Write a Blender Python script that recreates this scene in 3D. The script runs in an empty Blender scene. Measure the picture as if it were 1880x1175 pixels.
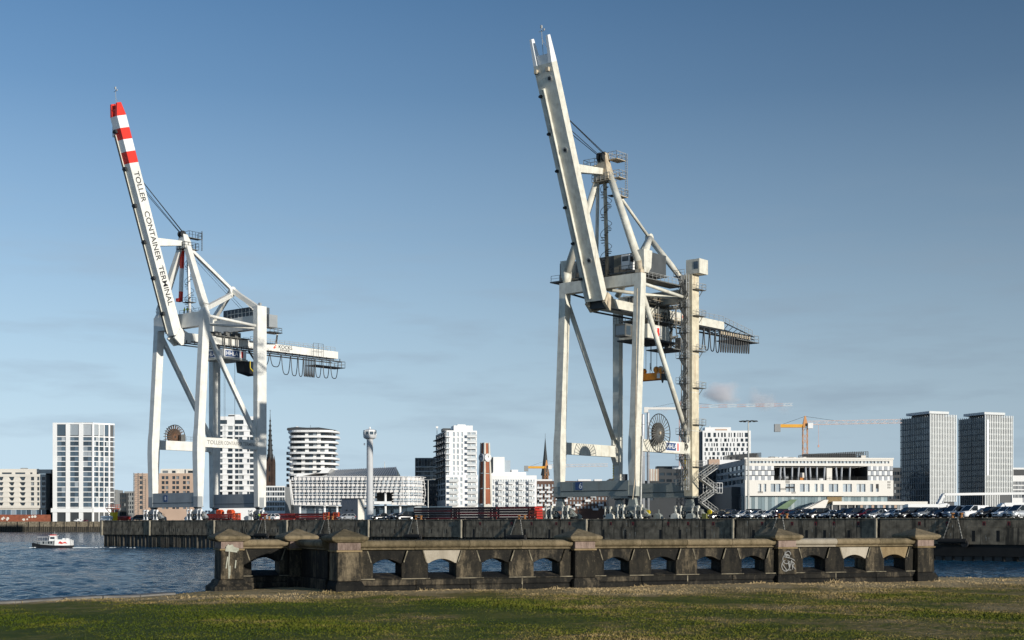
import bpy, bmesh, math, random
import numpy as np
from mathutils import Vector, Matrix
random.seed(7)
rnd = random.random
def uni(a, b): return a + (b - a) * rnd()
R = math.radians
SC = bpy.context.scene
COL = SC.collection
# ------------------------------------------------------------------ camera, sky, sun, exposure
F, CX, HY, EZ = 2600.0, 940.0, 963.0, 5.5        # focal length in photo pixels, principal column, horizon row, eye height (m over water)
cam_d = bpy.data.cameras.new('camera')
cam_d.sensor_width = 36.0
cam_d.lens = 36.0 * F / 1880.0
cam_d.shift_y = (HY - 587.5) / 1880.0
cam_d.clip_start, cam_d.clip_end = 0.5, 12000.0
cam = bpy.data.objects.new('camera', cam_d)
cam.location = (0, 0, EZ); cam.rotation_euler = (R(90), 0, 0)
COL.objects.link(cam); SC.camera = cam

SUN_EL = R(11.0)
_sx, _sy = 0.688, -0.726                            # horizontal direction towards the sun (behind the viewer, to the right)
SUN = Vector((_sx * math.cos(SUN_EL), _sy * math.cos(SUN_EL), math.sin(SUN_EL))).normalized()
world = bpy.data.worlds.new('World'); SC.world = world; world.use_nodes = True
wn, wl = world.node_tree.nodes, world.node_tree.links
wn.clear()
sky = wn.new('ShaderNodeTexSky'); sky.sky_type = 'NISHITA'; sky.sun_disc = False
sky.sun_elevation = SUN_EL
sky.sun_rotation = math.atan2(_sx, _sy)
sky.altitude = 0; sky.air_density = 1.0; sky.dust_density = 0.7; sky.ozone_density = 4.0
bg = wn.new('ShaderNodeBackground'); bg.inputs['Strength'].default_value = 0.08
wo = wn.new('ShaderNodeOutputWorld')
# thin low cloud, the same all round the horizon
tc = wn.new('ShaderNodeTexCoord'); sep = wn.new('ShaderNodeSeparateXYZ')
wl.new(tc.outputs['Generated'], sep.inputs[0])
mp = wn.new('ShaderNodeMapping'); mp.inputs['Scale'].default_value = (5.5, 5.5, 34.0); mp.inputs['Location'].default_value = (0.4, 0.15, 0.3)
wl.new(tc.outputs['Generated'], mp.inputs[0])
cn = wn.new('ShaderNodeTexNoise'); cn.inputs['Scale'].default_value = 1.6; cn.inputs['Detail'].default_value = 7; cn.inputs['Roughness'].default_value = 0.55
wl.new(mp.outputs[0], cn.inputs['Vector'])
cr = wn.new('ShaderNodeValToRGB'); cr.color_ramp.elements[0].position = 0.48; cr.color_ramp.elements[1].position = 0.70
wl.new(cn.outputs['Fac'], cr.inputs[0])
zr = wn.new('ShaderNodeValToRGB')
zr.color_ramp.elements[0].position = 0.0; zr.color_ramp.elements[0].color = (.35, .35, .35, 1)
zr.color_ramp.elements[1].position = 0.24; zr.color_ramp.elements[1].color = (0, 0, 0, 1)
_e = zr.color_ramp.elements.new(0.13); _e.color = (.50, .50, .50, 1)
wl.new(sep.outputs['Z'], zr.inputs[0])
mu = wn.new('ShaderNodeMath'); mu.operation = 'MULTIPLY'
wl.new(cr.outputs[0], mu.inputs[0]); wl.new(zr.outputs[0], mu.inputs[1])
mx = wn.new('ShaderNodeMix'); mx.data_type = 'RGBA'
# pale haze that thickens evenly towards the horizon on every side
hr = wn.new('ShaderNodeValToRGB'); he = hr.color_ramp.elements
he[0].position = 0.0; he[0].color = (.93, .93, .93, 1); he[1].position = 0.40; he[1].color = (.0, .0, .0, 1)
for p_, v_ in ((0.06, .80), (0.13, .56), (0.20, .33), (0.29, .12)):
    q_ = he.new(p_); q_.color = (v_, v_, v_, 1)
wl.new(sep.outputs['Z'], hr.inputs[0])
hm = wn.new('ShaderNodeMix'); hm.data_type = 'RGBA'
tn = wn.new('ShaderNodeVectorMath'); tn.operation = 'MULTIPLY'; tn.inputs[1].default_value = (0.93, 1.10, 1.16)
wl.new(sky.outputs[0], tn.inputs[0])
wl.new(hr.outputs[0], hm.inputs['Factor']); wl.new(tn.outputs[0], hm.inputs[6]); hm.inputs[7].default_value = (6.4, 8.1, 9.6, 1)
wl.new(mu.outputs[0], mx.inputs['Factor']); wl.new(hm.outputs[2], mx.inputs[6])
mx.inputs[7].default_value = (3.6, 4.7, 5.9, 1)
# the whole sky colour is scaled brighter towards the left, darker towards the right: one broad smooth swing right round
az = wn.new('ShaderNodeMapRange'); az.interpolation_type = 'SMOOTHSTEP'
az.inputs[1].default_value = -0.6; az.inputs[2].default_value = 0.6; az.inputs[3].default_value = 1.28; az.inputs[4].default_value = 0.82
wl.new(sep.outputs['X'], az.inputs[0])
am = wn.new('ShaderNodeVectorMath'); am.operation = 'SCALE'; wl.new(mx.outputs[2], am.inputs[0]); wl.new(az.outputs[0], am.inputs['Scale'])
wl.new(am.outputs[0], bg.inputs['Color']); wl.new(bg.outputs[0], wo.inputs[0])
sun_d = bpy.data.lights.new('sun', 'SUN'); sun_d.energy = 4.6; sun_d.angle = R(0.5); sun_d.color = (1.0, 0.945, 0.85)
sun_o = bpy.data.objects.new('sun', sun_d); COL.objects.link(sun_o)
sun_o.rotation_euler = SUN.to_track_quat('Z', 'Y').to_euler(); sun_o.location = (100, -150, 60)
SC.view_settings.view_transform = 'Standard'; SC.view_settings.look = 'None'
SC.view_settings.gamma = 1.0; SC.view_settings.use_curve_mapping = False
SC.view_settings.exposure = 0.0
SC.render.engine = 'CYCLES'
SC.cycles.volume_bounces = 3; SC.cycles.max_bounces = 6; SC.cycles.diffuse_bounces = 3; SC.cycles.glossy_bounces = 3
SC.cycles.use_adaptive_sampling = True; SC.cycles.adaptive_threshold = 0.02
try: SC.cycles.use_denoising = True
except Exception: pass

# ------------------------------------------------------------------ measuring helpers
def pt(px, py, Y): return Vector(((px - CX) / F * Y, Y, EZ + (HY - py) / F * Y))
def zat(py, Y): return EZ + (HY - py) / F * Y
QA = R(40.0)
QU = Vector((math.cos(QA), -math.sin(QA), 0)); QW = Vector((math.sin(QA), math.cos(QA), 0))
QO = Vector((-103.4, 357.0, 0))                   # left front corner of the container quay
DECK = 6.5
def Q(t, w, z): return QO + QU * t + QW * w + Vector((0, 0, z))
def Tq(px, w):
    k = (px - CX) / F; b = QO + QW * w
    return (k * b.y - b.x) / (QU.x - k * QU.y)

# ------------------------------------------------------------------ materials
MATS = {}
def nodes_of(name):
    m = bpy.data.materials.new(name); m.use_nodes = True
    n, l = m.node_tree.nodes, m.node_tree.links
    b = n['Principled BSDF']
    return m, n, l, b
def mat(name, col, rough=0.55, metal=0.0, var=0.12, scale=0.6, streak=0.0, streak_col=(0.12, 0.07, 0.04), rand=0.0, spec=0.4, bump=0.0, bscale=8.0, scol_hi=0.75, spots=0.0):
    """painted or mineral surface: broad tone variation, vertical run-off streaks, optional tone per piece"""
    if name in MATS: return MATS[name]
    m, n, l, b = nodes_of(name)
    b.inputs['Roughness'].default_value = rough; b.inputs['Metallic'].default_value = metal
    b.inputs['Specular IOR Level'].default_value = spec
    geo = n.new('ShaderNodeNewGeometry')
    no = n.new('ShaderNodeTexNoise'); no.inputs['Scale'].default_value = scale; no.inputs['Detail'].default_value = 6
    l.new(geo.outputs['Position'], no.inputs['Vector'])
    r = n.new('ShaderNodeMapRange'); r.inputs[1].default_value = 0.3; r.inputs[2].default_value = 0.7
    r.inputs[3].default_value = 1 - var; r.inputs[4].default_value = 1 + var * 0.6
    l.new(no.outputs['Fac'], r.inputs[0])
    v = r.outputs[0]
    if rand:
        oi = n.new('ShaderNodeObjectInfo'); rr = n.new('ShaderNodeMapRange')
        rr.inputs[3].default_value = 1 - rand; rr.inputs[4].default_value = 1 + rand
        l.new(oi.outputs['Random'], rr.inputs[0])
        mm = n.new('ShaderNodeMath'); mm.operation = 'MULTIPLY'; l.new(v, mm.inputs[0]); l.new(rr.outputs[0], mm.inputs[1]); v = mm.outputs[0]
    vm = n.new('ShaderNodeVectorMath'); vm.operation = 'SCALE'; vm.inputs[0].default_value = col[:3]
    l.new(v, vm.inputs['Scale'])
    out = vm.outputs[0]
    if streak:
        mpn = n.new('ShaderNodeMapping'); mpn.inputs['Scale'].default_value = (1.3, 1.3, 0.09)
        l.new(geo.outputs['Position'], mpn.inputs[0])
        n2 = n.new('ShaderNodeTexNoise'); n2.inputs['Scale'].default_value = 1.1; n2.inputs['Detail'].default_value = 5; n2.inputs['Roughness'].default_value = 0.65
        l.new(mpn.outputs[0], n2.inputs['Vector'])
        r2 = n.new('ShaderNodeMapRange'); r2.inputs[1].default_value = 0.52; r2.inputs[2].default_value = scol_hi; r2.inputs[4].default_value = streak
        l.new(n2.outputs['Fac'], r2.inputs[0])
        mxn = n.new('ShaderNodeMix'); mxn.data_type = 'RGBA'
        l.new(r2.outputs[0], mxn.inputs['Factor']); l.new(out, mxn.inputs[6]); mxn.inputs[7].default_value = (*streak_col, 1)
        out = mxn.outputs[2]
    if spots:                                      # chipped paint and rust specks
        n3 = n.new('ShaderNodeTexNoise'); n3.inputs['Scale'].default_value = 1.7; n3.inputs['Detail'].default_value = 9; n3.inputs['Roughness'].default_value = 0.75
        l.new(geo.outputs['Position'], n3.inputs['Vector'])
        r3 = n.new('ShaderNodeMapRange'); r3.inputs[1].default_value = 0.60; r3.inputs[2].default_value = 0.68; r3.inputs[4].default_value = spots
        l.new(n3.outputs['Fac'], r3.inputs[0])
        m3 = n.new('ShaderNodeMix'); m3.data_type = 'RGBA'; l.new(r3.outputs[0], m3.inputs['Factor']); l.new(out, m3.inputs[6]); m3.inputs[7].default_value = (*streak_col, 1)
        out = m3.outputs[2]
    l.new(out, b.inputs['Base Color'])
    if bump:
        nb = n.new('ShaderNodeTexNoise'); nb.inputs['Scale'].default_value = bscale; nb.inputs['Detail'].default_value = 5
        l.new(geo.outputs['Position'], nb.inputs['Vector'])
        bp = n.new('ShaderNodeBump'); bp.inputs['Strength'].default_value = bump; bp.inputs['Distance'].default_value = 0.05
        l.new(nb.outputs['Fac'], bp.inputs['Height']); l.new(bp.outputs[0], b.inputs['Normal'])
    MATS[name] = m
    return m
def glass(name, col=(0.02, 0.03, 0.04), rough=0.06, rand=0.8, spec=0.5, light=(0.30, 0.32, 0.33), share=0.2):
    """window pane: dark glossy, some panes with pale blinds behind"""
    if name in MATS: return MATS[name]
    m, n, l, b = nodes_of(name)
    oi = n.new('ShaderNodeObjectInfo')
    cr_ = n.new('ShaderNodeValToRGB'); e = cr_.color_ramp.elements
    e[0].position = 0.0; e[0].color = (*[c * (1 - rand * 0.5) for c in col], 1)
    e[1].position = 1.0; e[1].color = (*light, 1)
    k = cr_.color_ramp.elements.new(max(0.02, 1 - share)); k.color = (*[c * (1 + rand) for c in col], 1)
    l.new(oi.outputs['Random'], cr_.inputs[0]); l.new(cr_.outputs[0], b.inputs['Base Color'])
    b.inputs['Roughness'].default_value = rough; b.inputs['Specular IOR Level'].default_value = spec
    geo = n.new('ShaderNodeNewGeometry'); nb = n.new('ShaderNodeTexNoise'); nb.inputs['Scale'].default_value = 0.35
    l.new(geo.outputs['Position'], nb.inputs['Vector'])
    bp = n.new('ShaderNodeBump'); bp.inputs['Strength'].default_value = 0.25; bp.inputs['Distance'].default_value = 0.2
    l.new(nb.outputs['Fac'], bp.inputs['Height']); l.new(bp.outputs[0], b.inputs['Normal'])
    MATS[name] = m
    return m

# ------------------------------------------------------------------ mesh helpers
class MB:
    def __init__(s): s.v = []; s.f = []
    def add(s, vs, fs):
        o = len(s.v); s.v += [tuple(v) for v in vs]; s.f += [tuple(i + o for i in f) for f in fs]; return s
    def box(s, c, d, M=None):
        x, y, z = d[0] / 2, d[1] / 2, d[2] / 2
        vs = [Vector((sx * x, sy * y, sz * z)) for sz in (-1, 1) for sx, sy in ((-1, -1), (1, -1), (1, 1), (-1, 1))]
        if M: vs = [M @ v for v in vs]
        vs = [v + Vector(c) for v in vs]
        return s.add(vs, [(3, 2, 1, 0), (4, 5, 6, 7), (0, 1, 5, 4), (1, 2, 6, 5), (2, 3, 7, 6), (3, 0, 4, 7)])
    def bb(s, a, b):                               # box from min corner to max corner
        return s.box([(a[i] + b[i]) / 2 for i in range(3)], [abs(b[i] - a[i]) for i in range(3)])
    def beam(s, p, q, w, h, w2=None, h2=None, up=(0, 0, 1)):
        p, q = Vector(p), Vector(q); d = (q - p).normalized(); u = Vector(up)
        x = d.cross(u)
        if x.length < 1e-4: x = d.cross(Vector((1, 0, 0)))
        x.normalize(); y = x.cross(d).normalized()
        w2 = w if w2 is None else w2; h2 = h if h2 is None else h2
        vs = [p + x * (sx * w / 2) + y * (sy * h / 2) for sx, sy in ((-1, -1), (1, -1), (1, 1), (-1, 1))]
        vs += [q + x * (sx * w2 / 2) + y * (sy * h2 / 2) for sx, sy in ((-1, -1), (1, -1), (1, 1), (-1, 1))]
        return s.add(vs, [(0, 1, 2, 3), (7, 6, 5, 4), (0, 4, 5, 1), (1, 5, 6, 2), (2, 6, 7, 3), (3, 7, 4, 0)])
    def tube(s, p, q, r, r2=None, n=8, cap=True):
        p, q = Vector(p), Vector(q); d = (q - p).normalized()
        x = d.orthogonal().normalized(); y = d.cross(x); r2 = r if r2 is None else r2
        vs = []
        for c, rr in ((p, r), (q, r2)):
            vs += [c + (x * math.cos(2 * math.pi * i / n) + y * math.sin(2 * math.pi * i / n)) * rr for i in range(n)]
        fs = [(i, (i + 1) % n, n + (i + 1) % n, n + i) for i in range(n)]
        if cap: fs += [tuple(range(n - 1, -1, -1)), tuple(range(n, 2 * n))]
        return s.add(vs, fs)
    def path(s, pts, r, n=5):
        for a, b in zip(pts, pts[1:]): s.tube(a, b, r, n=n, cap=False)
        return s
    def loft(s, rects):                            # [(cx, cy, z, sx, sy)]
        o = []
        for cx, cy, z, sx, sy in rects:
            o += [(cx - sx / 2, cy - sy / 2, z), (cx + sx / 2, cy - sy / 2, z), (cx + sx / 2, cy + sy / 2, z), (cx - sx / 2, cy + sy / 2, z)]
        fs = [(3, 2, 1, 0)]
        k = len(rects)
        for i in range(k - 1):
            a = 4 * i
            fs += [(a, a + 1, a + 5, a + 4), (a + 1, a + 2, a + 6, a + 5), (a + 2, a + 3, a + 7, a + 6), (a + 3, a, a + 4, a + 7)]
        a = 4 * (k - 1); fs.append((a, a + 1, a + 2, a + 3))
        return s.add(o, fs)
    def prism(s, poly, a, b, f):                   # poly of 2D points, extruded from a to b; f(u, v, w) -> 3D
        n = len(poly)
        vs = [f(u, v, a) for u, v in poly] + [f(u, v, b) for u, v in poly]
        fs = [tuple(range(n - 1, -1, -1)), tuple(range(n, 2 * n))] + [(i, (i + 1) % n, n + (i + 1) % n, n + i) for i in range(n)]
        return s.add(vs, fs)
    def lathe(s, c, prof, n=16, axis='Z'):
        vs = []
        for r, h in prof:
            for i in range(n):
                a = 2 * math.pi * i / n
                p = (r * math.cos(a), r * math.sin(a), h)
                if axis == 'X': p = (h, p[0], p[1])
                if axis == 'Y': p = (p[0], h, p[1])
                vs.append(Vector(p) + Vector(c))
        k = len(prof)
        fs = [(j * n + i, j * n + (i + 1) % n, (j + 1) * n + (i + 1) % n, (j + 1) * n + i) for j in range(k - 1) for i in range(n)]
        fs += [tuple(range(n - 1, -1, -1)), tuple(range((k - 1) * n, k * n))]
        return s.add(vs, fs)
    def rail(s, pts, h=1.1, gap=1.8, r=0.045, mid=True):
        pts = [Vector(p) for p in pts]
        for a, b in zip(pts, pts[1:]):
            up = Vector((0, 0, h))
            s.tube(a + up, b + up, r, n=4)
            if mid: s.tube(a + up / 2, b + up / 2, r * 0.8, n=4)
            k = max(1, int((b - a).length / gap))
            for i in range(k + 1): s.tube(a.lerp(b, i / k), a.lerp(b, i / k) + up, r, n=4)
        return s
    def obj(s, name, m, parent=None, smooth=False, loc=None, bevel=0.0):
        me = bpy.data.meshes.new(name); me.from_pydata(s.v, [], s.f)
        bm = bmesh.new(); bm.from_mesh(me); bmesh.ops.recalc_face_normals(bm, faces=bm.faces); bm.to_mesh(me); bm.free()
        if m: me.materials.append(m)
        if smooth:
            for p in me.polygons: p.use_smooth = True
        o = bpy.data.objects.new(name, me); COL.objects.link(o); o.parent = parent
        if loc: o.location = loc
        if bevel:
            b = o.modifiers.new('bevel', 'BEVEL'); b.width = bevel; b.segments = 2; b.limit_method = 'ANGLE'; b.angle_limit = R(40)
        return o
def tag(o, label=None, cat=None, group=None, kind=None):
    if label: o['label'] = label
    if cat: o['category'] = cat
    if group: o['group'] = group
    if kind: o['kind'] = kind
    return o
def thing(name, label, cat, loc=(0, 0, 0), rz=0.0, group=None):
    o = bpy.data.objects.new(name, None); COL.objects.link(o); o.location = loc; o.rotation_euler = (0, 0, rz)
    return tag(o, label, cat, group)
_unit = {}
def ub(name, m, parent, c, d, rz=0.0):             # a box piece: shares one unit mesh for each material
    k = (name, m.name)
    if k not in _unit:
        o0 = MB().box((0, 0, 0), (1, 1, 1)).obj(name, m); _unit[k] = o0.data; bpy.data.objects.remove(o0)
    o = bpy.data.objects.new(name, _unit[k]); COL.objects.link(o); o.parent = parent
    o.location = c; o.scale = d
    if rz: o.rotation_euler = (0, 0, rz)
    return o
def dup(root, loc=None, rz=None):
    def cp(o, p):
        c = o.copy(); COL.objects.link(c); c.parent = p
        for ch in o.children: cp(ch, c)
        return c
    r = cp(root, None)
    if loc is not None: r.location = loc
    if rz is not None: r.rotation_euler = (0, 0, rz)
    return r
def text(name, body, size, m, parent, loc, x, y, depth=0.02, align='LEFT', sx=1.0, bold=0.011):
    """flat lettering; x = reading direction, y = up direction of the letters (parent space)"""
    cu = bpy.data.curves.new(name, 'FONT'); cu.body = body; cu.size = size; cu.extrude = depth; cu.offset = bold * size; cu.align_x = align; cu.align_y = 'CENTER'
    tmp = bpy.data.objects.new(name, cu); COL.objects.link(tmp)
    bpy.context.view_layer.update()
    me = bpy.data.meshes.new_from_object(tmp.evaluated_get(bpy.context.evaluated_depsgraph_get()))
    bpy.data.objects.remove(tmp); me.materials.clear(); me.materials.append(m)
    o = bpy.data.objects.new(name, me); COL.objects.link(o); o.parent = parent
    x = Vector(x).normalized(); y = Vector(y).normalized(); z = x.cross(y)
    M = Matrix((x * sx, y, z)).transposed().to_4x4(); M.translation = Vector(loc)
    o.matrix_local = M
    return o

WHITE = mat('white_paint', (0.78, 0.78, 0.77), 0.5, var=0.06, scale=0.15, streak=0.12, streak_col=(0.4, 0.38, 0.34))
CREAM = mat('cream_crane_paint', (0.67, 0.65, 0.56), 0.5, var=0.18, scale=0.8, streak=0.5, streak_col=(0.34, 0.25, 0.15), spots=0.6)
WARMW = mat('warm_white_crane_paint', (0.73, 0.72, 0.67), 0.45, var=0.12, scale=0.7, streak=0.30, streak_col=(0.45, 0.38, 0.30), spots=0.35)
RUSTY = mat('rust_stained_paint', (0.52, 0.44, 0.32), 0.65, var=0.3, scale=1.2, streak=0.75, streak_col=(0.26, 0.13, 0.06))
SGREY = mat('grey_steel_paint', (0.30, 0.32, 0.33), 0.5, var=0.12, scale=0.4, streak=0.3, streak_col=(0.17, 0.15, 0.13))
GGREY = mat('olive_grey_steel_paint', (0.29, 0.31, 0.28), 0.5, var=0.12, scale=0.4, streak=0.4, streak_col=(0.20, 0.15, 0.10))
DSTEEL = mat('dark_steel', (0.035, 0.038, 0.04), 0.5, 0.3, var=0.3, scale=2)
MSTEEL = mat('weathered_steel', (0.16, 0.16, 0.15), 0.55, 0.3, var=0.3, scale=2)
GALV = mat('galvanised_steel', (0.42, 0.42, 0.40), 0.5, 0.3, var=0.2, scale=2)
RUBBER = mat('black_rubber', (0.012, 0.012, 0.013), 0.7, var=0.2)
RED = mat('red_paint', (0.68, 0.035, 0.02), 0.45, var=0.1, scale=0.5, streak=0.12, streak_col=(0.25, 0.04, 0.02))
ORANGE = mat('orange_paint', (0.78, 0.26, 0.015), 0.5, var=0.2, scale=1.5, streak=0.3)
YELLOW = mat('yellow_paint', (0.75, 0.55, 0.02), 0.5, var=0.1)
BLACK = mat('black_paint', (0.01, 0.01, 0.011), 0.5, var=0.2)
NAVY = mat('navy_panel', (0.035, 0.075, 0.19), 0.5, var=0.08)
HIVIS = mat('fluorescent_fabric', (0.55, 0.75, 0.06), 0.8, var=0.1)
CLOTH = mat('dark_work_clothes', (0.03, 0.035, 0.05), 0.9, var=0.2)
SKIN = mat('skin', (0.5, 0.32, 0.24), 0.6, var=0.05)
G_DARK = glass('dark_window_glass')
G_BLUE = glass('blue_window_glass', (0.05, 0.075, 0.10), light=(0.42, 0.45, 0.47), share=0.25)
G_PALE = glass('pale_window_glass', (0.36, 0.41, 0.45), 0.12, 0.25, light=(0.6, 0.63, 0.64), share=0.3)
# ------------------------------------------------------------------ water
m, n, l, b = nodes_of('harbour_water')
b.inputs['Base Color'].default_value = (0.010, 0.050, 0.095, 1); b.inputs['Roughness'].default_value = 0.12
b.inputs['IOR'].default_value = 1.33; b.inputs['Specular IOR Level'].default_value = 0.36
geo = n.new('ShaderNodeNewGeometry')
mpw = n.new('ShaderNodeMapping'); mpw.inputs['Scale'].default_value = (0.55, 1.0, 1.0); mpw.inputs['Rotation'].default_value = (0, 0, R(12))
l.new(geo.outputs['Position'], mpw.inputs[0])
n1 = n.new('ShaderNodeTexNoise'); n1.inputs['Scale'].default_value = 1.6; n1.inputs['Detail'].default_value = 4; n1.inputs['Roughness'].default_value = 0.6
n2 = n.new('ShaderNodeTexNoise'); n2.inputs['Scale'].default_value = 0.12; n2.inputs['Detail'].default_value = 3
l.new(mpw.outputs[0], n1.inputs['Vector']); l.new(mpw.outputs[0], n2.inputs['Vector'])
ad = n.new('ShaderNodeMath'); ad.operation = 'MULTIPLY_ADD'; ad.inputs[1].default_value = 1.6
l.new(n2.outputs['Fac'], ad.inputs[0]); l.new(n1.outputs['Fac'], ad.inputs[2])
bp = n.new('ShaderNodeBump'); bp.inputs['Strength'].default_value = 1.0; bp.inputs['Distance'].default_value = 0.8
l.new(ad.outputs[0], bp.inputs['Height']); l.new(bp.outputs[0], b.inputs['Normal'])
WATER = m
def water():
    rg = np.random.default_rng(11)
    rows = 36.0 * np.exp(np.linspace(0, math.log(440 / 36.0), 620)); cols = np.linspace(-0.52, 0.52, 520)
    Y, U_ = np.meshgrid(rows, cols, indexing='ij'); X = U_ * Y
    Z = np.zeros_like(X)
    for i in range(46):
        lam = 0.55 * (5.0 / 0.55) ** rg.random(); th = R(75) + rg.normal() * 0.6; k = 2 * math.pi / lam
        amp = 0.0105 * lam ** 0.8
        fade = np.clip((lam / (Y * 0.0045)) - 1.0, 0, 1)
        ph = k * (X * math.cos(th) + Y * math.sin(th)) + rg.random() * 6.28
        Z += amp * fade * (np.sin(ph) + 0.25 * np.sin(2 * ph + 0.4))
    gust = 0.75 + 0.35 * np.sin(X * .03 + 1.2 * np.sin(Y * .021)) * np.sin(Y * .05 + X * .011 + 1)
    Z *= gust
    nr, nc = X.shape
    me = bpy.data.meshes.new('water')
    co = np.stack([X, Y, Z], -1).astype(np.float32).reshape(-1, 3)
    far = np.array([(-4000, -60, -.12), (4000, -60, -.12), (4000, 6000, -.12), (-4000, 6000, -.12)], np.float32)
    me.vertices.add(len(co) + 4); me.vertices.foreach_set('co', np.vstack([co, far]).ravel())
    i0 = (np.arange(nr - 1)[:, None] * nc + np.arange(nc - 1)[None, :]).ravel()
    q = np.stack([i0, i0 + 1, i0 + nc + 1, i0 + nc], 1).astype(np.int32)
    q = np.vstack([q, np.array([[len(co), len(co) + 1, len(co) + 2, len(co) + 3]], np.int32)])
    me.loops.add(q.size); me.loops.foreach_set('vertex_index', q.ravel())
    me.polygons.add(len(q)); me.polygons.foreach_set('loop_start', np.arange(0, q.size, 4, dtype=np.int32)); me.polygons.foreach_set('loop_total', np.full(len(q), 4, np.int32))
    me.update(); me.polygons.foreach_set('use_smooth', np.ones(len(q), bool)); me.materials.append(WATER)
    o = bpy.data.objects.new('water', me); COL.objects.link(o); tag(o, 'rippled dark blue harbour water', kind='structure')
water()

# ------------------------------------------------------------------ lawn on the near bank
WD = Vector((0.924, 0.383, 0)).normalized()        # direction of the balustrade
WN = Vector((WD.y, -WD.x, 0))                       # towards the viewer
P3 = Vector((-4.4, 37.2, 0))
def wall_pt(s, d, z): return P3 + WD * s + WN * d + Vector((0, 0, z))
edge = [(-60.0, -14.0), (-30.0, 14.5), (-12.4, 32.6), (-8.8, 38.6), (-8.3, 40.4)]
for s in (-2.0, 0.5): edge.append(tuple(wall_pt(s, -4.1 if s < 0 else -4.1, 0)[:2]))
edge += [tuple(wall_pt(-0.2, -0.72, 0)[:2])]
edge = [(-60.0, -14.0), (-30.0, 14.5), (-12.4, 32.6), (-8.9, 37.0), (-8.5, 40.2), (-7.0, 40.8), (-5.3, 41.4), (-4.6, 38.2)]
edge += [tuple(wall_pt(s, -0.62, 0)[:2]) for s in (0.2, 6.0, 12.0, 18.0)]
edge += [(14.0, 47.2), (22.0, 51.0), (60.0, 66.0)]
def lawn_z(x, y):
    z = 3.76 - 0.012 * max(0.0, -x - 2.0) - 0.006 * max(0.0, x - 9.0)
    z += 0.03 * math.sin(x * 0.55 + 1.0) * math.cos(y * 0.4) + 0.015 * math.sin(x * 1.7 + y * 1.1)
    return z
def edge_y(x):
    for (x0, y0), (x1, y1) in zip(edge, edge[1:]):
        if x0 <= x <= x1: return y0 + (y1 - y0) * (x - x0) / (x1 - x0)
    return edge[-1][1]
m, n, l, b = nodes_of('lawn')
geo = n.new('ShaderNodeNewGeometry')
na = n.new('ShaderNodeTexNoise'); na.inputs['Scale'].default_value = 0.42; na.inputs['Detail'].default_value = 8; na.inputs['Roughness'].default_value = 0.68
nb = n.new('ShaderNodeTexNoise'); nb.inputs['Scale'].default_value = 6.0; nb.inputs['Detail'].default_value = 4
l.new(geo.outputs['Position'], na.inputs['Vector']); l.new(geo.outputs['Position'], nb.inputs['Vector'])
sp = n.new('ShaderNodeSeparateXYZ'); l.new(geo.outputs['Position'], sp.inputs[0])
# bare trodden soil along the foot of the balustrade (distance in front of the wall line)
dt = n.new('ShaderNodeVectorMath'); dt.operation = 'DOT_PRODUCT'; dt.inputs[1].default_value = WN
su = n.new('ShaderNodeVectorMath'); su.operation = 'SUBTRACT'; su.inputs[1].default_value = P3
l.new(geo.outputs['Position'], su.inputs[0]); l.new(su.outputs[0], dt.inputs[0])
dr = n.new('ShaderNodeMapRange'); dr.inputs[1].default_value = 0.3; dr.inputs[2].default_value = 7.0; dr.inputs[3].default_value = 0.29; dr.inputs[4].default_value = -0.08
l.new(dt.outputs['Value'], dr.inputs[0])
xr = n.new('ShaderNodeMapRange'); xr.inputs[1].default_value = -9.0; xr.inputs[2].default_value = 6.0; xr.inputs[3].default_value = -0.20; xr.inputs[4].default_value = 0.0
l.new(sp.outputs['X'], xr.inputs[0])
s0 = n.new('ShaderNodeMath'); s0.operation = 'ADD'; l.new(xr.outputs[0], s0.inputs[0]); l.new(dr.outputs[0], s0.inputs[1])
sm = n.new('ShaderNodeMath'); sm.operation = 'ADD'; l.new(na.outputs['Fac'], sm.inputs[0]); l.new(s0.outputs[0], sm.inputs[1])
s2 = n.new('ShaderNodeMath'); s2.operation = 'MULTIPLY_ADD'; s2.inputs[1].default_value = 0.34; l.new(nb.outputs['Fac'], s2.inputs[0]); l.new(sm.outputs[0], s2.inputs[2])
rp = n.new('ShaderNodeValToRGB'); e = rp.color_ramp.elements
e[0].position = 0.40; e[0].color = (0.060, 0.082, 0.009, 1); e[1].position = 0.86; e[1].color = (0.42, 0.315, 0.17, 1)
k = e.new(0.54); k.color = (0.115, 0.12, 0.018, 1); k = e.new(0.66); k.color = (0.22, 0.165, 0.062, 1)
l.new(s2.outputs[0], rp.inputs[0]); l.new(rp.outputs[0], b.inputs['Base Color'])
b.inputs['Roughness'].default_value = 0.9; b.inputs['Specular IOR Level'].default_value = 0.1
bp = n.new('ShaderNodeBump'); bp.inputs['Strength'].default_value = 0.8; bp.inputs['Distance'].default_value = 0.06
l.new(nb.outputs['Fac'], bp.inputs['Height']); l.new(bp.outputs[0], b.inputs['Normal'])
LAWN = m
vs, fs = [], []
xs = [-60, -45, -30] + [-25 + i * 0.7 for i in range(80)] + [35, 45, 60]
ny = 70
for x in xs:
    yb = edge_y(x)
    for j in range(ny):
        y = -12 + (yb + 12) * (j / (ny - 1)) ** 0.75
        vs.append((x, y, lawn_z(x, y)))
    vs.append((x, yb + 0.02, -0.6))
for i in range(len(xs) - 1):
    for j in range(ny):
        a = i * (ny + 1) + j; fs.append((a, a + ny + 1, a + ny + 2, a + 1))
o = MB().add(vs, fs).obj('lawn_ground', LAWN, smooth=True); tag(o, 'patchy lawn ground on the near bank', kind='structure')
BANK = mat('bank_stone', (0.17, 0.16, 0.145), 0.8, var=0.35, scale=2.0, bump=0.5, bscale=6)
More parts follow.
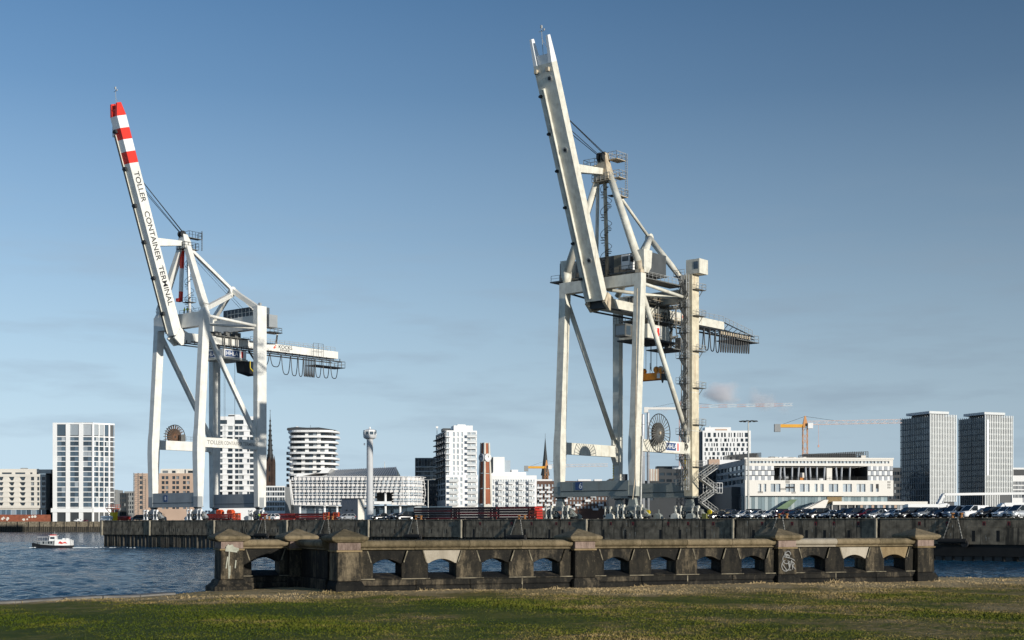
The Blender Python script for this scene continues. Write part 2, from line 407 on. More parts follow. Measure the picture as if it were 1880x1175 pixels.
# stone kerb along the open edge
k = MB()
for (a, b_) in (((-30.0, 14.5), (-12.4, 32.6)), ((-12.4, 32.6), (-8.9, 37.0))):
    A, B_ = Vector((*a, 0)), Vector((*b_, 0)); nn = max(2, int((B_ - A).length / 1.1))
    for i in range(nn):
        p, q = A.lerp(B_, (i + .01) / nn), A.lerp(B_, (i + .99) / nn)
        k.beam(p + Vector((-.05, .1, lawn_z(p.x, p.y) - .12)), q + Vector((-.05, .1, lawn_z(q.x, q.y) - .12)), 0.5, 0.35)
o = k.obj('bank_kerb', BANK, bevel=0.02); tag(o, 'low grey stone kerb on the water edge of the lawn', kind='structure')
# grass blades
def grass():
    rg = np.random.default_rng(3)
    N = 620000
    Y = 15 + 36 * rg.random(N) ** 0.8
    X = (rg.random(N) * 2 - 1) * (0.40 * Y + 0.6)
    ok = np.array([Y[i] < edge_y(X[i]) - 0.15 for i in range(N)])
    X, Y = X[ok], Y[ok]
    d = (X - P3.x) * WN.x + (Y - P3.y) * WN.y
    # patches: thin near the wall foot on the right, thick in the green parts
    pn = (np.sin(X * .9 + 1.3 * np.sin(Y * .45)) + np.sin(Y * .8 + X * .35 + 2)) * .25 + .5
    keep = rg.random(len(X)) < np.clip(0.25 + 0.11 * d, 0.12, 1.0) * (0.35 + 0.65 * pn) + (np.abs(d - 0.55) < 0.3) * 0.35
    X, Y, d, pn = X[keep], Y[keep], d[keep], pn[keep]
    N = len(X)
    Z = np.array([lawn_z(X[i], Y[i]) for i in range(N)]) - 0.01
    h = (0.010 + 0.026 * rg.random(N) ** 2) * (0.6 + 0.8 * pn)
    foot = (d > 0.1) & (d < 0.95)
    tuft = np.clip(np.sin(X[foot] * 2.1) + np.sin(X[foot] * 5.3 + 1) - .3, 0, 2); h[foot] *= 1.0 + 2.0 * tuft * rg.random(foot.sum())
    a = rg.random(N) * np.pi * 2; wd = 0.008 + 0.010 * rg.random(N) + 0.0002 * Y
    lx, ly = (rg.random(N) - .5) * h * 1.4, (rg.random(N) - .5) * h * 1.4
    V = np.empty((N, 3, 3), np.float32)
    V[:, 0] = np.stack([X - np.cos(a) * wd, Y - np.sin(a) * wd, Z], 1)
    V[:, 1] = np.stack([X + np.cos(a) * wd, Y + np.sin(a) * wd, Z], 1)
    V[:, 2] = np.stack([X + lx, Y + ly, Z + h], 1)
    me = bpy.data.meshes.new('grass')
    me.vertices.add(N * 3); me.vertices.foreach_set('co', V.ravel())
    me.loops.add(N * 3); me.loops.foreach_set('vertex_index', np.arange(N * 3, dtype=np.int32))
    me.polygons.add(N); me.polygons.foreach_set('loop_start', np.arange(0, N * 3, 3, dtype=np.int32)); me.polygons.foreach_set('loop_total', np.full(N, 3, np.int32))
    me.update(); me.validate()
    me.materials.append(LAWN)
    o = bpy.data.objects.new('grass', me); COL.objects.link(o)
    tag(o, 'short green and straw coloured grass in front of the balustrade', 'grass', kind='stuff')
grass()

# ------------------------------------------------------------------ stone balustrade
def stone(name, dark, pale, lo, hi, rough=0.85, scale=1.6, mid=None):
    """weathered block: soot and clean patches, run-off streaks, fine grain, lichen specks"""
    m, n, l, b = nodes_of(name)
    geo = n.new('ShaderNodeNewGeometry')
    def noise(sc, det, vec=None, ro=.6):
        q = n.new('ShaderNodeTexNoise'); q.inputs['Scale'].default_value = sc; q.inputs['Detail'].default_value = det; q.inputs['Roughness'].default_value = ro
        l.new(vec or geo.outputs['Position'], q.inputs['Vector']); return q.outputs['Fac']
    mpn = n.new('ShaderNodeMapping'); mpn.inputs['Scale'].default_value = (1.5, 1.5, 0.38); l.new(geo.outputs['Position'], mpn.inputs[0])
    n1 = noise(scale, 9, mpn.outputs[0], .72); n2 = noise(26, 6); n3 = noise(9, 7, None, .75)
    oi = n.new('ShaderNodeObjectInfo')
    def madd(a, k, c):
        q = n.new('ShaderNodeMath'); q.operation = 'MULTIPLY_ADD'; q.inputs[1].default_value = k; l.new(a, q.inputs[0]); l.new(c, q.inputs[2]); return q.outputs[0]
    v = madd(oi.outputs['Random'], 0.22, n1); v = madd(n3, 0.30, v); v = madd(n2, 0.14, v)
    mr = n.new('ShaderNodeMapRange'); mr.inputs[1].default_value = .22; mr.inputs[2].default_value = 1.2; l.new(v, mr.inputs[0])
    rp = n.new('ShaderNodeValToRGB'); e = rp.color_ramp.elements
    e[0].position = lo; e[0].color = (*dark, 1); e[1].position = hi; e[1].color = (*pale, 1)
    k = e.new((lo + hi) / 2); k.color = (*(mid or [d * .62 + p * .38 for d, p in zip(dark, pale)]), 1)
    l.new(mr.outputs[0], rp.inputs[0])
    sp_ = n.new('ShaderNodeMapRange'); sp_.inputs[1].default_value = .68; sp_.inputs[2].default_value = .74; sp_.inputs[4].default_value = .55; l.new(noise(34, 2), sp_.inputs[0])
    mxn = n.new('ShaderNodeMix'); mxn.data_type = 'RGBA'; l.new(sp_.outputs[0], mxn.inputs['Factor']); l.new(rp.outputs[0], mxn.inputs[6]); mxn.inputs[7].default_value = (*[min(.5, p * 1.7) for p in pale], 1)
    l.new(mxn.outputs[2], b.inputs['Base Color'])
    b.inputs['Roughness'].default_value = rough; b.inputs['Specular IOR Level'].default_value = 0.2
    bp = n.new('ShaderNodeBump'); bp.inputs['Strength'].default_value = 0.7; bp.inputs['Distance'].default_value = 0.03
    l.new(madd(n2, .4, n3), bp.inputs['Height']); l.new(bp.outputs[0], b.inputs['Normal'])
    return m
ST_DARK = stone('sooty_stone', (0.0065, 0.0065, 0.006), (0.13, 0.105, 0.07), 0.48, 0.88, scale=2.4, mid=(0.018, 0.0165, 0.0135))
ST_BLOCK = stone('tan_stained_block', (0.007, 0.007, 0.0065), (0.19, 0.15, 0.095), 0.44, 0.88, scale=2.3, mid=(0.030, 0.026, 0.019))
ST_COPE = stone('coping_stone', (0.04, 0.034, 0.02), (0.23, 0.18, 0.11), 0.30, 0.78, scale=3.0, mid=(.12, .095, .055))
ST_PALE = stone('replaced_pale_stone', (0.27, 0.235, 0.18), (0.44, 0.39, 0.31), 0.35, 0.8)
ST_TAN = stone('tan_stone', (0.13, 0.09, 0.045), (0.27, 0.20, 0.11), 0.35, 0.75)
ST_PINK = stone('pink_granite', (0.10, 0.068, 0.055), (0.27, 0.20, 0.165), 0.35, 0.75, scale=6)
MORTAR = mat('lime_mortar', (0.19, 0.165, 0.115), 0.9, var=0.7, scale=5)
ZB, ZC = 3.6, 5.05                                 # base, top of the coping
bal = thing('stone_balustrade', 'blackened stone balustrade with arched openings and capped piers along the lawn', 'balustrade', wall_pt(0, 0, ZB))
bal.rotation_euler = (0, 0, math.atan2(WD.y, WD.x))
# local frame of the balustrade: x along the wall, -y towards the viewer, z up from ZB
def pier(s, y, w=0.64, dp=0.96, moulded=False, x_along=True):
    p = bpy.data.objects.new('pier', None); COL.objects.link(p); p.parent = bal; p.location = (s, y, 0)
    if moulded:
        MB().loft([(0, 0, 0, w + .42, dp + .42), (0, 0, .17, w + .42, dp + .42), (0, 0, .2, w + .34, dp + .34), (0, 0, .27, w + .16, dp + .16), (0, 0, .34, w + .12, dp + .12), (0, 0, .38, w, dp)]).obj('base', ST_DARK, p, bevel=.015)
    else:
        MB().loft([(0, 0, 0, w + .16, dp + .20), (0, 0, .30, w + .14, dp + .18), (0, 0, .42, w + .02, dp + .03)]).obj('base', ST_DARK, p, bevel=.015)
    MB().loft([(0, 0, .385 if moulded else .425, w, dp), (0, 0, 1.18, w - .03, dp - .03)]).obj('shaft', ST_BLOCK, p, bevel=.018)
    MB().loft([(0, 0, 1.183, w + .05, dp + .05), (0, 0, 1.23, w + .05, dp + .05)]).obj('string_course', ST_TAN, p, bevel=.01)
    MB().loft([(0, 0, 1.233, w - .02, dp - .02), (0, 0, 1.425, w - .02, dp - .02)]).obj('neck', ST_PINK, p, bevel=.01)
    W2, D2 = w + .36, dp + .22
    MB().loft([(0, 0, 1.428, w + .1, dp + .1), (0, 0, 1.47, W2 - .08, D2 - .08), (0, 0, 1.50, W2, D2), (0, 0, 1.555, W2, D2), (0, 0, 1.585, W2 - .05, D2 - .05), (0, 0, 1.78, .05, .05)]).obj('cap', ST_COPE, p, bevel=.03)
    return p
piers = [pier(0, 0.02), pier(6.78, 0.02), pier(13.4, 0.02), pier(18.45, 0.02, moulded=False)]
pb1 = pier(-2.32, 3.62, moulded=True); pb2 = pier(-.38, 3.62)
TH = 0.50                                          # wall thickness
def ylim(): return (-0.25, 0.25)
def coping(x0, x1, y, m, along='x'):
    prof = [(-.20, 1.215), (-.30, 1.235), (-.30, 1.262), (-.26, 1.268), (-.26, 1.285), (-.325, 1.295)]
    for i in range(9):
        a = R(-60 + i * 30 * 1.0); 
    arc = [(-.30 - .085 * math.sin(R(t)), 1.385 - .092 * math.cos(R(t))) for t in (15, 40, 65, 90, 115, 140, 165)]
    arc += [(-.2, 1.487)]
    half = prof + arc
    poly = half + [(-p, q) for p, q in reversed(half)]
    if along == 'x': f = lambda u, v, w_: (w_, u + y, v)
    else: f = lambda u, v, w_: (u + y, w_, v)
    return MB().prism(poly, x0, x1, f).obj('coping_stone', m, bal, bevel=.012)
def run(x0, x1, nb, y, pal={}, cop={}, seams=None):
    """nb arches between piers whose faces are at x0 and x1"""
    bay = (x1 - x0) / nb
    ow = 0.74                                      # clear opening
    fy, by = y - TH / 2, y + TH / 2
    for i in range(nb):
        c = x0 + bay * (i + .5)
        ow = .74 + uni(-.03, .05) if i in pal else .72 + uni(-.03, .03)
        # arched head stone: wedge wider at the top, set back between the blocks
        tw, bw = .37 + .17, .37 + .05
        poly = [(c - bw - .02, .90), (c - bw, .865)]
        for k_ in range(11):
            a = -1 + 2 * k_ / 10
            poly.append((c + a * ow / 2, .865 + .115 * (1 - a * a)))
        poly += [(c + bw, .865), (c + bw + .02, .90), (c + tw, 1.212), (c - tw, 1.212)]
        MB().prism(poly, fy + (0 if i not in pal else -.03), by, lambda u, v, w_: (u, w_, v)).obj('arch_stone', pal.get(i, ST_DARK), bal, bevel=.014)
        for sgn in (-1, 1):
            if rnd() < .85: MB().beam((c + sgn * (tw + .012), fy - .066, 1.205), (c + sgn * (bw + .03), fy - .066, .90), .03, .02, up=(0, 1, 0)).obj('mortar_joint', MORTAR, bal)
        # sloping sill
        MB().add([(c - .39, fy - .13, .47), (c + .39, fy - .13, .47), (c + .39, by, .61), (c - .39, by, .61),
                  (c - .39, fy - .13, .44), (c + .39, fy - .13, .44), (c + .39, by, .44), (c - .39, by, .44)],
                 [(0, 1, 2, 3), (7, 6, 5, 4), (0, 4, 5, 1), (1, 5, 6, 2), (2, 6, 7, 3), (3, 7, 4, 0)]).obj('sill', ST_DARK, bal, bevel=.012)
        # plinth stones
        xa, xb = x0 + bay * i + (.006 if i else 0), x0 + bay * (i + 1) - (.006 if i < nb - 1 else 0)
        MB().prism([(fy - .16, 0), (fy - .15, .26), (fy - .11, .29), (by + .15, .29), (by + .15, 0)], xa, xb, lambda u, v, w_: (w_, u, v)).obj('plinth_stone', ST_DARK, bal, bevel=.012)
        of = uni(-.1, .1)
        MB().bb((xa, fy - .125, .296), (xb, by + .1, .437)).obj('plinth_stone', ST_DARK, bal, bevel=.014)
        if rnd() < .4: MB().bb((xb - .02, fy - .135, .10), (xb + .012, fy - .118, .435)).obj('mortar_joint', MORTAR, bal)
    # blocks between the openings
    for i in range(nb + 1):
        a = x0 if i == 0 else x0 + bay * (i - .5) + .39
        b_ = x1 if i == nb else x0 + bay * (i + .5) - .39
        ai = 0 if i == 0 else 1; bi = 0 if i == nb else 1
        poly = [(a + .004, .457), (b_ - .004, .457), (b_ - .002, .86), (b_ - .05 * bi, .90), (b_ - .16 * bi - .004, 1.212), (a + .16 * ai + .004, 1.212), (a + .05 * ai, .90), (a + .002, .86)]
        dd = uni(0, .02)
        MB().prism(poly, fy - .045 - dd, by + .02, lambda u, v, w_: (u, w_, v)).obj('block', ST_BLOCK, bal, bevel=.02)
        MB().bb((a - .02 * ai, fy - .135, .452), (b_ + .02 * bi, fy - .03, .476)).obj('mortar_joint', MORTAR, bal)
    ss = seams or [x0 + bay * i for i in range(nb + 1)]
    for i, (a, b_) in enumerate(zip(ss, ss[1:])): coping(a + (.006 if i else -.01), b_ - (.006 if i < len(ss) - 2 else -.01), y, cop.get(i, ST_COPE))
run(.32, 6.46, 4, 0.02, pal={1: ST_PALE})
run(7.10, 13.08, 4, 0.02)
run(13.72, 18.13, 3, 0.02, pal={1: ST_PALE, 2: ST_TAN}, cop={0: ST_PALE}, seams=[13.72, 15.25, 16.8, 18.13])
run(-2.0, -.70, 1, 3.62)
# return wall between the rear pier and the front corner
for i in range(3):
    ya, yb = 3.24 - i * .96, 3.24 - (i + 1) * .96 + .008
    MB().bb((-.42, yb, 0), (.14, ya, .45)).obj('plinth_stone', ST_DARK, bal, bevel=.012)
    MB().bb((-.36, yb, .455), (.08, ya, 1.212)).obj('block', ST_DARK, bal, bevel=.012)
    coping(yb, ya, -.14, ST_COPE, along='y')
# painted marks on two piers
SPRAY = mat('grey_spray_paint', (0.22, 0.22, 0.21), 0.8, var=0.3, scale=9)
LIMEW = mat('splashed_whitewash', (0.36, 0.36, 0.29), 0.9, var=0.3, scale=9)
def strokes(par, name, m, lines, wdt, y):
    g = MB()
    for ln in lines:
        for (a, b_) in zip(ln, ln[1:]):
            d = Vector((b_[0] - a[0], 0, b_[1] - a[1])); L = d.length or 1e-3; nx = Vector((-d.z, 0, d.x)) / L * wdt / 2
            e_ = d / L * wdt * .4
            A = Vector((a[0], y, a[1])) - e_; B_ = Vector((b_[0], y, b_[1])) + e_
            y -= .0003
            g.add([A - nx, B_ - nx, B_ + nx, A + nx], [(0, 1, 2, 3)])
    return g.obj(name, m, par)
def arc(cx, cz, rx, rz, a0, a1, k=10): return [(cx + rx * math.cos(R(a0 + (a1 - a0) * i / k)), cz + rz * math.sin(R(a0 + (a1 - a0) * i / k))) for i in range(k + 1)]
GY = -.115
strokes(piers[2], 'graffiti', SPRAY, [arc(-.05, .88, .13, .14, 40, 330), arc(-.08, .68, .14, .16, 100, 400), [(.0, .83), (.05, .6), (.12, .84), (.16, .58)],
        [(.05, .98), (-.12, 1.0), (-.1, 1.1)], arc(.0, 1.02, .09, .09, 0, 300), [(.14, .80), (.22, .74), (.15, .68), (.25, .58)], [(-.2, .74), (-.05, .55), (.1, .56)], [(-.15, .95), (.1, .9), (.22, .84)]], .026, -.50)
strokes(pb1, 'whitewash_splash', LIMEW, [[(-.16, 1.2), (-.05, 1.19), (.1, 1.17)], [(-.14, 1.26), (-.02, 1.3), (.02, 1.24), (.14, 1.21)], [(-.12, 1.3), (-.02, 1.22)]], .085, -.513)
strokes(pb1, 'whitewash_runs', LIMEW, [[(-.08, 1.18), (-.1, .8), (-.09, .42)], [(-.13, 1.0), (-.17, .7)], [(.1, .9), (.08, .7)], [(-.06, .75), (-.07, .5)]], .032, -.49)

# ------------------------------------------------------------------ container quay
CONC = mat('stained_concrete', (0.215, 0.178, 0.125), 0.85, var=0.6, scale=0.9, streak=0.9, streak_col=(0.03, 0.026, 0.02), scol_hi=0.62, spots=0.5, bump=0.4, bscale=3)
CONCL = mat('pale_concrete_edge', (0.27, 0.245, 0.19), 0.85, var=0.3, scale=1, streak=0.4, streak_col=(0.05, 0.045, 0.035))
CDARK = mat('shade_dark_concrete', (0.012, 0.011, 0.0095), 0.7, var=0.4, scale=0.7, streak=0.5, streak_col=(0.01, 0.01, 0.01))  # near-black colour paints in the shade of recesses and the quay foot
PILE = mat('weedy_pile', (0.085, 0.075, 0.058), 0.75, var=0.4, scale=0.8, streak=0.6, streak_col=(0.02, 0.018, 0.015))
TARM = mat('quay_asphalt', (0.07, 0.07, 0.068), 0.9, var=0.2, scale=0.4)
g = MB(); pl = [Q(0.6, 0.6, 0), Q(420, 0.6, 0), Q(420, 900, 0), Vector((-288, 1050, 0)), Vector((-234, 860, 0)), Q(0.6, 130, 0)]
k = len(pl); g.add([(p.x, p.y, DECK) for p in pl] + [(p.x, p.y, -2) for p in pl], [tuple(range(k))] + [(i, (i + 1) % k, k + (i + 1) % k, k + i) for i in range(k)])
o = g.obj('quay_deck', TARM); tag(o, 'asphalt deck of the container quay', kind='structure')
qw = thing('quay_wall', 'long stained concrete quay wall on piles below the cranes', 'quay wall', Q(0, 0, 0), -QA)
# local frame: x along the quay, y inland, z over the water
joints = [0.0, 20.3, 45.1, 70.5, 96.1, 122.1, 152.9, 183.8, 209.7, 240.0, 270.0]
for i, (a, b_) in enumerate(zip(joints, joints[1:])):
    zb = 3.0 if i < 6 else 2.75 - .12 * (i - 6)
    MB().bb((a + .55, -.05, zb), (b_ - .05, .55, 5.05)).obj('wall_panel', CONC, qw, bevel=.04)
    MB().bb((a + .55, .04, 5.056), (b_ - .05, .55, DECK - .14)).obj('wall_panel', CONC, qw, bevel=.04)
    MB().bb((a + .55, -.08, DECK - .137), (b_ - .05, .6, DECK + .02)).obj('coping_beam', CONCL if False else CONC, qw, bevel=.03)
    if i: MB().bb((a - .22, -.35, zb - .15), (a + .06, .5, DECK - .02)).obj('joint_post', CONCL, qw, bevel=.03)
    else: MB().bb((a - .1, -.40, zb - .2), (a + .5, .9, DECK - .02)).obj('corner_post', CONCL, qw, bevel=.03)
    MB().bb((a + .12, .3, zb), (a + .53, .9, DECK - .3)).obj('joint_recess', CDARK, qw)
MB().bb((.3, 1.3, -1.5), (270, 1.9, 3.2)).obj('back_wall', CDARK, qw)
MB().bb((150, .22, .75), (270, .56, 2.6)).obj('fender_wall', CDARK, qw)
p0 = None; pd = MB().tube((0, 0, -1), (0, 0, 3.02), .28, n=8).obj('pile', CDARK, qw, smooth=True); pd.location = (231.6, .7, 0)
x = .6; i = 0
while x < 232:
    r_ = .36
    if p0 is None:
        p0 = MB().tube((0, 0, -1), (0, 0, 3.02), .33, n=8).obj('pile', PILE, qw, smooth=True); q_ = p0
    else: q_ = p0.copy(); COL.objects.link(q_)
    if x > 140: q_.data = pd.data  # right-hand piles take the dark copy, shade put into its colour
    q_.location = (x, .62 + uni(-.1, .1) + (0 if x < 150 else .1), 0)
    x += (.72 if (i // 9) % 3 != 1 else 1.5) if x < 46 else (.9 if x < 150 else 1.55)
    i += 1
# ladder slots and painted niches in the panels
REDN = mat('faded_red_niche', (0.20, 0.025, 0.025), 0.8, var=0.3)
for i, (a, b_) in enumerate(zip(joints[:9], joints[1:])):
    nn = 8 if i < 4 else 5
    for k in range(nn):
        x = a + 2.2 + (b_ - a - 3.5) * (k + uni(.1, .6)) / nn
        if i < 5:
            MB().bb((x, -.056, 3.75), (x + .38, .06, 4.55)).obj('slot', CDARK, qw)
            MB().bb((x - .16, -.075, 3.7), (x - .005, .06, 4.6)).obj('slot_edge', CONCL, qw)
        else:
            MB().bb((x, -.056, 2.95), (x + .5, .06, 4.6)).obj('slot', CDARK, qw)
            MB().bb((x + 1.6, .034, 5.35), (x + 2.05, .1, 5.95)).obj('niche', REDN, qw)
            MB().bb((x + 1.72, .030, 5.35), (x + 1.93, .032, 5.8)).obj('niche_shadow', BLACK, qw)
LIME = mat('lime_run', (0.34, 0.32, 0.27), 0.9, var=0.3, scale=3)
random.seed(31)
for i in range(120):
    x = uni(1, 228); z1 = uni(3.6, 4.9) if rnd() < .7 else uni(5.2, 6.2); L_ = uni(.3, 1.1); w_ = uni(.05, .16)
    if min(abs(x - j) for j in joints) < .8: continue
    y0 = -.056 if z1 < 5 else .034
    MB().add([(x, y0, z1), (x + w_, y0, z1 - .05), (x + w_ * .6, y0, max(3.05, z1 - L_)), (x + w_ * .2, y0, max(3.05, z1 - L_))], [(0, 1, 2, 3)]).obj('lime_run', LIME, qw)
# hung log fenders, bollards
FEND = mat('fender_timber', (0.018, 0.017, 0.016), 0.8, var=0.4, scale=2)
RUSTB = mat('rusty_bollard', (0.33, 0.15, 0.05), 0.7, var=0.3, scale=4)
RUSTS = mat('rust_stain', (0.085, 0.05, 0.03), 0.9, var=0.3, scale=3)
for i, px in enumerate((484, 600, 762, 952, 1432, 1752)):
    t = Tq(px, 0)
    lab = ['black log fender hanging on chains below the left crane', 'black log fender hanging on chains beside the row of red trailers', 'black log fender on chains below the dark trailer stack, left end',
           'black log fender with a tyre hung near the middle of the quay wall', 'black log fender hung under the rusty bollards behind the graffiti pier', 'black log fender on chains at the right end of the quay wall'][i]
    f = thing('log_fender', lab, 'fender', Q(t, -.62, 0), -QA, 'log fenders hung on the quay wall')
    z = 3.15 if i < 4 else 3.0
    MB().tube((-2.2, 0, z), (2.2, 0, z), .42, n=12).obj('log', FEND, f, smooth=False)
    for sx in (-1, 1):
        ch = MB()
        a = Vector((sx * .55, .50, DECK + .02)); b_ = Vector((sx * 1.5, 0, z + .3))
        for j in range(14):
            p, q_ = a.lerp(b_, j / 14), a.lerp(b_, (j + 1.15) / 14)
            ch.beam(p, q_, .16 if j % 2 else .07, .07 if j % 2 else .16)
        ch.obj('chain', MSTEEL, f)
    MB().lathe((1.9, -.05, z - .35), [(.25, -.15), (.55, -.17), (.62, 0), (.55, .17), (.25, .15)], 14, 'Y').obj('tyre', RUBBER, f)
    bl = thing('bollard_pair', ['rust brown bollard pair', 'rust brown bollard pair', 'rust brown bollard pair', 'rust brown bollard pair', 'orange rusty pair of mooring bollards behind the graffiti pier', 'orange rusty pair of mooring bollards by the vans'][i] +
               (['  at the white estate car', ' beside the red trailers', ' by the left end of the dark trailers', ' by the right crane bogies', '', ''][i]).replace('  ', ' '), 'bollard', Q(t, 1.0, DECK), -QA, 'mooring bollards on the quay edge')
    for sx in (-.7, .7):
        MB().lathe((sx, 0, 0), [(.36, .0), (.36, .08), (.2, .12), (.17, .5), (.24, .58), (.34, .66), (.34, .76), (.2, .82)], 10).obj('post', RUSTB, bl)
# far quay on the left
fq = thing('far_quay_wall', 'low concrete quay wall across the basin below the white tower', 'quay wall', pt(-60, 963, 1050) * Vector((1, 1, 0)).x if False else Vector(((-60 - CX) / F * 1050, 1050, 0)), 0)
wpx = 1050 / F
zt = zat(957.5, 1050)
jx = [-60, -20, 32, 52, 73, 94, 118, 140, 162, 200]
for a, b_ in zip(jx, jx[1:]):
    xa, xb = (a + 60) * wpx, (b_ + 60) * wpx
    MB().bb((xa + .3, 0, zat(967, 1050)), (xb - .3, 1.2, zt)).obj('wall_panel', CONC, fq)
    MB().bb((xa - .25, -.25, .8), (xa + .25, 1, zt - .1)).obj('joint_post', CDARK, fq)
    nn = int((xb - xa) / 1.3)
    for k in range(nn):
        MB().bb((xa + (k + .15) * (xb - xa) / nn, .3, -1), (xa + (k + .75) * (xb - xa) / nn, 1.0, zat(967, 1050))).obj('pile', PILE, fq)
MB().bb((-200, 1.3, -1), (106, 2, zat(967, 1050))).obj('back_wall', CDARK, fq)
g = MB().add([(-1500, 1051, zt - .02), (-300, 1051, zt - .02), (-300, 2600, zt - .02), (-1500, 2600, zt - .02)], [(0, 1, 2, 3)])
tag(g.obj('far_bank', TARM), 'paved far bank under the left houses', kind='structure')
# ------------------------------------------------------------------ container cranes
def crane_root(tc, label): return thing('container_crane', label, 'crane', Q(tc, 0, DECK), -QA, 'ship-to-shore container cranes')
def zz(z): return z - DECK
def V3(x, w, z): return Vector((x, w, z - DECK))
def spiral(par, x, y, z0, z1, r=1.0, turns=4, m=DSTEEL):
    k = int((z1 - z0) / .42)
    for i in range(k):
        a = 2 * math.pi * turns * i / k
        z = z0 + (z1 - z0) * i / k
        MB().beam(V3(x + .2 * math.cos(a), y + .2 * math.sin(a), z), V3(x + r * math.cos(a), y + r * math.sin(a), z), .34, .07).obj('tread', m, par)
    MB().path([V3(x + r * math.cos(2 * math.pi * turns * i / 80), y + r * math.sin(2 * math.pi * turns * i / 80), z0 + (z1 - z0) * i / 80 + 1.0) for i in range(81)], .05, 4).obj('handrail', m, par)
def bogies(root, x, y, z_top, m, white):
    """one corner: equaliser beam, two bogie frames, eight wheels, clamp cylinders"""
    eq = MB().prism([(-3.0, 1.75), (-2.6, 1.5), (2.6, 1.5), (3.0, 1.75), (.9, 2.5), (.55, z_top), (-.55, z_top), (-.9, 2.5)], -.4, .4, lambda u, v, w_: (x + u, y + w_, v)).obj('equaliser', m, root)
    for s in (-1, 1):
        bx = x + s * 1.95
        bf = MB().prism([(-1.7, .75), (-1.5, .45), (1.5, .45), (1.7, .75), (.6, 1.7), (-.6, 1.7)], -.42, .42, lambda u, v, w_: (bx + u, y + w_, v)).obj('bogie', m, root)
        for k in range(4):
            wx = bx - 1.35 + k * .9
            MB().lathe((wx, y, .38), [(.30, -.30), (.38, -.28), (.38, .28), (.30, .30)], 12, 'Y').obj('wheel', DSTEEL, bf)
        for k in (-.75, .45):
            cl = MB(); cl.tube((bx + k, y - .9, .35), (bx + k, y - .9, 2.2), .17); cl.box((bx + k, y - .9, .22), (.55, .5, .25)); cl.box((bx + k, y - .8, 2.35), (.42, .5, .5))
            cl.obj('rail_clamp', white, root)
            MB().box((bx + k + .45, y - .75, 1.25), (.5, .6, .6)).obj('drive_motor', MSTEEL, root)
    MB().box((x, y, z_top + .12), (1.6, 1.1, .3)).obj('pivot', DSTEEL, root)
def frame(root, P):
    h, m = P['h'], P['m']
    s0, s1, p0, p1, u0, u1, l0, l1 = P['z']
    for s in (-1, 1):
        MB().loft([(s * h, 3.0, zz(s0), P['lu'], P['lw'] * .72), (s * h, 3.1, zz(p0 - 1.2), P['lu'] * 1.12, P['lw'] * 1.15), (s * h, 3.2, zz(p1), P['lu'] * 1.1, P['lw'] * 1.15),
                   (s * h, 3.3, zz(p1 + 2.2), P['lu'], P['lw']), (s * h, 4.75, zz(u0), P['lu'], P['lw'])]).obj('leg', m, root)
        for z in [p1 + 2.3 + k * 7.3 for k in range(int((u0 - p1 - 3) / 7.3) + 1)]:
            f_ = (z - p1 - 2.2) / (u0 - p1 - 2.2); MB().box((s * h, 3.3 + 1.45 * f_, zz(z)), (P['lu'] + .07, P['lw'] + .07, .14)).obj('plate_joint', m, root)
            MB().box((s * h, 21.8, zz(z)), (P['du'][s] + .07, P['dw'][s] + .07, .14)).obj('plate_joint', m, root)
        dw, du = P['dw'][s], P['du'][s]
        MB().loft([(s * h, 21.8, zz(s0), du, dw * .85), (s * h, 21.8, zz(p0), du, dw), (s * h, 21.8, zz(P['dtop'][s]), du, dw)]).obj('leg', P.get('dm', m) if s > 0 else m, root)
        # portal beam with gussets
        MB().prism([(3.8, p0 - 1.6), (4.6, p0), (20.2, p0), (21.0, p0 - 1.6), (21.0, p1 + 1.4), (20.2, p1), (4.6, p1), (3.8, p1 + 1.4)], s * h - .55, s * h + .55, lambda u, v, w_: (w_, u, zz(v))).obj('portal_beam', m, root)
        r = P['dr']
        dg = MB()
        if P['tube']: dg.tube(V3(s * h, 5.3, u0 - 1.0), V3(s * h, 20.9, p1 + .4), r, n=12)
        else: dg.beam(V3(s * h, 5.3, u0 - 1.0), V3(s * h, 20.9, p1 + .4), r * 1.7, r * 2)
        dg.obj('diagonal_brace', m, root, smooth=P['tube'])
        MB().box((s * h, 20.6, zz(p1 + .9)), (.5, 1.4, 1.5)).obj('gusset', m, root)
    for w_, c in ((3.0, P['sg']), (21.8, P['sg'])):
        sb = MB().bb((-h + P['lu'] / 2 + .01, w_ - .75, zz(s0)), (h - P['lu'] / 2 - .01, w_ + .75, zz(s1))).obj('sill_beam', c, root)
        MB().bb((-h - P['lu'] * .5 - .05, w_ - .86, zz(s0) - .25), (h + P['lu'] * .5 + .05, w_ + .86, zz(s0) - .004)).obj('flange', P['sg'], sb)
        MB().bb((-h + 1, w_ - .84, zz(s0) + .75), (h - 1, w_ - .755, zz(s0) + .85)).obj('cable_tray', DSTEEL, sb)
        for s in (-1, 1): MB().bb((s * h - P['lu'] / 2 - .02, w_ - P['lw'] * .42, zz(s0) - .002), (s * h + P['lu'] / 2 + .02, w_ + .6, zz(s1) - .9)).obj('leg_foot', P['sg'], root)
        for s in (-1, 1): bogies(root, s * (h - .3), w_, zz(s0) - .5, P['bm'], P['bw'])
    MB().bb((-h - P['lu'] / 2 - .02, 4.75 - P['lw'] / 2, zz(u0) + .004), (h + P['lu'] / 2 + .02, 4.75 + P['lw'] / 2, zz(u1))).obj('upper_beam', m, root)
    MB().bb((-h + P['du'][-1] / 2 + .01, 20.9, zz(l0)), (h - P['du'][1] / 2 - .01, 22.7, zz(l1))).obj('upper_beam', m, root)
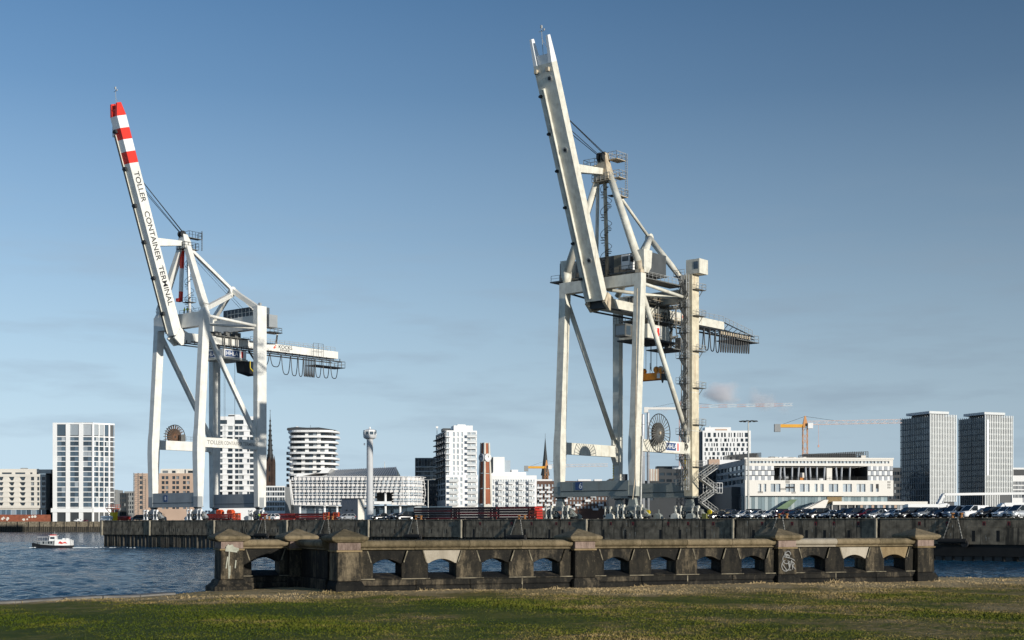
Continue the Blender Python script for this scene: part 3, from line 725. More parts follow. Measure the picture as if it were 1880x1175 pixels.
def festoon(root, loops, z, m=BLACK):
    for (w0, w1, drop) in loops:
        pts = []
        for i in range(13):
            a = i / 12
            pts.append(V3(0, w0 + (w1 - w0) * a, z - drop * (1 - (2 * a - 1) ** 4)))
        for off in ((2.35,)): MB().path([p + Vector((off, 0, 0)) for p in pts], .11, 5).obj('festoon_cable', m, root)
CL_ = None
def boom(root, hb, d, base, tip, sections, m_horn, horn, rails, knobs):
    """raised box boom; base/tip = (w, z) of the underside edge; sections = [(a, b, material)] in metres along it"""
    bw, bz = base; ax = Vector((0, tip[0] - bw, tip[1] - bz)); L = ax.length; ax.normalize()
    nrm = Vector((0, -ax.z, ax.y))                 # away from the upper side: towards the water, the face seen from the left
    B0 = Vector((0, bw, zz(bz)))
    def P_(x, a, q): return B0 + ax * a + Vector((x, 0, 0)) - nrm * q
    root_b = None
    for a, b_, mm in sections:
        vs = [P_(sx * hb, t, q) for t in (a, b_) for sx, q in ((-1, 0), (1, 0), (1, d), (-1, d))]
        o = MB().add(vs, [(0, 1, 2, 3), (7, 6, 5, 4), (0, 4, 5, 1), (1, 5, 6, 2), (2, 6, 7, 3), (3, 7, 4, 0)]).obj('boom_section', mm, root)
    for s in (-1, 1):                              # horns at the tip
        vs = [P_(s * hb, L, 0), P_(s * (hb - .75), L, 0), P_(s * (hb - .75), L, d), P_(s * hb, L, d),
              P_(s * hb, L + horn, d * .35), P_(s * (hb - .45), L + horn, d * .35), P_(s * (hb - .45), L + horn, d * .8), P_(s * hb, L + horn, d * .8)]
        MB().add(vs, [(0, 1, 2, 3), (7, 6, 5, 4), (0, 4, 5, 1), (1, 5, 6, 2), (2, 6, 7, 3), (3, 7, 4, 0)]).obj('boom_horn', m_horn, root)
    MB().add([P_(sx * (hb - .76), t, q) for t in (L - .01, L + 1.6) for sx, q in ((-1, .5), (1, .5), (1, d * .9), (-1, d * .9))], [(0, 1, 2, 3), (7, 6, 5, 4), (0, 4, 5, 1), (1, 5, 6, 2), (2, 6, 7, 3), (3, 7, 4, 0)]).obj('tip_frame', m_horn, root)
    for x, hgt, mm in rails:
        MB().add([P_(x + sx * .09, t, q) for t in (.6, L - 4) for sx, q in ((-1, -.003), (1, -.003), (1, -hgt), (-1, -hgt))], [(0, 1, 2, 3), (7, 6, 5, 4), (0, 4, 5, 1), (1, 5, 6, 2), (2, 6, 7, 3), (3, 7, 4, 0)]).obj('trolley_rail', mm, root)
    for x, a, r in knobs:
        k = MB(); c = P_(x, a, -.02); k.tube(c, c + nrm * .45, r, n=10); k.tube(c + nrm * .2 - Vector((r * 1.2, 0, 0)), c + nrm * .2 + Vector((r * 1.2, 0, 0)), r * .8, n=8)
        k.obj('rope_sheave', DSTEEL, root)
    mast = MB(); c = P_(0, L + 1.6, d * .5); mast.tube(c, c + Vector((-.4, 0, 5)), .06, n=5); mast.tube(c + Vector((-.4, 0, 4.2)) - Vector((.6, 0, 0)), c + Vector((-.4, 0, 4.2)) + Vector((.6, 0, 0)), .05, n=4)
    mast.box(c + Vector((-.4, 0, 5)), (.3, .3, .5)); mast.box(c + Vector((.2, 0, 4.4)), (.22, .22, .3)); mast.tube(c + Vector((-.4, 0, 3)), c + Vector((1.4, .3, 0)), .035, n=4)
    mast.obj('wind_mast', GALV, root)
    return P_, ax, nrm, L

# ---- right crane ------------------------------------------------------------
CR = crane_root(152.7, 'cream rust-streaked container crane with plain raised boom and orange spreader')
frame(CR, dict(h=8.6, m=CREAM, z=(10.9, 13.5, 18.8, 21.0, 49.0, 51.1, 47.9, 50.4), lu=1.5, lw=1.6, dw={-1: 1.3, 1: 2.4}, du={-1: 1.5, 1: 1.9}, dtop={-1: 47.4, 1: 53.0},
               dr=.48, tube=True, sg=GGREY, bm=GGREY, bw=CREAM, dm=mat('yellowed_cream_paint', (.64, .57, .42), .55, var=.25, scale=.8, streak=.65, streak_col=(.34, .21, .10), spots=.7)))
secR = [(0, 34.2, CREAM), (34.2, 42.6, CREAM)]
PR, axR, nR, LR = boom(CR, 2.05, 1.6, (2.37, 46.6), (-12.78, 86.4), secR, WHITE, 4.6, [(-1.15, .30, CREAM), (-.62, .55, CREAM)],
                       [(-1.75, 4.4 + i * 6.6, .28) for i in range(6)])
for a in (7.5, 27.5, 40.0):
    c = PR(.9, a, -.01); MB().tube(c, c + nR * .1, .52, n=14).obj('access_ring', GALV, CR); MB().tube(c + nR * .1, c + nR * .16, .3, n=12).obj('access_cover', DSTEEL, CR)
for sx in (-1.5, 1.1):
    MB().box(PR(sx, 41.6, -.3), (.6, .5, .7)).obj('floodlight', RUSTY, CR)
# hinge
for sx in (-2.0, 2.0): MB().prism([(2.6, 46.3), (3.6, 48.2), (5.2, 47.4), (6.2, 45.4), (4.2, 44.9)], sx - .3, sx + .3, lambda u, v, w_: (w_, u, zz(v))).obj('hinge_bracket', RUSTY, CR)
MB().bb((-1.65, 3.4, zz(45.4)), (1.65, 5.0, zz(46.9))).obj('hinge_beam', DSTEEL, CR)
# girder
MB().bb((-2.05, 5.1, zz(45.6)), (2.05, 44.4, zz(47.2))).obj('girder', CREAM, CR)
for x in (-2.3, 2.3): MB().bb((x - .2, 4.6, zz(45.1)), (x + .2, 55, zz(45.35))).obj('runway_rail', DSTEEL, CR)
MB().rail([V3(2.0, 9, 47.2), V3(2.0, 44.3, 47.2)]).obj('railing', GALV, CR); MB().rail([V3(-2.0, 9, 47.2), V3(-2.0, 44.3, 47.2)]).obj('railing', GALV, CR)
la = MB()
for x in (-2, 2):
    la.tube(V3(x, 44.3, 47.1), V3(x, 56.4, 45.3), .12, n=5); la.tube(V3(x, 44.3, 45.6), V3(x, 56.4, 44.7), .12, n=5)
    for i in range(6):
        a = 44.3 + i * 1.85
        la.tube(V3(x, a, 45.6 - (a - 44.3) * .06), V3(x, a + 1.85, 47.1 - (a + 1.85 - 44.3) * .125), .07, n=4)
for i in range(7): la.tube(V3(-2, 44.5 + i * 1.8, 45.4 - i * .1), V3(2, 44.5 + i * 1.8, 45.4 - i * .1), .09, n=4)
la.obj('end_lattice', DSTEEL, CR)
MB().bb((-2.2, 48, zz(43.9)), (3.1, 56.8, zz(44.05))).obj('end_platform', MSTEEL, CR)
MB().rail([V3(3.0, 48, 44.05), V3(3.0, 56.7, 44.05), V3(-2, 56.7, 44.05)], h=1.4, gap=1.5).obj('railing', GALV, CR)
MB().rail([V3(2.0, 45, 47.0), V3(2.0, 55.8, 45.5)], gap=1.5).obj('railing', GALV, CR)
festoon(CR, [(17.5, 19.5, 2.2), (20, 23.6, 3.4), (26, 29.4, 3.8), (33.6, 36.0, 4.3), (36.2, 38.2, 4.3), (38.4, 40.3, 4.3), (40.5, 42.1, 4.4)] + [(42.3 + i * .92, 42.85 + i * .92, 4.2 - .06 * i) for i in range(13)], 45.0)
for i in range(13): MB().box(V3(2.4, 42.55 + i * .92, 44.75), (.45, .4, .6)).obj('festoon_trolley', RUSTY, CR)
MB().box(V3(0, 30.5, 48.9), (2.6, 2.6, .12)).obj('canopy', DSTEEL, CR)
MB().path([V3(-1.2, 29.5, 47.2), V3(-1.2, 29.5, 48.9)], .07).path([V3(1.2, 31.5, 47.2), V3(1.2, 31.5, 48.9)], .07).obj('canopy_post', GALV, CR)
text('lettering', 'KOCKS', 1.0, mat('faded_grey_lettering', (.42, .41, .40), .6), CR, V3(2.058, 23.6, 46.4), (0, 1, 0), (0, 0, 1), .006)
MB().lathe(V3(2.055, 29.0, 46.5), [(.34, 0), (.34, .02)], 14, 'X').obj('emblem', mat('faded_red_emblem', (.62, .25, .18), .6), CR)
# A-frame
for s in (-1, 1):
    MB().tube(V3(s * 1.3, 5.5, 70.2), V3(s * 8.3, 4.9, 53.2), .62, .80, n=14).obj('pylon_leg', CREAM, CR, smooth=True)
    MB().tube(V3(s * 8.3, 4.9, 53.2), V3(s * 8.6, 4.8, 51.2), .8, .45, n=14).obj('pylon_foot', RUSTY if s > 0 else CREAM, CR, smooth=True)
    MB().loft([(s * 8.75, 5.9, zz(51.35), .9, 1.3), (s * 8.75, 5.9, zz(52.3), 1.5, 2.3), (s * 8.75, 5.9, zz(55.4), 1.7, 2.7)]).obj('pylon_housing', CREAM, CR)
MB().loft([(0, 5.4, zz(69.4), 3.4, 2.0), (0, 5.4, zz(70.6), 3.0, 2.0), (0, 5.4, zz(72.6), 1.9, 1.5), (0, 5.4, zz(74.4), 1.4, 1.2)]).obj('apex_head', RUSTY, CR)
for s in (-1, 1): MB().lathe(V3(s * .5, 4.9, 73.6), [(.5, -.2), (.95, -.2), (.95, .2), (.5, .2)], 16, 'X').obj('apex_sheave', DSTEEL, CR)
for (x0, x1, w0, w1, z) in ((-3.8, -1.2, 4.2, 6.4, 72.2), (.8, 2.8, 5.6, 8.6, 73.2), (1.4, 2.8, 6.4, 8.6, 69.9), (2.0, 3.4, 6.2, 8.4, 66.3), (-2.0, 2.0, 4.4, 6.6, 69.2)):
    MB().bb((x0, w0, zz(z) - .12), (x1, w1, zz(z))).obj('platform', RUSTY, CR)
    MB().rail([V3(x0, w0, z), V3(x1, w0, z), V3(x1, w1, z), V3(x0, w1, z), V3(x0, w0, z)], h=1.3, gap=.9, r=.055).obj('railing', GALV, CR)
ld = MB()
for x in (2.75, 3.2): ld.tube(V3(x, 8.4, 66.3), V3(x, 8.4, 74.4), .05, n=4)
for i in range(20): ld.tube(V3(2.75, 8.4, 66.5 + i * .4), V3(3.2, 8.4, 66.5 + i * .4), .04, n=4)
ld.obj('ladder', GALV, CR)
MB().tube(V3(.1, 5.6, 69.2), V3(.1, 6.4, 51.2), .36, n=12).obj('stair_column', RUSTY, CR, smooth=True)
spiral(CR, .1, 6.0, 51.6, 68.5, 1.05, 4)
MB().tube(V3(-1.5, 5.6, 69.4), V3(-2.2, 6.0, 51.2), .33, n=10).obj('folded_stay', CREAM, CR, smooth=True)
MB().bb((1.0, 5.2, zz(66.3)), (2.2, 6.6, zz(66.45))).obj('platform', DSTEEL, CR)
MB().beam(PR(0, 24.2, 1.5), V3(0, 4.8, 70.9), 1.3, 1.5, 1.0, 1.1).obj('boom_latch', CREAM, CR)
J = V3(0, 20.3, 61.0)
MB().tube(V3(.9, 6.3, 68.9), J, .30, n=10).obj('backstay', CREAM, CR, smooth=True)
MB().tube(J, V3(8.4, 21.3, 50.6), .58, n=12).obj('backstay', CREAM, CR, smooth=True)
MB().tube(J, V3(-8.4, 21.3, 50.6), .58, n=12).obj('backstay', CREAM, CR, smooth=True)
MB().tube(J, V3(8.7, 6.4, 55.3), .62, n=12).obj('backstay_strut', CREAM, CR, smooth=True)
MB().lathe(J, [(.5, -.6), (.85, -.45), (.85, .45), (.5, .6)], 12, 'X').obj('stay_joint', CREAM, CR)
for dx in (-1.4, -.9, .9, 1.4):
    MB().tube(V3(dx * .6, 4.8, 74.0), PR(dx, 34.5 - abs(dx), 1.6), .07, n=5).obj('fore_stay', DSTEEL, CR)
# machinery house, electrical cab
HOUSE = mat('shadowed_house_sheet', (0.075, 0.082, 0.085), .5, var=.15, streak=.3, streak_col=(.03, .03, .03))  # darkened paint stands for the boom's shadow on the house
mh = MB().bb((-13.2, 9.0, zz(52.3)), (7.0, 15.6, zz(56.0))).obj('machinery_house', HOUSE, CR)
RIB = mat('ribbed_sheet', (.30, .27, .21), .6, var=.2)
for i in range(14): MB().bb((-.2 + i * .24, 8.90, zz(52.4)), (-.06 + i * .24, 8.995, zz(55.9))).obj('sheet_rib', RIB, mh)
for i in range(26): MB().bb((-12.9 + i * .28, 8.93, zz(52.35)), (-12.82 + i * .28, 8.995, zz(53.6))).obj('sheet_rib', RIB, mh)
MB().bb((-13.4, 6.2, zz(51.9)), (7.2, 15.8, zz(52.12))).obj('house_floor', MSTEEL, CR)
for x in (-8.5, -2, 4.5): MB().bb((x - .25, 5.6, zz(51.1)), (x + .25, 6.1, zz(51.9))).obj('floor_post', MSTEEL, CR)
MB().rail([V3(-13.2, 6.3, 52.1), V3(7, 6.3, 52.1)], gap=2).obj('railing', MSTEEL, CR)
cab = MB().bb((3.2, 6.5, zz(52.6)), (5.0, 8.2, zz(55.3))).obj('control_cab', WHITE, CR)
MB().bb((3.4, 6.46, zz(54.1)), (4.8, 6.497, zz(55.0))).obj('cab_window', G_DARK, cab); MB().bb((5.003, 6.8, zz(54.0)), (5.04, 7.9, zz(55.0))).obj('cab_window', G_DARK, cab)
# plan bracing between the landside corner and the front beam
MB().tube(V3(8.6, 20.7, 48.4), V3(8.6, 5.6, 49.4), .32, n=10).obj('plan_brace', CREAM, CR, smooth=True)
MB().tube(V3(8.2, 20.7, 48.3), V3(0.5, 5.8, 49.1), .32, n=10).obj('plan_brace', CREAM, CR, smooth=True)
MB().tube(V3(-8.6, 20.7, 48.6), V3(-8.6, 5.6, 49.4), .2, n=8).obj('plan_brace', DSTEEL, CR, smooth=True)
MB().bb((5.0, 6.6, zz(50.6)), (8.2, 20.0, zz(50.8))).obj('walkway', MSTEEL, CR)
MB().rail([V3(8.2, 6.8, 50.8), V3(8.2, 19.8, 50.8)], gap=1.2).obj('railing', GALV, CR)
# trolley with cabin and signs
tr = MB().bb((-3.4, 15.0, zz(40.9)), (3.2, 22.5, zz(43.6))).obj('trolley', CREAM, CR)
MB().bb((-3.6, 14.6, zz(40.6)), (3.5, 24.5, zz(40.88))).obj('trolley_floor', DSTEEL, tr)
top = MB()
for w_ in (15.5, 19, 22.5, 25): 
    for x in (-3, 3): top.tube(V3(x, w_, 43.6), V3(x, w_, 48.2), .16, n=6)
top.bb((-3.2, 15, zz(47.6)), (3.2, 26, zz(47.8))); top.bb((-3.2, 15, zz(44.4)), (3.3, 26, zz(44.6)))
for w_ in (15.5, 19, 22.5): top.tube(V3(3, w_, 44.6), V3(3, w_ + 3, 47.6), .1, n=5)
top.obj('trolley_frame', MSTEEL, tr)
mc = MB()
for i in range(9): mc.box(V3(uni(-2, 2.4), 16 + i * 1.1, 48.4 + uni(0, .5)), (uni(.6, 1.6), uni(.6, 1.2), uni(.8, 1.5)))
for i in range(7): mc.tube(V3(2.6, 15.5 + i * 1.3, 44.8), V3(2.6, 15.5 + i * 1.3, 44.8 + uni(1, 2.4)), uni(.15, .35), n=7)
mc.obj('hoist_machinery', MSTEEL, tr)
MB().rail([V3(3.3, 15, 47.8), V3(3.3, 26, 47.8)], gap=1.0).obj('railing', RUSTY, tr)
MB().rail([V3(3.3, 15, 44.6), V3(3.3, 26, 44.6)], gap=1.0).obj('railing', RUSTY, tr)
MB().bb((3.203, 16.4, zz(41.3)), (3.23, 19.6, zz(43.3))).obj('sign_panel', WHITE, tr); MB().bb((3.233, 16.7, zz(41.5)), (3.25, 17.9, zz(43.1))).obj('sign_field', NAVY, tr); MB().bb((3.233, 18.2, zz(41.5)), (3.25, 18.9, zz(43.1))).obj('sign_stripe', RED, tr)
dc = MB().bb((-2.2, 12.0, zz(41.2)), (.2, 14.0, zz(43.6))).obj('driver_cabin', MSTEEL, tr)
MB().bb((-2.0, 11.95, zz(41.5)), (0, 11.99, zz(43.2))).obj('cabin_window', G_BLUE, dc); MB().bb((.203, 12.3, zz(41.5)), (.23, 13.7, zz(43.2))).obj('cabin_window', G_BLUE, dc)
MB().rail([V3(-2.4, 11.7, 43.6), V3(.4, 11.7, 43.6)], gap=.7).obj('railing', DSTEEL, dc)
sb = MB()
for i in range(26): sb.tube(V3(uni(-2.5, 3.1), uni(23, 26.5), uni(39.8, 42)), V3(uni(-2.5, 3.1), uni(23, 26.5), uni(41, 44.5)), uni(.08, .2), n=5)
sb.bb((-2.6, 23, zz(39.6)), (3.2, 29, zz(39.8))); sb.box(V3(2.4, 27, 41), (1.2, .9, 2.2)); sb.box(V3(1.2, 25, 41), (1.0, 1.2, 2.4))
sb.obj('service_platform', MSTEEL, tr)
MB().rail([V3(3.2, 23, 39.8), V3(3.2, 33, 41.0)], gap=.9, h=1.5).obj('railing', DSTEEL, tr)
for x, w_ in ((-2.4, 19.6), (2.2, 19.6), (-2.4, 22.6), (2.2, 22.6), (-.3, 21.4), (.2, 20.4)):
    MB().tube(V3(x, w_, 40.6), V3(x, w_, 35.4), .045, n=4).obj('hoist_rope', DSTEEL, tr)
# spreader hangs on the ropes: a thing of its own
sp_ = thing('container_spreader', 'orange container spreader hanging under the right crane', 'spreader', Q(152.7, 21.1, 33.3), -QA)
MB().bb((-3.0, -1.0, .2), (3.0, -.6, 1.5)).obj('side_beam', ORANGE, sp_); MB().bb((-3.0, .6, .2), (3.0, 1.0, 1.5)).obj('side_beam', ORANGE, sp_)
for x in (-3.2, 3.2): MB().bb((x - .19, -1.2, 0), (x + .19, 1.2, 1.2)).obj('end_beam', DSTEEL if x > 0 else ORANGE, sp_)
MB().bb((-1.6, -.59, .3), (1.6, .59, 1.3)).obj('centre_frame', ORANGE, sp_)
for x in (-2.4, 1.6, 2.6):
    for y in (-.8, .8):
        MB().lathe((x, y, 2.1), [(.25, -.12), (.62, -.12), (.62, .12), (.25, .12)], 14, 'Y').obj('sheave', RUSTY if x > 2 else ORANGE, sp_)
        MB().bb((x - .3, y - .2, 1.5), (x + .3, y - .13, 2.3)).obj('sheave_bracket', ORANGE, sp_)
for x in (-3.2, 3.25):
    for y in (-1.1, 1.1): MB().loft([(x, y, -.6, .15, .15), (x, y, 0, .4, .4)]).obj('flipper', DSTEEL, sp_)
MB().bb((1.9, -1.03, .4), (2.6, -1.003, 1.3)).obj('plate', WHITE, sp_)
MB().tube((-.4, 0, 1.4), (-.4, 0, 3.6), .05, n=5).tube((.3, 0, 1.3), (-.4, 0, 3.2), .04, n=4).obj('signal_cable', DSTEEL, sp_)
# cable reel
rl = MB().lathe(V3(10.2, 8.2, 22.2), [(.3, -.25), (1.9, -.22), (1.9, .22), (.3, .25)], 28, 'X').obj('cable_reel', mat('wound_cable', (.05, .045, .038), .7, var=.3, scale=4), CR)
for i in range(28):
    a = 2 * math.pi * i / 28
    MB().beam(V3(10.5, 8.2 + .3 * math.cos(a), 22.2 + .3 * math.sin(a)), V3(10.5, 8.2 + 3.45 * math.cos(a), 22.2 + 3.45 * math.sin(a)), .11, .08, up=(1, 0, 0)).obj('spoke', MSTEEL, rl)
MB().path([V3(10.5, 8.2 + 3.48 * math.cos(2 * math.pi * i / 40), 22.2 + 3.48 * math.sin(2 * math.pi * i / 40)) for i in range(41)], .09, 5).obj('rim', DSTEEL, rl)
MB().bb((9.16, 7.6, zz(20)), (9.9, 8.8, zz(22.8))).obj('reel_bracket', MSTEEL, CR)
MB().lathe(V3(10.5, 8.2, 22.2), [(.28, 0), (.28, .25)], 12, 'X').obj('hub', RUSTY, rl)
# pipe on the front leg, sign on the portal beam, warning stripes
MB().tube(V3(9.7, 3.9, 21.5), V3(9.6, 3.5, 8.0), .16, n=8).obj('conduit', GALV, CR); MB().path([V3(9.5, 2.6, 48), V3(9.5, 1.9, 14), V3(9.4, 1.3, 10)], .1, 6).obj('cable_run', RUSTY, CR)
sg = MB().bb((9.16, 12.2, zz(19.1)), (9.2, 17.0, zz(20.9))).obj('sign_panel', WHITE, CR)
MB().bb((9.203, 12.4, zz(19.3)), (9.22, 15.6, zz(20.7))).obj('sign_field', NAVY, sg); text('lettering', 'HHLA', 1.2, WHITE, sg, V3(9.225, 12.7, 20.0), (0, 1, 0), (0, 0, 1), .006); MB().bb((9.203, 16.1, zz(19.3)), (9.22, 16.5, zz(20.7))).obj('sign_stripe', RED, sg)
npl = MB().bb((-4.2, 2.19, zz(11.9)), (-2.6, 2.245, zz(13.4))).obj('number_plate', NAVY, CR); text('lettering', '6', 1.5, WHITE, npl, V3(-3.0, 2.18, 12.6), (1, 0, 0), (0, 0, 1), .006, 'CENTER')
for s in (-1, 1):
    for i in range(9): MB().bb((s * 8.6 - (.76 if s < 0 else .96), 20.55 if s > 0 else 21.1, zz(14.0 + i * .5)), (s * 8.6 - .5, 20.6 if s > 0 else 21.14, zz(14.25 + i * .5))).obj('warning_stripe', YELLOW, CR)
# lift mast, stairs and lookout on the landside leg
lm = MB()
for x in (7.9, 9.0):
    for w_ in (19.5, 20.3): lm.tube(V3(x, w_, 12), V3(x, w_, 53), .12, n=5)
for i in range(22): 
    z = 12.5 + i * 1.85
    lm.tube(V3(7.9, 19.5, z), V3(9.0, 19.5, z), .06, n=4); lm.tube(V3(9.0, 19.5, z), V3(9.0, 20.3, z), .06, n=4)
lm.obj('lift_mast', GALV, CR)
MB().bb((8.1, 19.7, zz(26)), (8.8, 20.2, zz(52))).obj('lift_shaft', MSTEEL, CR)
for i in range(16):
    z = 13.0 + i * 2.4
    if i % 2 == 0:
        MB().bb((7.3, 18.5, zz(z) - .1), (9.9, 19.35, zz(z))).obj('stair_landing', MSTEEL, CR)
        MB().rail([V3(7.3, 18.5, z), V3(9.9, 18.5, z), V3(9.9, 19.3, z)], gap=.9).obj('railing', GALV, CR)
    st = MB()
    a, b_ = (V3(9.5, 18.95, z), V3(8.0, 18.95, z + 2.4)) if i % 2 else (V3(8.0, 18.95, z), V3(9.5, 18.95, z + 2.4))
    st.beam(a - Vector((0, .35, 0)), b_ - Vector((0, .35, 0)), .08, .22); st.beam(a + Vector((0, .3, 0)), b_ + Vector((0, .3, 0)), .08, .22)
    for j in range(9): st.box(a.lerp(b_, (j + .5) / 9), (.24, .64, .05))
    st.rail([a - Vector((0, .38, 0)), b_ - Vector((0, .38, 0))], gap=1.2)
    st.obj('stair_flight', MSTEEL, CR)
for i in range(4):
    z = 7.4 + i * 2.2
    st = MB(); a, b_ = (V3(11.4, 20.6, z), V3(12.6, 24.2, z + 2.2)) if i % 2 else (V3(12.6, 24.2, z), V3(11.4, 20.6, z + 2.2))
    st.beam(a, b_, .9, .12); st.rail([a + Vector((.45, 0, 0)), b_ + Vector((.45, 0, 0))], gap=.8); st.rail([a - Vector((.45, 0, 0)), b_ - Vector((.45, 0, 0))], gap=.8)
    st.obj('stair_flight', GALV, CR)
MB().bb((10.4, 23.2, zz(11.4)), (13.4, 25.2, zz(11.55))).obj('stair_landing', GALV, CR); MB().rail([V3(10.4, 23.2, 11.5), V3(13.4, 23.2, 11.5), V3(13.4, 25.2, 11.5)], h=1.9, gap=.7, r=.06).obj('railing', WHITE, CR)
for z in (16.5, 24.5, 31.5, 38.5, 45.2, 50.2):
    MB().bb((9.56, 20.7, zz(z) - .1), (10.6, 23.9, zz(z))).obj('side_landing', MSTEEL, CR); MB().rail([V3(10.55, 20.7, z), V3(10.55, 23.9, z), V3(9.6, 23.9, z)], gap=.9).obj('railing', GALV, CR)
    MB().path([V3(10.5, 23.0, z), V3(9.6, 23.0, z - 1.2)], .06, 4).obj('landing_bracket', MSTEEL, CR)
lk = MB().bb((8.2, 20.6, zz(53.05)), (11.2, 23.6, zz(55.8))).obj('lookout', CREAM, CR)
MB().bb((9.9, 20.56, zz(53.9)), (10.9, 20.597, zz(55.3))).obj('lookout_window', G_BLUE, lk); MB().bb((5.6, 20.3, zz(52.8)), (8.1, 22.6, zz(52.95))).obj('lookout_platform', MSTEEL, lk)
MB().rail([V3(5.6, 22.6, 52.95), V3(5.6, 20.3, 52.95), V3(8.1, 20.3, 52.95)], gap=.8).obj('railing', GALV, lk)
jr = MB()
for i in range(20): jr.tube(V3(uni(6.6, 9), uni(19.2, 20.6), uni(47.5, 50)), V3(uni(6.6, 9), uni(19.2, 20.6), uni(50, 53)), .07, n=4)
jr.obj('pipe_cluster', GALV, CR)
MB().box(V3(8.6, 4.75, 51.5), (1.2, 1.3, .6)).obj('pylon_bearing', RUSTY, CR)

# ---- left crane -------------------------------------------------------------
CL = crane_root(26.2, 'white container crane with red and white boom tip and lettering down the boom')
CL_ = CL
frame(CL, dict(h=8.9, m=WARMW, z=(9.9, 13.1, 24.0, 26.3, 53.0, 56.4, 54.0, 57.4), lu=1.65, lw=2.0, dw={-1: 2.4, 1: 2.9}, du={-1: 1.6, 1: 1.6}, dtop={-1: 58.6, 1: 59.6},
               dr=.52, tube=False, sg=SGREY, bm=SGREY, bw=WHITE))
LEN_L = math.hypot(15.9, 49.3)
PL, axL, nL, LL = boom(CL, 1.35, 2.6, (1.6, 51.0), (-14.4, 100.3),
    [(0, 40.9, WARMW), (40.9, 43.6, RED), (43.6, 46.4, WHITE), (46.4, 49.0, RED), (49.0, LEN_L, WHITE)], RED, 2.9, [(-1.2, .35, DSTEEL), (-.9, .2, CREAM)],
    [(-.55, 5.5 + i * 8.6, .5) for i in range(6)])
MB().bb((-2.3, -13.2, zz(96.2)), (-1.36, -12.4, zz(98.6))).obj('floodlight', WHITE, CL)
BLK = mat('black_lettering', (.015, .015, .017), .6, var=.05)
ud = Vector((0, ax_ := (-nL).y, (-nL).z))
for body, a, sz in (('TOLLER', 38.9, 2.0), ('CONTAINER', 29.6, 2.0), ('TERMINAL', 16.6, 2.0)):
    text('lettering', body, sz, BLK, CL, PL(1.358, a, 1.22), -axL, -nL, .006, sx=1.02)
for sx in (-1.3, 1.3): MB().prism([(1.6, 50.4), (3.4, 53.0), (5.6, 52.0), (6.6, 49.6), (3.6, 48.8)], sx - .28, sx + .28, lambda u, v, w_: (w_, u, zz(v))).obj('hinge_bracket', WARMW, CL)
MB().bb((-1.0, 3.3, zz(49.6)), (1.0, 5.2, zz(51.2))).obj('hinge_beam', RUSTY, CL)
MB().bb((-1.5, 5.3, zz(50.1)), (1.5, 55.0, zz(52.0))).obj('girder', WARMW, CL)
for x in (-1.8, 1.8): MB().bb((x - .2, 4.4, zz(49.2)), (x + .2, 55.8, zz(49.45))).obj('runway_rail', DSTEEL, CL)
hg = MB()
for i in range(22): hg.bb((1.6, 5 + i * 2.4, zz(49.4)), (1.75, 5.15 + i * 2.4, zz(50.15)))
hg.obj('rail_hanger', DSTEEL, CL)
MB().rail([V3(1.4, 25, 52), V3(1.4, 54, 52)], gap=1.6).obj('railing', GALV, CL); MB().rail([V3(-1.4, 25, 52), V3(-1.4, 54, 52)], gap=1.6).obj('railing', GALV, CL)
MB().bb((-1.6, 46, zz(47.6)), (2.6, 56.6, zz(47.75))).obj('end_platform', DSTEEL, CL); MB().rail([V3(2.5, 46, 47.75), V3(2.5, 56.6, 47.75), V3(-1.5, 56.6, 47.75)], h=1.6, gap=1.2, r=.06).obj('railing', MSTEEL, CL)
MB().rail([V3(2.2, 45.5, 49.4), V3(2.2, 49, 49.4)], h=4, gap=1.2, r=.06).obj('maintenance_cage', MSTEEL, CL)
festoon(CL, [(26.8, 30.4, 3.1), (30.6, 34.2, 3.2), (34.4, 37.4, 4.9), (37.6, 39.9, 5.0), (40.1, 41.8, 5.0), (45.9, 48.2, 4.8), (48.7, 51.0, 4.7), (51.4, 54.2, 4.6)] + [(42.0 + i * .55, 42.5 + i * .55, 4.9) for i in range(7)], 49.2)
MB().prism([(0, 0), (.9, .5), (.3, .5), (.9, 1.0), (.5, 1.0), (-.2, .4)], 1.503, 1.515, lambda u, v, w_: (w_, 32.6 + u, zz(50.65 + v))).obj('emblem', mat('red_emblem', (.6, .1, .06), .6), CL)
text('lettering', 'KOCKS', 1.25, BLK, CL, V3(1.512, 34.1, 51.35), (0, 1, 0), (0, 0, 1), .006, sx=1.15); text('lettering', 'KRANE', .85, BLK, CL, V3(1.512, 34.7, 50.55), (0, 1, 0), (0, 0, 1), .006, sx=1.2)
for s in (-1, 1):
    MB().beam(V3(s * 1.2, 5.6, 73.0), V3(s * 8.7, 4.9, 58.0), 1.25, 1.35, 1.5, 1.6, up=(0, 1, 0)).obj('pylon_leg', WARMW, CL)
    MB().beam(V3(s * 8.7, 4.9, 58.0), V3(s * 8.85, 4.8, 56.5), 1.5, 1.6, .6, .7, up=(0, 1, 0)).obj('pylon_foot', WARMW, CL)
    MB().loft([(s * 8.9, 4.75, zz(56.42), 1.5, 1.8), (s * 8.9, 4.9, zz(57.4), 1.1, 1.2)]).obj('pylon_bearing', WARMW, CL)
MB().loft([(0, 5.6, zz(72.6), 3.4, 2.0), (0, 5.6, zz(74.2), 2.8, 1.9), (0, 5.4, zz(76.0), 1.4, 1.3)]).obj('apex_head', WARMW, CL)
for s in (-1, 1): MB().lathe(V3(s * .5, 4.9, 76.0), [(.4, -.2), (.8, -.2), (.8, .2), (.4, .2)], 14, 'X').obj('apex_sheave', DSTEEL, CL)
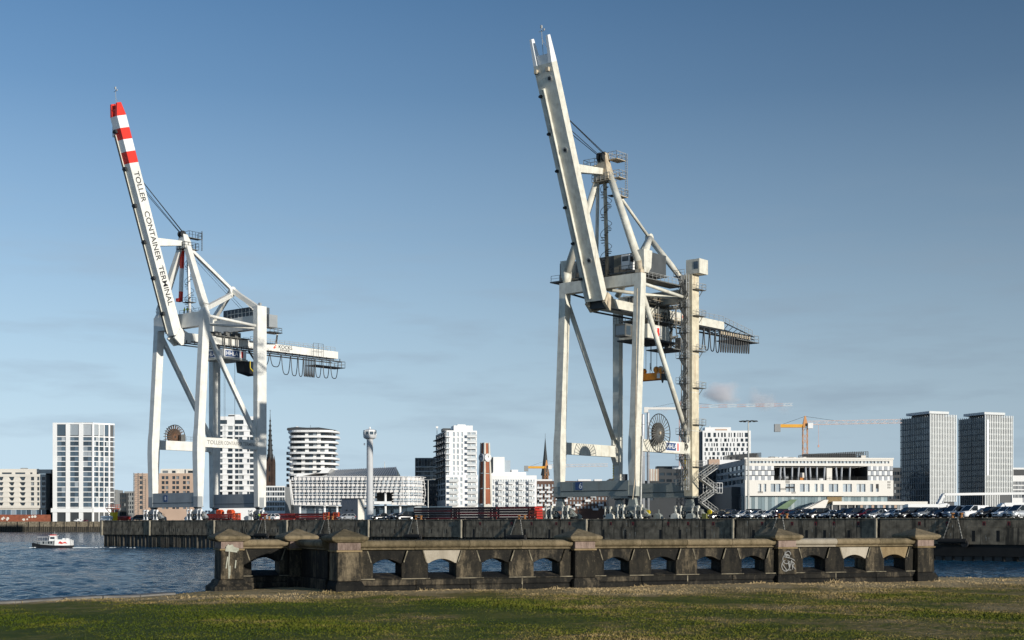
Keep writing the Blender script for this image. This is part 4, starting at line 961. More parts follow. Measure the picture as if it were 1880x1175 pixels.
for (x0, x1, w0, w1, z) in ((-.5, 1.2, 6.2, 10.0, 75.4), (-1.7, 1.8, 4.5, 8.6, 72.5)):
    MB().bb((x0, w0, zz(z) - .12), (x1, w1, zz(z))).obj('platform', MSTEEL, CL); MB().rail([V3(x0, w0, z), V3(x1, w0, z), V3(x1, w1, z), V3(x0, w1, z)], h=1.5, gap=.9, r=.055).obj('railing', DSTEEL, CL)
ld = MB()
for x in (1.1, 1.5): ld.tube(V3(x, 9.9, 72.5), V3(x, 9.9, 77.4), .05, n=4)
for i in range(12): ld.tube(V3(1.1, 9.9, 72.7 + i * .4), V3(1.5, 9.9, 72.7 + i * .4), .04, n=4)
ld.obj('ladder', MSTEEL, CL)
MB().tube(V3(0, 6.6, 72.5), V3(.2, 7.2, 56.4), .36, n=12).obj('stair_column', WHITE, CL, smooth=True)
spiral(CL, .15, 7.0, 56.6, 69.5, 1.1, 3)
MB().bb((-1.4, 6.2, zz(59.6)), (1.2, 8.2, zz(59.75))).obj('platform', MSTEEL, CL); MB().rail([V3(-1.4, 6.2, 59.75), V3(1.2, 6.2, 59.75), V3(1.2, 8.2, 59.75)], gap=.9).obj('railing', DSTEEL, CL)
for za, zb, mm in ((72.6, 68.0, RED), (68.0, 62.4, WHITE), (62.4, 60.6, RED)):
    f = lambda z: V3(-1.2 - (72.6 - z) * .06, 6.0, z)
    MB().beam(f(za), f(zb), .75, .75).obj('folded_stay', mm, CL)
MB().box(V3(-2.1, 5.7, 60.3), (1.2, 1.2, .8)).obj('stay_link', RED, CL)
MB().beam(PL(0, 22.2, 2.5), V3(0, 5.2, 73.8), 1.6, 1.9, .9, 1.1).obj('boom_latch', WARMW, CL)
J = V3(0, 20.3, 64.3)
MB().beam(V3(.9, 6.6, 72.6), J, .8, .7).obj('backstay', WARMW, CL)
MB().beam(J, V3(8.7, 21.2, 59.2), 1.0, 1.1, 1.2, 1.2).obj('backstay', WARMW, CL); MB().beam(J, V3(-8.7, 21.2, 57.8), 1.0, 1.1).obj('backstay', WARMW, CL)
MB().beam(J + Vector((0, 0, -1)), V3(8.5, 5.4, 57.2), 1.0, 1.1).obj('backstay_strut', WARMW, CL)
MB().beam(J + Vector((.4, .6, 0)), V3(7.0, 24.2, 57.6), .9, .9).obj('backstay_strut', WARMW, CL)
MB().lathe(J, [(.5, -.6), (.95, -.45), (.95, .45), (.5, .6)], 10, 'X').obj('stay_joint', WARMW, CL)
for dx in (-1.1, -.7, .7, 1.1): MB().tube(V3(dx * .6, 4.8, 76.4), PL(dx, 37.5 - abs(dx), 2.6), .075, n=5).obj('fore_stay', DSTEEL, CL)
for dx in (-.5, .5): MB().tube(V3(dx, 6.6, 72.4), V3(dx + 1.5, 24, 58.4), .04, n=4).obj('hoist_rope', DSTEEL, CL)
BHOUSE = mat('slate_house_sheet', (.085, .105, .125), .5, var=.12)
mh = MB().bb((-7.4, 23.4, zz(57.5)), (5.8, 27.5, zz(60.2))).obj('machinery_house', BHOUSE, CL)
for i in range(9): MB().bb((-5.8 + i * 1.45, 23.3, zz(57.55)), (-5.6 + i * 1.45, 23.385, zz(59.9))).obj('frame_post', WARMW, mh)
MB().bb((-5.8, 23.3, zz(58.9)), (6.0, 23.385, zz(59.05))).obj('frame_rail', WARMW, mh)
mh2 = MB().bb((7.4, 23.9, zz(54.6)), (9.9, 26.6, zz(57.8))).obj('electrical_house', SGREY, CL)
MB().lathe(V3(8.4, 23.88, 56.2), [(.4, -.03), (.4, .02)], 12, 'Y').obj('vent_fan', BLACK, mh2)
MB().bb((7.4, 23.6, zz(53.3)), (10.6, 27.6, zz(53.5))).obj('platform', DSTEEL, CL); MB().rail([V3(10.5, 23.7, 53.5), V3(10.5, 27.5, 53.5), V3(7.6, 27.5, 53.5)], gap=1.2, r=.06).obj('railing', MSTEEL, CL)
MB().beam(V3(9.6, 26.8, 53.2), V3(1.9, 33, 52.2), .4, .5).obj('platform_brace', WARMW, CL)
MB().tube(V3(8.9, 20.9, 54.6), V3(8.6, 5.8, 55.6), .36, n=10).obj('plan_brace', WARMW, CL, smooth=True); MB().tube(V3(8.5, 20.9, 54.2), V3(0.5, 5.8, 54.6), .36, n=10).obj('plan_brace', WARMW, CL, smooth=True)
MB().box(V3(8.9, 21.8, 60.0), (.6, .6, .9)).obj('beacon_post', SGREY, CL)
MB().rail([V3(-1, 5, 56.4), V3(8, 5, 56.4)], gap=1.5).obj('railing', MSTEEL, CL)
# trolley, sign box and driver cabin
tr = MB().bb((-5.0, 15.4, zz(46.9)), (2.9, 22.4, zz(49.0))).obj('trolley', SGREY, CL)
MB().bb((-5.1, 15.2, zz(46.5)), (3.0, 22.8, zz(46.85))).obj('trolley_floor', CREAM, tr)
MB().bb((2.903, 15.5, zz(47.0)), (2.95, 22.3, zz(48.95))).obj('sign_panel', WHITE, tr); MB().bb((2.953, 15.8, zz(47.2)), (2.97, 20.2, zz(48.75))).obj('sign_field', NAVY, tr)
text('lettering', 'HHLA', 1.45, WHITE, tr, V3(2.975, 16.0, 47.95), (0, 1, 0), (0, 0, 1), .006); MB().bb((2.953, 20.8, zz(47.2)), (2.97, 21.4, zz(48.75))).obj('sign_stripe', RED, tr)
MB().bb((-4.9, 15.35, zz(47.0)), (2.6, 15.397, zz(48.95))).obj('sign_panel', WHITE, tr); MB().bb((-4.6, 15.3, zz(47.2)), (-.6, 15.347, zz(48.75))).obj('sign_field', NAVY, tr); text('lettering', 'HHLA', 1.45, WHITE, tr, V3(-4.3, 15.29, 47.95), (1, 0, 0), (0, 0, 1), .006)
mc = MB()
for i in range(12): mc.box(V3(uni(-2, 2.4), 14.5 + i * .7, 52.7 + uni(0, .4)), (uni(.6, 1.5), uni(.6, 1.1), uni(.8, 1.5)))
for w_ in (16, 18, 20): mc.tube(V3(2.3, w_, 49), V3(2.3, w_, 52.2), .2, n=6)
mc.bb((-2.6, 14, zz(52.05)), (2.7, 24, zz(52.2)))
mc.obj('hoist_machinery', MSTEEL, tr)
dc = MB().prism([(22.2, 46.6), (22.6, 43.9), (26.2, 43.2), (28.6, 44.2), (28.6, 46.8)], -1.0, 2.2, lambda u, v, w_: (w_, u, zz(v))).obj('driver_cabin', BLACK, tr)
MB().path([V3(2.25, 24.2, 46.8), V3(2.25, 24.2, 45.0), V3(2.25, 25.6, 43.9)], .12).obj('cabin_ladder', YELLOW, dc); MB().prism([(24.5, 46.4), (24.5, 44.2), (27.5, 44.0), (27.8, 46.4)], 2.203, 2.23, lambda u, v, w_: (w_, u, zz(v))).obj('cabin_window', G_DARK, dc)
st = MB(); st.rail([V3(2.4, 28.6, 43.4), V3(2.4, 23.4, 49.2)], gap=.7); st.beam(V3(2.4, 28.8, 43.4), V3(2.4, 23.6, 49.2), .6, .15)
st.rail([V3(2.4, 22, 49.2), V3(2.4, 30, 49.2)], gap=.8); st.obj('service_stair', DSTEEL, tr)
for x, w_ in ((-2.2, 16.5), (2.0, 16.5), (-2.2, 19.5), (2.0, 19.5), (.2, 21)): MB().tube(V3(x, w_, 46.5), V3(x, w_, 26.5), .03, n=4).obj('hoist_rope', MSTEEL, tr)
text('lettering', 'TOLLER', 1.35, mat('grey_lettering', (.25, .24, .22), .6), CL, V3(9.46, 5.2, 25.15), (0, 1, 0), (0, 0, 1), .006); text('lettering', 'CONTAINER TERMINAL', 1.25, MATS['grey_lettering'], CL, V3(9.46, 10.2, 25.15), (0, 1, 0), (0, 0, 1), .006, sx=.78)
npl = MB().bb((-3.6, 2.19, zz(11.0)), (-2.1, 2.245, zz(12.6))).obj('number_plate', NAVY, CL); text('lettering', 'B', 1.2, WHITE, npl, V3(-2.85, 2.18, 11.8), (1, 0, 0), (0, 0, 1), .006, 'CENTER')
rl = MB().lathe(V3(-10.1, 10.2, 27.4), [(.3, -.25), (2.1, -.22), (2.1, .22), (.3, .25)], 24, 'X').obj('cable_reel', MATS['wound_cable'], CL)
for i in range(24):
    a = 2 * math.pi * i / 24
    MB().beam(V3(-9.75, 10.2 + .3 * math.cos(a), 27.4 + .3 * math.sin(a)), V3(-9.75, 10.2 + 3.0 * math.cos(a), 27.4 + 3.0 * math.sin(a)), .12, .08, up=(1, 0, 0)).obj('spoke', mat('rust_brown_steel', (.16, .085, .05), .7, var=.3, scale=2), rl)
    MB().beam(V3(-10.4, 10.2 + 1.3 * math.cos(a), 27.4 + 1.3 * math.sin(a)), V3(-10.4, 10.2 + 3.0 * math.cos(a), 27.4 + 3.0 * math.sin(a)), .10, .3, up=(1, 0, 0)).obj('spoke', MATS['rust_brown_steel'], rl)
MB().path([V3(-9.75, 10.2 + 3.0 * math.cos(2 * math.pi * i / 40), 27.4 + 3.0 * math.sin(2 * math.pi * i / 40)) for i in range(41)], .1, 5).obj('rim', DSTEEL, rl)
MB().bb((-9.3, 11.0, zz(26.4)), (-8.5, 12.4, zz(28.0))).obj('reel_bracket', MSTEEL, CL)
MB().rail([V3(-8.4, 11, 26.4), V3(-8.4, 20, 26.4)], gap=1.5).obj('railing', MSTEEL, CL)
# ------------------------------------------------------------------ buildings
def glassm(): return G_DARK
class Bd:
    def __init__(s, name, label, px, Y, yaw=0.0, cat='building', group=None, ground=DECK):
        s.Y, s.g, s.yaw = Y, ground, yaw
        s.X0 = (px - CX) / F * Y
        s.c, s.s = math.cos(yaw), math.sin(yaw)
        s.r = thing(name, label, cat, (s.X0, Y, ground), yaw, group)
    def X(s, px):
        k = (px - CX) / F; return (k * s.Y - s.X0) / (s.c - k * s.s)
    def S(s, px):                                  # distance inward along the left side
        k = (px - CX) / F; return (k * s.Y - s.X0) / (-s.s - k * s.c)
    def Z(s, py, x=0.0): return EZ + (HY - py) / F * (s.Y + x * s.s) - s.g
    def m(s): return s.Y / F
def fbox(g, o, d, x0, x1, a, b_, z0, z1):          # a..b: depth along the outward normal
    o = Vector((o[0], o[1], 0)); d = Vector((d[0], d[1], 0)); n_ = Vector((d.y, -d.x, 0))
    ps = [o + d * x + n_ * q + Vector((0, 0, z)) for z in (z0, z1) for x, q in ((x0, b_), (x1, b_), (x1, a), (x0, a))]
    g.add(ps, [(3, 2, 1, 0), (4, 5, 6, 7), (0, 1, 5, 4), (1, 2, 6, 5), (2, 3, 7, 6), (3, 0, 4, 7)])
def piece(name, m, par, o, d, x0, x1, a, b_, z0, z1):
    o = Vector((o[0], o[1], 0)); d = Vector((d[0], d[1], 0)); n_ = Vector((d.y, -d.x, 0))
    c = o + d * ((x0 + x1) / 2) + n_ * ((a + b_) / 2) + Vector((0, 0, (z0 + z1) / 2))
    return ub(name, m, par, c, (abs(x1 - x0), abs(b_ - a), abs(z1 - z0)), math.atan2(d.y, d.x))
def facade(par, o, d, w, z0, z1, rows, wm, gm, t=.6, x0=0.0, pick=None):
    """wall with real openings (one mesh) and a recessed pane in each opening"""
    g = MB(); z = z0
    for za, zb, ops in sorted(rows):
        if za - z > .01: fbox(g, o, d, x0, w, -t, 0, z, za)
        x = x0
        for xa, xb in sorted(ops):
            if xa - x > .01: fbox(g, o, d, x, xa, -t, 0, za, zb)
            mm = pick(xa, za) if pick else gm
            piece('window', mm, par, o, d, xa, xb, -t * .85, -t * .55, za, zb)
            x = xb
        if w - x > .01: fbox(g, o, d, x, w, -t, 0, za, zb)
        z = zb
    if z1 - z > .01: fbox(g, o, d, x0, w, -t, 0, z, z1)
    return g.obj('wall', wm, par)
def grid(B, xs, pys):                               # [(px a, px b)] x [(py top, py bottom)]
    return [(B.Z(b_), B.Z(a), [(B.X(p), B.X(q)) for p, q in xs]) for a, b_ in pys]
FW = mat('facade_white', (.80, .80, .79), .6, var=.05, scale=.05, streak=.08, streak_col=(.5, .5, .48))
FCREAM = mat('facade_cream', (.70, .66, .59), .7, var=.06, scale=.05)
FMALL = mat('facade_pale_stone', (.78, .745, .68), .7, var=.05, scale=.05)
FPEACH = mat('facade_peach_brick', (.50, .36, .27), .8, var=.12, scale=.1)
FBRICK = mat('facade_red_brick', (.30, .10, .05), .8, var=.2, scale=.2)
FBROWN = mat('facade_dark_brick', (.13, .075, .055), .8, var=.2, scale=.15)
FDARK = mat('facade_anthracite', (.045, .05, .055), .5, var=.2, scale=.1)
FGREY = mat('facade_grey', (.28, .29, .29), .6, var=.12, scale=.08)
FPANEL = mat('facade_grey_panel', (.36, .38, .41), .5, var=.06)
COPPER = mat('church_copper_roof', (.035, .04, .042), .7, var=.3, scale=.3)
CHBRICK = mat('church_sooty_brick', (.06, .038, .028), .85, var=.4, scale=.25)
SCAF = mat('scaffold_steel', (.20, .19, .18), .6, .3, var=.2)

# cream apartment house, far left
B = Bd('apartment_house', 'cream apartment house with slanted balcony openings at the left edge', -46, 1075, 0, ground=7.7)
w = B.X(84); dep = 26
rows = [(375.4, 382), (385.1, 391.1), (394.2, 400.6), (403.6, 409.7), (413, 419.1), (422.4, 428)]
g = MB(); bt = [870.5] + [500 + b_ for a, b_ in rows]; tp = [500 + a for a, b_ in rows] + [932.8]
for a, b_ in zip(bt, tp): fbox(g, (0, 0), (1, 0), 0, w, -.8, .25, B.Z(b_), B.Z(a))
ops_t = [(-45, -30), (-26, -12), (-4, 6.5), (15.5, 26.5), (35.3, 47)]
for a, b_ in rows:
    za, zb = B.Z(500 + b_), B.Z(500 + a)
    xs_ = sorted(ops_t + [(56.3, 62.5), (67.8, 72), (77.2, 83.5)])
    prev = -46; psl = 0
    for i, (p, q) in enumerate(xs_ + [(84, 84)]):
        sl = 2.4 if (p, q) in ops_t else 0           # slanted jamb on the right of each balcony
        xa, xb = B.X(prev), B.X(p)
        if xb - xa > .05: g.prism([(xa - psl * B.m(), za), (xb, za), (xb, zb), (xa, zb)], -.8, 0, lambda u, v, w_: (u, -w_, v))
        prev, psl = q, sl
        if p < 84: piece('window', G_DARK, B.r, (0, 0), (1, 0), B.X(p), B.X(q), -.9, -.82, za, zb)
        if sl: MB().prism([(B.X(p), za), (B.X(p) + 4.2 * B.m(), za), (B.X(p), zb)], .2, .7, lambda u, v, w_: (u, w_, v)).obj('balcony_screen', FCREAM, B.r)
g.obj('wall', FCREAM, B.r)
ub('core', FCREAM, B.r, (w / 2, dep / 2 + 1, B.Z(871) / 2 + 4.5), (w - .1, dep, B.Z(871) - 9.2))
for i in range(14): piece('window', G_BLUE, B.r, (0, 0), (1, 0), w * (i + .04) / 14, w * (i + .96) / 14, -1.6, -1.4, 0, B.Z(933))
ub('ground_floor', FDARK, B.r, (w / 2, dep / 2 + 2, 2.4), (w - .3, dep - 1, 4.7))
facade(B.r, (0, 4), (1, 0), B.X(68), B.Z(870.4), B.Z(860.5), [(B.Z(870), B.Z(867), [(B.X(a), B.X(b_)) for a, b_ in ((-30, -8), (0, 18), (24.5, 43), (52, 56.2), (64, 67))])], FCREAM, G_DARK)
ub('penthouse', FCREAM, B.r, (B.X(34), 9, B.Z(865)), (B.X(66), 8, 3)); ub('plant_room', FGREY, B.r, (B.X(37), 9, B.Z(859.8)), (4.5, 4, 1.2))
B = Bd('office_block', 'dark glazed block wedged between cream house and white tower', 84, 1085, 0, ground=7.7)
facade(B.r, (0, 0), (1, 0), B.X(100), 0, B.Z(869), grid(B, [(86 + i * 3.4, 88.4 + i * 3.4) for i in range(4)], [(876 + i * 9.4, 882 + i * 9.4) for i in range(7)]), FDARK, G_DARK)
ub('core', FDARK, B.r, (B.X(92), 9, B.Z(869) / 2 - .1), (B.X(100) - .2, 16, B.Z(869) - .3))
MURAL = mat('mural_brick', (.27, .085, .045), .85, var=.3, scale=.4)
mw = Bd('mural_wall', 'long red brick wall with pale painted mural patches below the cream house', -46, 1062, 0, 'wall', ground=7.7)
ub('wall', MURAL, mw.r, (mw.X(93) / 2, .5, 2.6), (mw.X(93), 1, 5.2))
for i in range(16):
    x = mw.X(uni(-40, 70)); MB().lathe((x, -.03, uni(1.3, 3.8)), [(uni(.5, 1.2), 0), (uni(.3, .6), -.05)], 7, 'Y').obj('mural_patch', FCREAM, mw.r)
# white tower with deep grid
B = Bd('apartment_tower', 'tall white gridded apartment tower standing alone on the left', 97, 1060, 0.0, ground=7.7)
w = B.X(170.5); wr = 30.0
# right side face recedes from the corner at px 170.5 towards px 210
d2 = Vector((.80, .60))
k_ = (210 - CX) / F; cxw, cyw = B.X0 + w, 1060.0
len2 = (k_ * cyw - cxw) / (d2.x - k_ * d2.y)
fl = [(801 + i * 9.36, 809.0 + i * 9.36) for i in range(14)]
zb0 = B.Z(933); zt = B.Z(776)
core = MB().prism([(.4, .6), (w - .2, .6), (w + d2.x * (len2 - .4) - .5, d2.y * (len2 - .4) + .6), (w + d2.x * len2 - 14, 34), (.4, 34)], 0, B.Z(779), lambda u, v, w_: (u, v, w_)).obj('core', FDARK, B.r)
for (o_, dd, ww, bays) in (((0, 0), (1, 0), w, [(104.5, 121), (128.5, 145), (152.5, 169)]), ((w, 0), (d2.x, d2.y), len2, [(.045, .255), (.295, .49), (.53, .72), (.79, .99)])):
    xs_ = [(B.X(a), B.X(b_)) for a, b_ in bays] if ww == w else [(a * ww, b_ * ww) for a, b_ in bays]
    for a, b_ in fl:
        for q, (xa, xb) in enumerate(xs_):
            if ww != w and q == 3: piece('balcony_window', G_DARK, B.r, o_, dd, xa, xb, -1.6, -1.5, B.Z(b_), B.Z(a)); continue
            h_ = (xa + xb) / 2
            piece('window', G_BLUE, B.r, o_, dd, xa, h_ - .06, -.5, -.4, B.Z(b_), B.Z(a)); piece('window', G_BLUE, B.r, o_, dd, h_ + .06, xb, -.5, -.4, B.Z(b_), B.Z(a))
        piece('floor_slab', FW, B.r, o_, dd, .0, ww, -.6, .15, B.Z(b_ + 1.4), B.Z(b_))
    for xa, xb in xs_[:3]: piece('window', G_BLUE, B.r, o_, dd, xa, xb, -.5, -.4, B.Z(799), B.Z(779)); piece('window', G_DARK, B.r, o_, dd, xa, xb, -1.6, -1.4, 0, B.Z(941))
    edges = [0] + [v for ab in xs_ for v in ab] + [ww]
    for a, b_ in zip(edges[::2], edges[1::2]):
        if b_ - a > .15: piece('pier', FW, B.r, o_, dd, a, b_, -.6, .45, 0, zt)
    piece('parapet', FW, B.r, o_, dd, .02, ww - .02, -.55, .35, B.Z(779), zt - .05); piece('parapet', FW, B.r, o_, dd, .02, ww - .02, -.55, .3, B.Z(802.4), B.Z(800.6))
    piece('base_band', FW, B.r, o_, dd, -1.2 if ww == w else .3, ww * (1 if ww == w else .82), -.5, .9, B.Z(940.5), zb0)
ub('plant_room', FGREY, B.r, (w * .7, 10, zt - .5), (14, 8, 2.2))
# small grey houses behind
for i, (a, b_, ty, lab, mm) in enumerate(((203, 216, 899, 'small grey house right beside the white tower', FGREY), (214, 232, 905, 'small dark house second from the white tower', FDARK), (228, 247, 902, 'small grey green house by the scaffold', FGREY))):
    B = Bd('small_house', lab, a, 1110 + i * 6, 0, 'house')
    facade(B.r, (0, 0), (1, 0), B.X(b_), 0, B.Z(ty), grid(B, [(a + 1.5 + k * 4.2, a + 4.2 + k * 4.2) for k in range(int((b_ - a - 1) / 4.2))], [(ty + 3 + k * 8, ty + 8 + k * 8) for k in range(5)]), mm, G_DARK)
    ub('core', mm, B.r, (B.X(b_) / 2, 8.2, B.Z(ty) / 2 - .1), (B.X(b_) - .1, 15, B.Z(ty) - .3))
# peach house under construction
B = Bd('brick_apartments', 'peach brick apartments seen through the left crane portal', 247, 740, 0)
w = B.X(356)
xs_ = [(256, 262), (264, 266.5)] + [(q, q + 5.8) for p in (297, 316.5, 335.5, 354.8 - 8) for q in (p - 1.5, p + 5.5)]
xs_ = [(256, 262)] + [(p + k * 7, p + 5.6 + k * 7) for p in (277, 296.5, 316.0, 335.5) for k in (0, 1)]
facade(B.r, (0, 0), (1, 0), w, 0, B.Z(869), grid(B, xs_, [(874 + i * 9.1, 879.8 + i * 9.1) for i in range(7)]), FPEACH, G_DARK, t=.9)
ub('core', FPEACH, B.r, (w / 2, 10, B.Z(869) / 2 - .2), (w - .2, 18, B.Z(869) - .4))
facade(B.r, (B.X(291), 4), (1, 0), B.X(322) - B.X(291), B.Z(869), B.Z(861), [(B.Z(868), B.Z(863.5), [(1, 4), (6, 8)])], FCREAM, G_DARK); facade(B.r, (B.X(338), 4), (1, 0), B.X(354) - B.X(338), B.Z(869), B.Z(861), [(B.Z(868), B.Z(863.5), [(1, 4)])], FCREAM, G_DARK)
ub('penthouse', FCREAM, B.r, (B.X(322), 9, B.Z(865)), (B.X(352) - B.X(292), 8, 2.8))
sc_ = Bd('scaffold', 'grey steel scaffold tower beside the peach apartments', 245, 725, 0, 'scaffold')
g = MB(); H_ = sc_.Z(868)
for x in (0, 2.2, 4.4, 6.0):
    for y in (0, 1.4): g.tube((x, y, 0), (x, y, H_ - (0 if x < 5 else 3)), .12, n=4)
for k in range(13):
    z = k * H_ / 13; g.bb((0, 0, z), (6.0, 1.4, z + .12)); g.tube((0, 0, z + 1), (6, 0, z + 1), .08, n=4); g.tube((0, 0, z), (3, 0, z + H_ / 13), .08, n=4)
g.obj('frame', SCAF, sc_.r)
# white tower behind the crane
B = Bd('apartment_tower', 'white banded apartment tower seen between the left crane legs', 399, 800, 0)
w = B.X(470)
rr_ = [(771, 778.5)] + [(782.3 + i * 10.05, 788.8 + i * 10.05) for i in range(15)]
def xs5(i):
    if i == 0: return [(403.5, 416.7), (431.3, 447), (457.5, 465.5)]
    return [(399.8, 408.4), (418.5 if i % 3 else 416.5, 427), (431.3, 438), (438.6, 445), (453.5, 457.5) if i % 2 else (444.9, 447.5), (458.4, 466)]
facade(B.r, (0, 0), (1, 0), w, 0, B.Z(764.5), [(B.Z(b_), B.Z(a), [(B.X(p), B.X(q)) for p, q in xs5(i)]) for i, (a, b_) in enumerate(rr_)], FW, G_DARK)
for i in range(1, 16): piece('floor_band', FW, B.r, (0, 0), (1, 0), -.1, w + .1, .003, .35, B.Z(rr_[i][0] - .2), B.Z(rr_[i][0] - 3.0))
ub('core', FGREY, B.r, (w / 2, 10.8, B.Z(765) / 2), (w - .1, 20, B.Z(765))); ub('roof_box', FW, B.r, (B.X(428), 6, B.Z(763.5)), (B.X(440) - B.X(419), 6, 2)); ub('roof_sign', DSTEEL, B.r, (B.X(424), 1, B.Z(763)), (3.5, .3, .7))
# church with spire
B = Bd('church', 'tall dark openwork church spire behind the left crane', 496, 1250, 0, 'church')
mm_ = B.m(); hb_ = 6.8 * mm_
MB().loft([(0, 0, 0, hb_ * 2.1, hb_ * 2.1), (0, 0, B.Z(852), hb_ * 2.1, hb_ * 2.1)]).obj('tower', CHBRICK, B.r)
for s in (-1, 1):
    for t_ in (-1, 1):
        MB().loft([(s * hb_, t_ * hb_, 0, 1.8, 1.8), (s * hb_, t_ * hb_, B.Z(850), 1.6, 1.6), (s * hb_, t_ * hb_, B.Z(836), .1, .1)]).obj('pinnacle', CHBRICK, B.r)
    MB().prism([(-hb_ * .9, B.Z(853)), (hb_ * .9, B.Z(853)), (0, B.Z(838))], s * hb_ - .4, s * hb_ + .4, lambda u, v, w_: (u, w_, v)).obj('gable', CHBRICK, B.r)
for i in range(3):
    for z in (905, 885, 866): MB().prism([(-.7, 0), (.7, 0), (.7, 4.5), (0, 6), (-.7, 4.5)], -hb_ * 1.06, -hb_ * 1.04, lambda u, v, w_: (u + (i - 1) * 3.4, w_, v + B.Z(z))).obj('lancet', BLACK, B.r)
MB().lathe((0, 0, 0), [(hb_ * .92, B.Z(852)), (hb_ * .62, B.Z(826)), (hb_ * .40, B.Z(804)), (hb_ * .22, B.Z(784)), (hb_ * .08, B.Z(765)), (.12, B.Z(755))], 8).obj('spire', COPPER, B.r)
for k in range(9):
    z = 846 - k * 9; r_ = hb_ * (.92 - (852 - z) / 92 * .9)
    for a in range(8): MB().loft([(r_ * math.cos(a * .785), r_ * math.sin(a * .785), B.Z(z), .7, .7), (r_ * 1.0 * math.cos(a * .785), r_ * math.sin(a * .785), B.Z(z) + 1.5, .2, .2)]).obj('crocket', COPPER, B.r)
MB().tube((0, 0, B.Z(757)), (0, 0, B.Z(752)), .15).box((0, 0, B.Z(754)), (1.4, .2, .25)).obj('cross', DSTEEL, B.r)
# low office
B = Bd('office_block', 'low dark office with white floor bands right of the left crane', 484, 600, 0)
rr_ = [(894.5 + i * 9.2, 901 + i * 9.2) for i in range(5)]
facade(B.r, (0, 0), (1, 0), B.X(523), 0, B.Z(892), grid(B, [(486 + i * 4.6, 490.2 + i * 4.6) for i in range(8)], rr_), FW, G_DARK, t=.5)
ub('core', FGREY, B.r, (B.X(503), 9, B.Z(893) / 2), (B.X(523) - .2, 16, B.Z(893)))
B = Bd('office_block', 'narrow dark office tucked between low office and banded tower', 523, 620, 0)
facade(B.r, (0, 0), (1, 0), B.X(540), 0, B.Z(900), grid(B, [(524 + i * 4, 527.2 + i * 4) for i in range(4)], [(903 + i * 9, 909 + i * 9) for i in range(4)]), FDARK, G_DARK, t=.5)
ub('core', FDARK, B.r, (B.X(531), 9, B.Z(901) / 2), (B.X(540) - .2, 16, B.Z(901)))
# tower with swinging balcony slabs
B = Bd('apartment_tower', 'cream tower with curved swinging balcony slabs and dark glass', 570, 900, 0)
mm_ = B.m()
lv = [789.5 + i * 9.95 for i in range(15)]
for i, y in enumerate(lv):
    L_ = [46, 45, 44, 45, 46, 47, 47, 46, 45, 44, 43, 42, 42, 41, 41][i]; R_ = [47, 47, 45.5, 44, 46.5, 48, 46, 44, 43, 42, 42, 41, 41, 40, 40][i]
    ph = i * 1.1; poly = []
    for k in range(36):
        a = 2 * math.pi * k / 36; ca, sa = math.cos(a), math.sin(a)
        rx = R_ if ca > 0 else L_
        n_ = 2.0 / 3.4
        x = (abs(ca) ** n_) * rx * (1 if ca > 0 else -1); yy = (abs(sa) ** n_) * 40 * (1 if sa > 0 else -1)
        q = 1 + .035 * math.sin(3 * a + ph)
        poly.append((x * mm_ * q, yy * mm_ * q + 13))
    z = B.Z(y)
    MB().prism(poly, z - 1.3, z, lambda u, v, w_: (u, v, w_)).obj('balcony_slab', FW, B.r)
    if i < 14:
        zb = B.Z(lv[i + 1])
        for k in range(11):
            x0 = (-40 + k * 7.2) * mm_; gm = [G_BLUE, FW, G_DARK, G_DARK, FW, G_DARK, G_BLUE, FW, G_DARK, FW, G_DARK][(k + i // 4) % 11]
            yo = 3.0 + .9 * math.sin(k * .9 + i * .8) + .012 * (abs(k - 5) ** 3)
            ub('window' if gm not in (FW,) else 'wall_panel', gm, B.r, (x0 + 3.4 * mm_, yo + .6, (z - 1.3 + zb) / 2), (6.9 * mm_, .3, z - 1.3 - zb - .01))
for i in range(9):
    y = lv[4 + i]; MB().prism([(0, 0), (-7.5 * mm_, 2), (-8.5 * mm_, 5), (-5 * mm_, 8), (0, 9)], B.Z(y) - 1.6, B.Z(y) + .2, lambda u, v, w_: (u - 39 * mm_, v + 3, w_)).obj('side_balcony', FDARK, B.r)
ub('core', FDARK, B.r, (0, 15, B.Z(790) / 2), (74 * mm_, 21, B.Z(790)))
MB().prism([(-45, 789), (-44, 785), (-28, 783.2), (-8, 784.5), (14, 784), (34, 787), (46, 789.2)], 3, 24, lambda u, v, w_: (u * mm_, w_, B.Z(v))).obj('roof', FDARK, B.r)
ub('roof_box', FW, B.r, (-27 * mm_, 6, B.Z(785)), (1.4, 2, 2.2)); MB().tube((-3 * mm_, 8, B.Z(784)), (-3 * mm_, 8, B.Z(779)), .1).obj('aerial', DSTEEL, B.r)
# film-clad office with solar roof
B = Bd('film_clad_office', 'long white net-clad office with dark sloping glass roof', 533, 540, 0)
FILM = mat('white_film_frame', (.74, .73, .71), .5, var=.08, scale=.1); PEACHF = mat('peach_floor_band', (.76, .73, .70), .6, var=.06)
GLF = glass('film_glass', (.11, .14, .17), .12, .5, light=(.30, .33, .36), share=.25); mm_ = B.m()
def fx(px, py): return B.X(px)
def top_y(px): return 877.5 - (px - 533) * .011
def bot_y(px): return 927 + min(5, (px - 533) * .058) if px < 690 else 926
rowz = [(881.8, 889.2), (892.9, 900.0), (903.6, 911.0), (914.6, 922.5)]
for ri, (a, b_) in enumerate(rowz):
    lean = (ri - 1.5) * .0
    segs = [(541 + k * 7.95, 548.2 + k * 7.95) for k in range(25)]
    for p, q in segs:
        if 687 < p < 719.5 and ri >= 2: continue
        piece('window', GLF if p < 700 else G_PALE, B.r, (0, 0), (1, 0), B.X(p), B.X(q), -.4, -.25, B.Z(b_), B.Z(a))
bands = [(875.8, 881.8), (889.2, 892.9), (900.0, 903.6), (911.0, 914.6), (922.5, 927.0)]
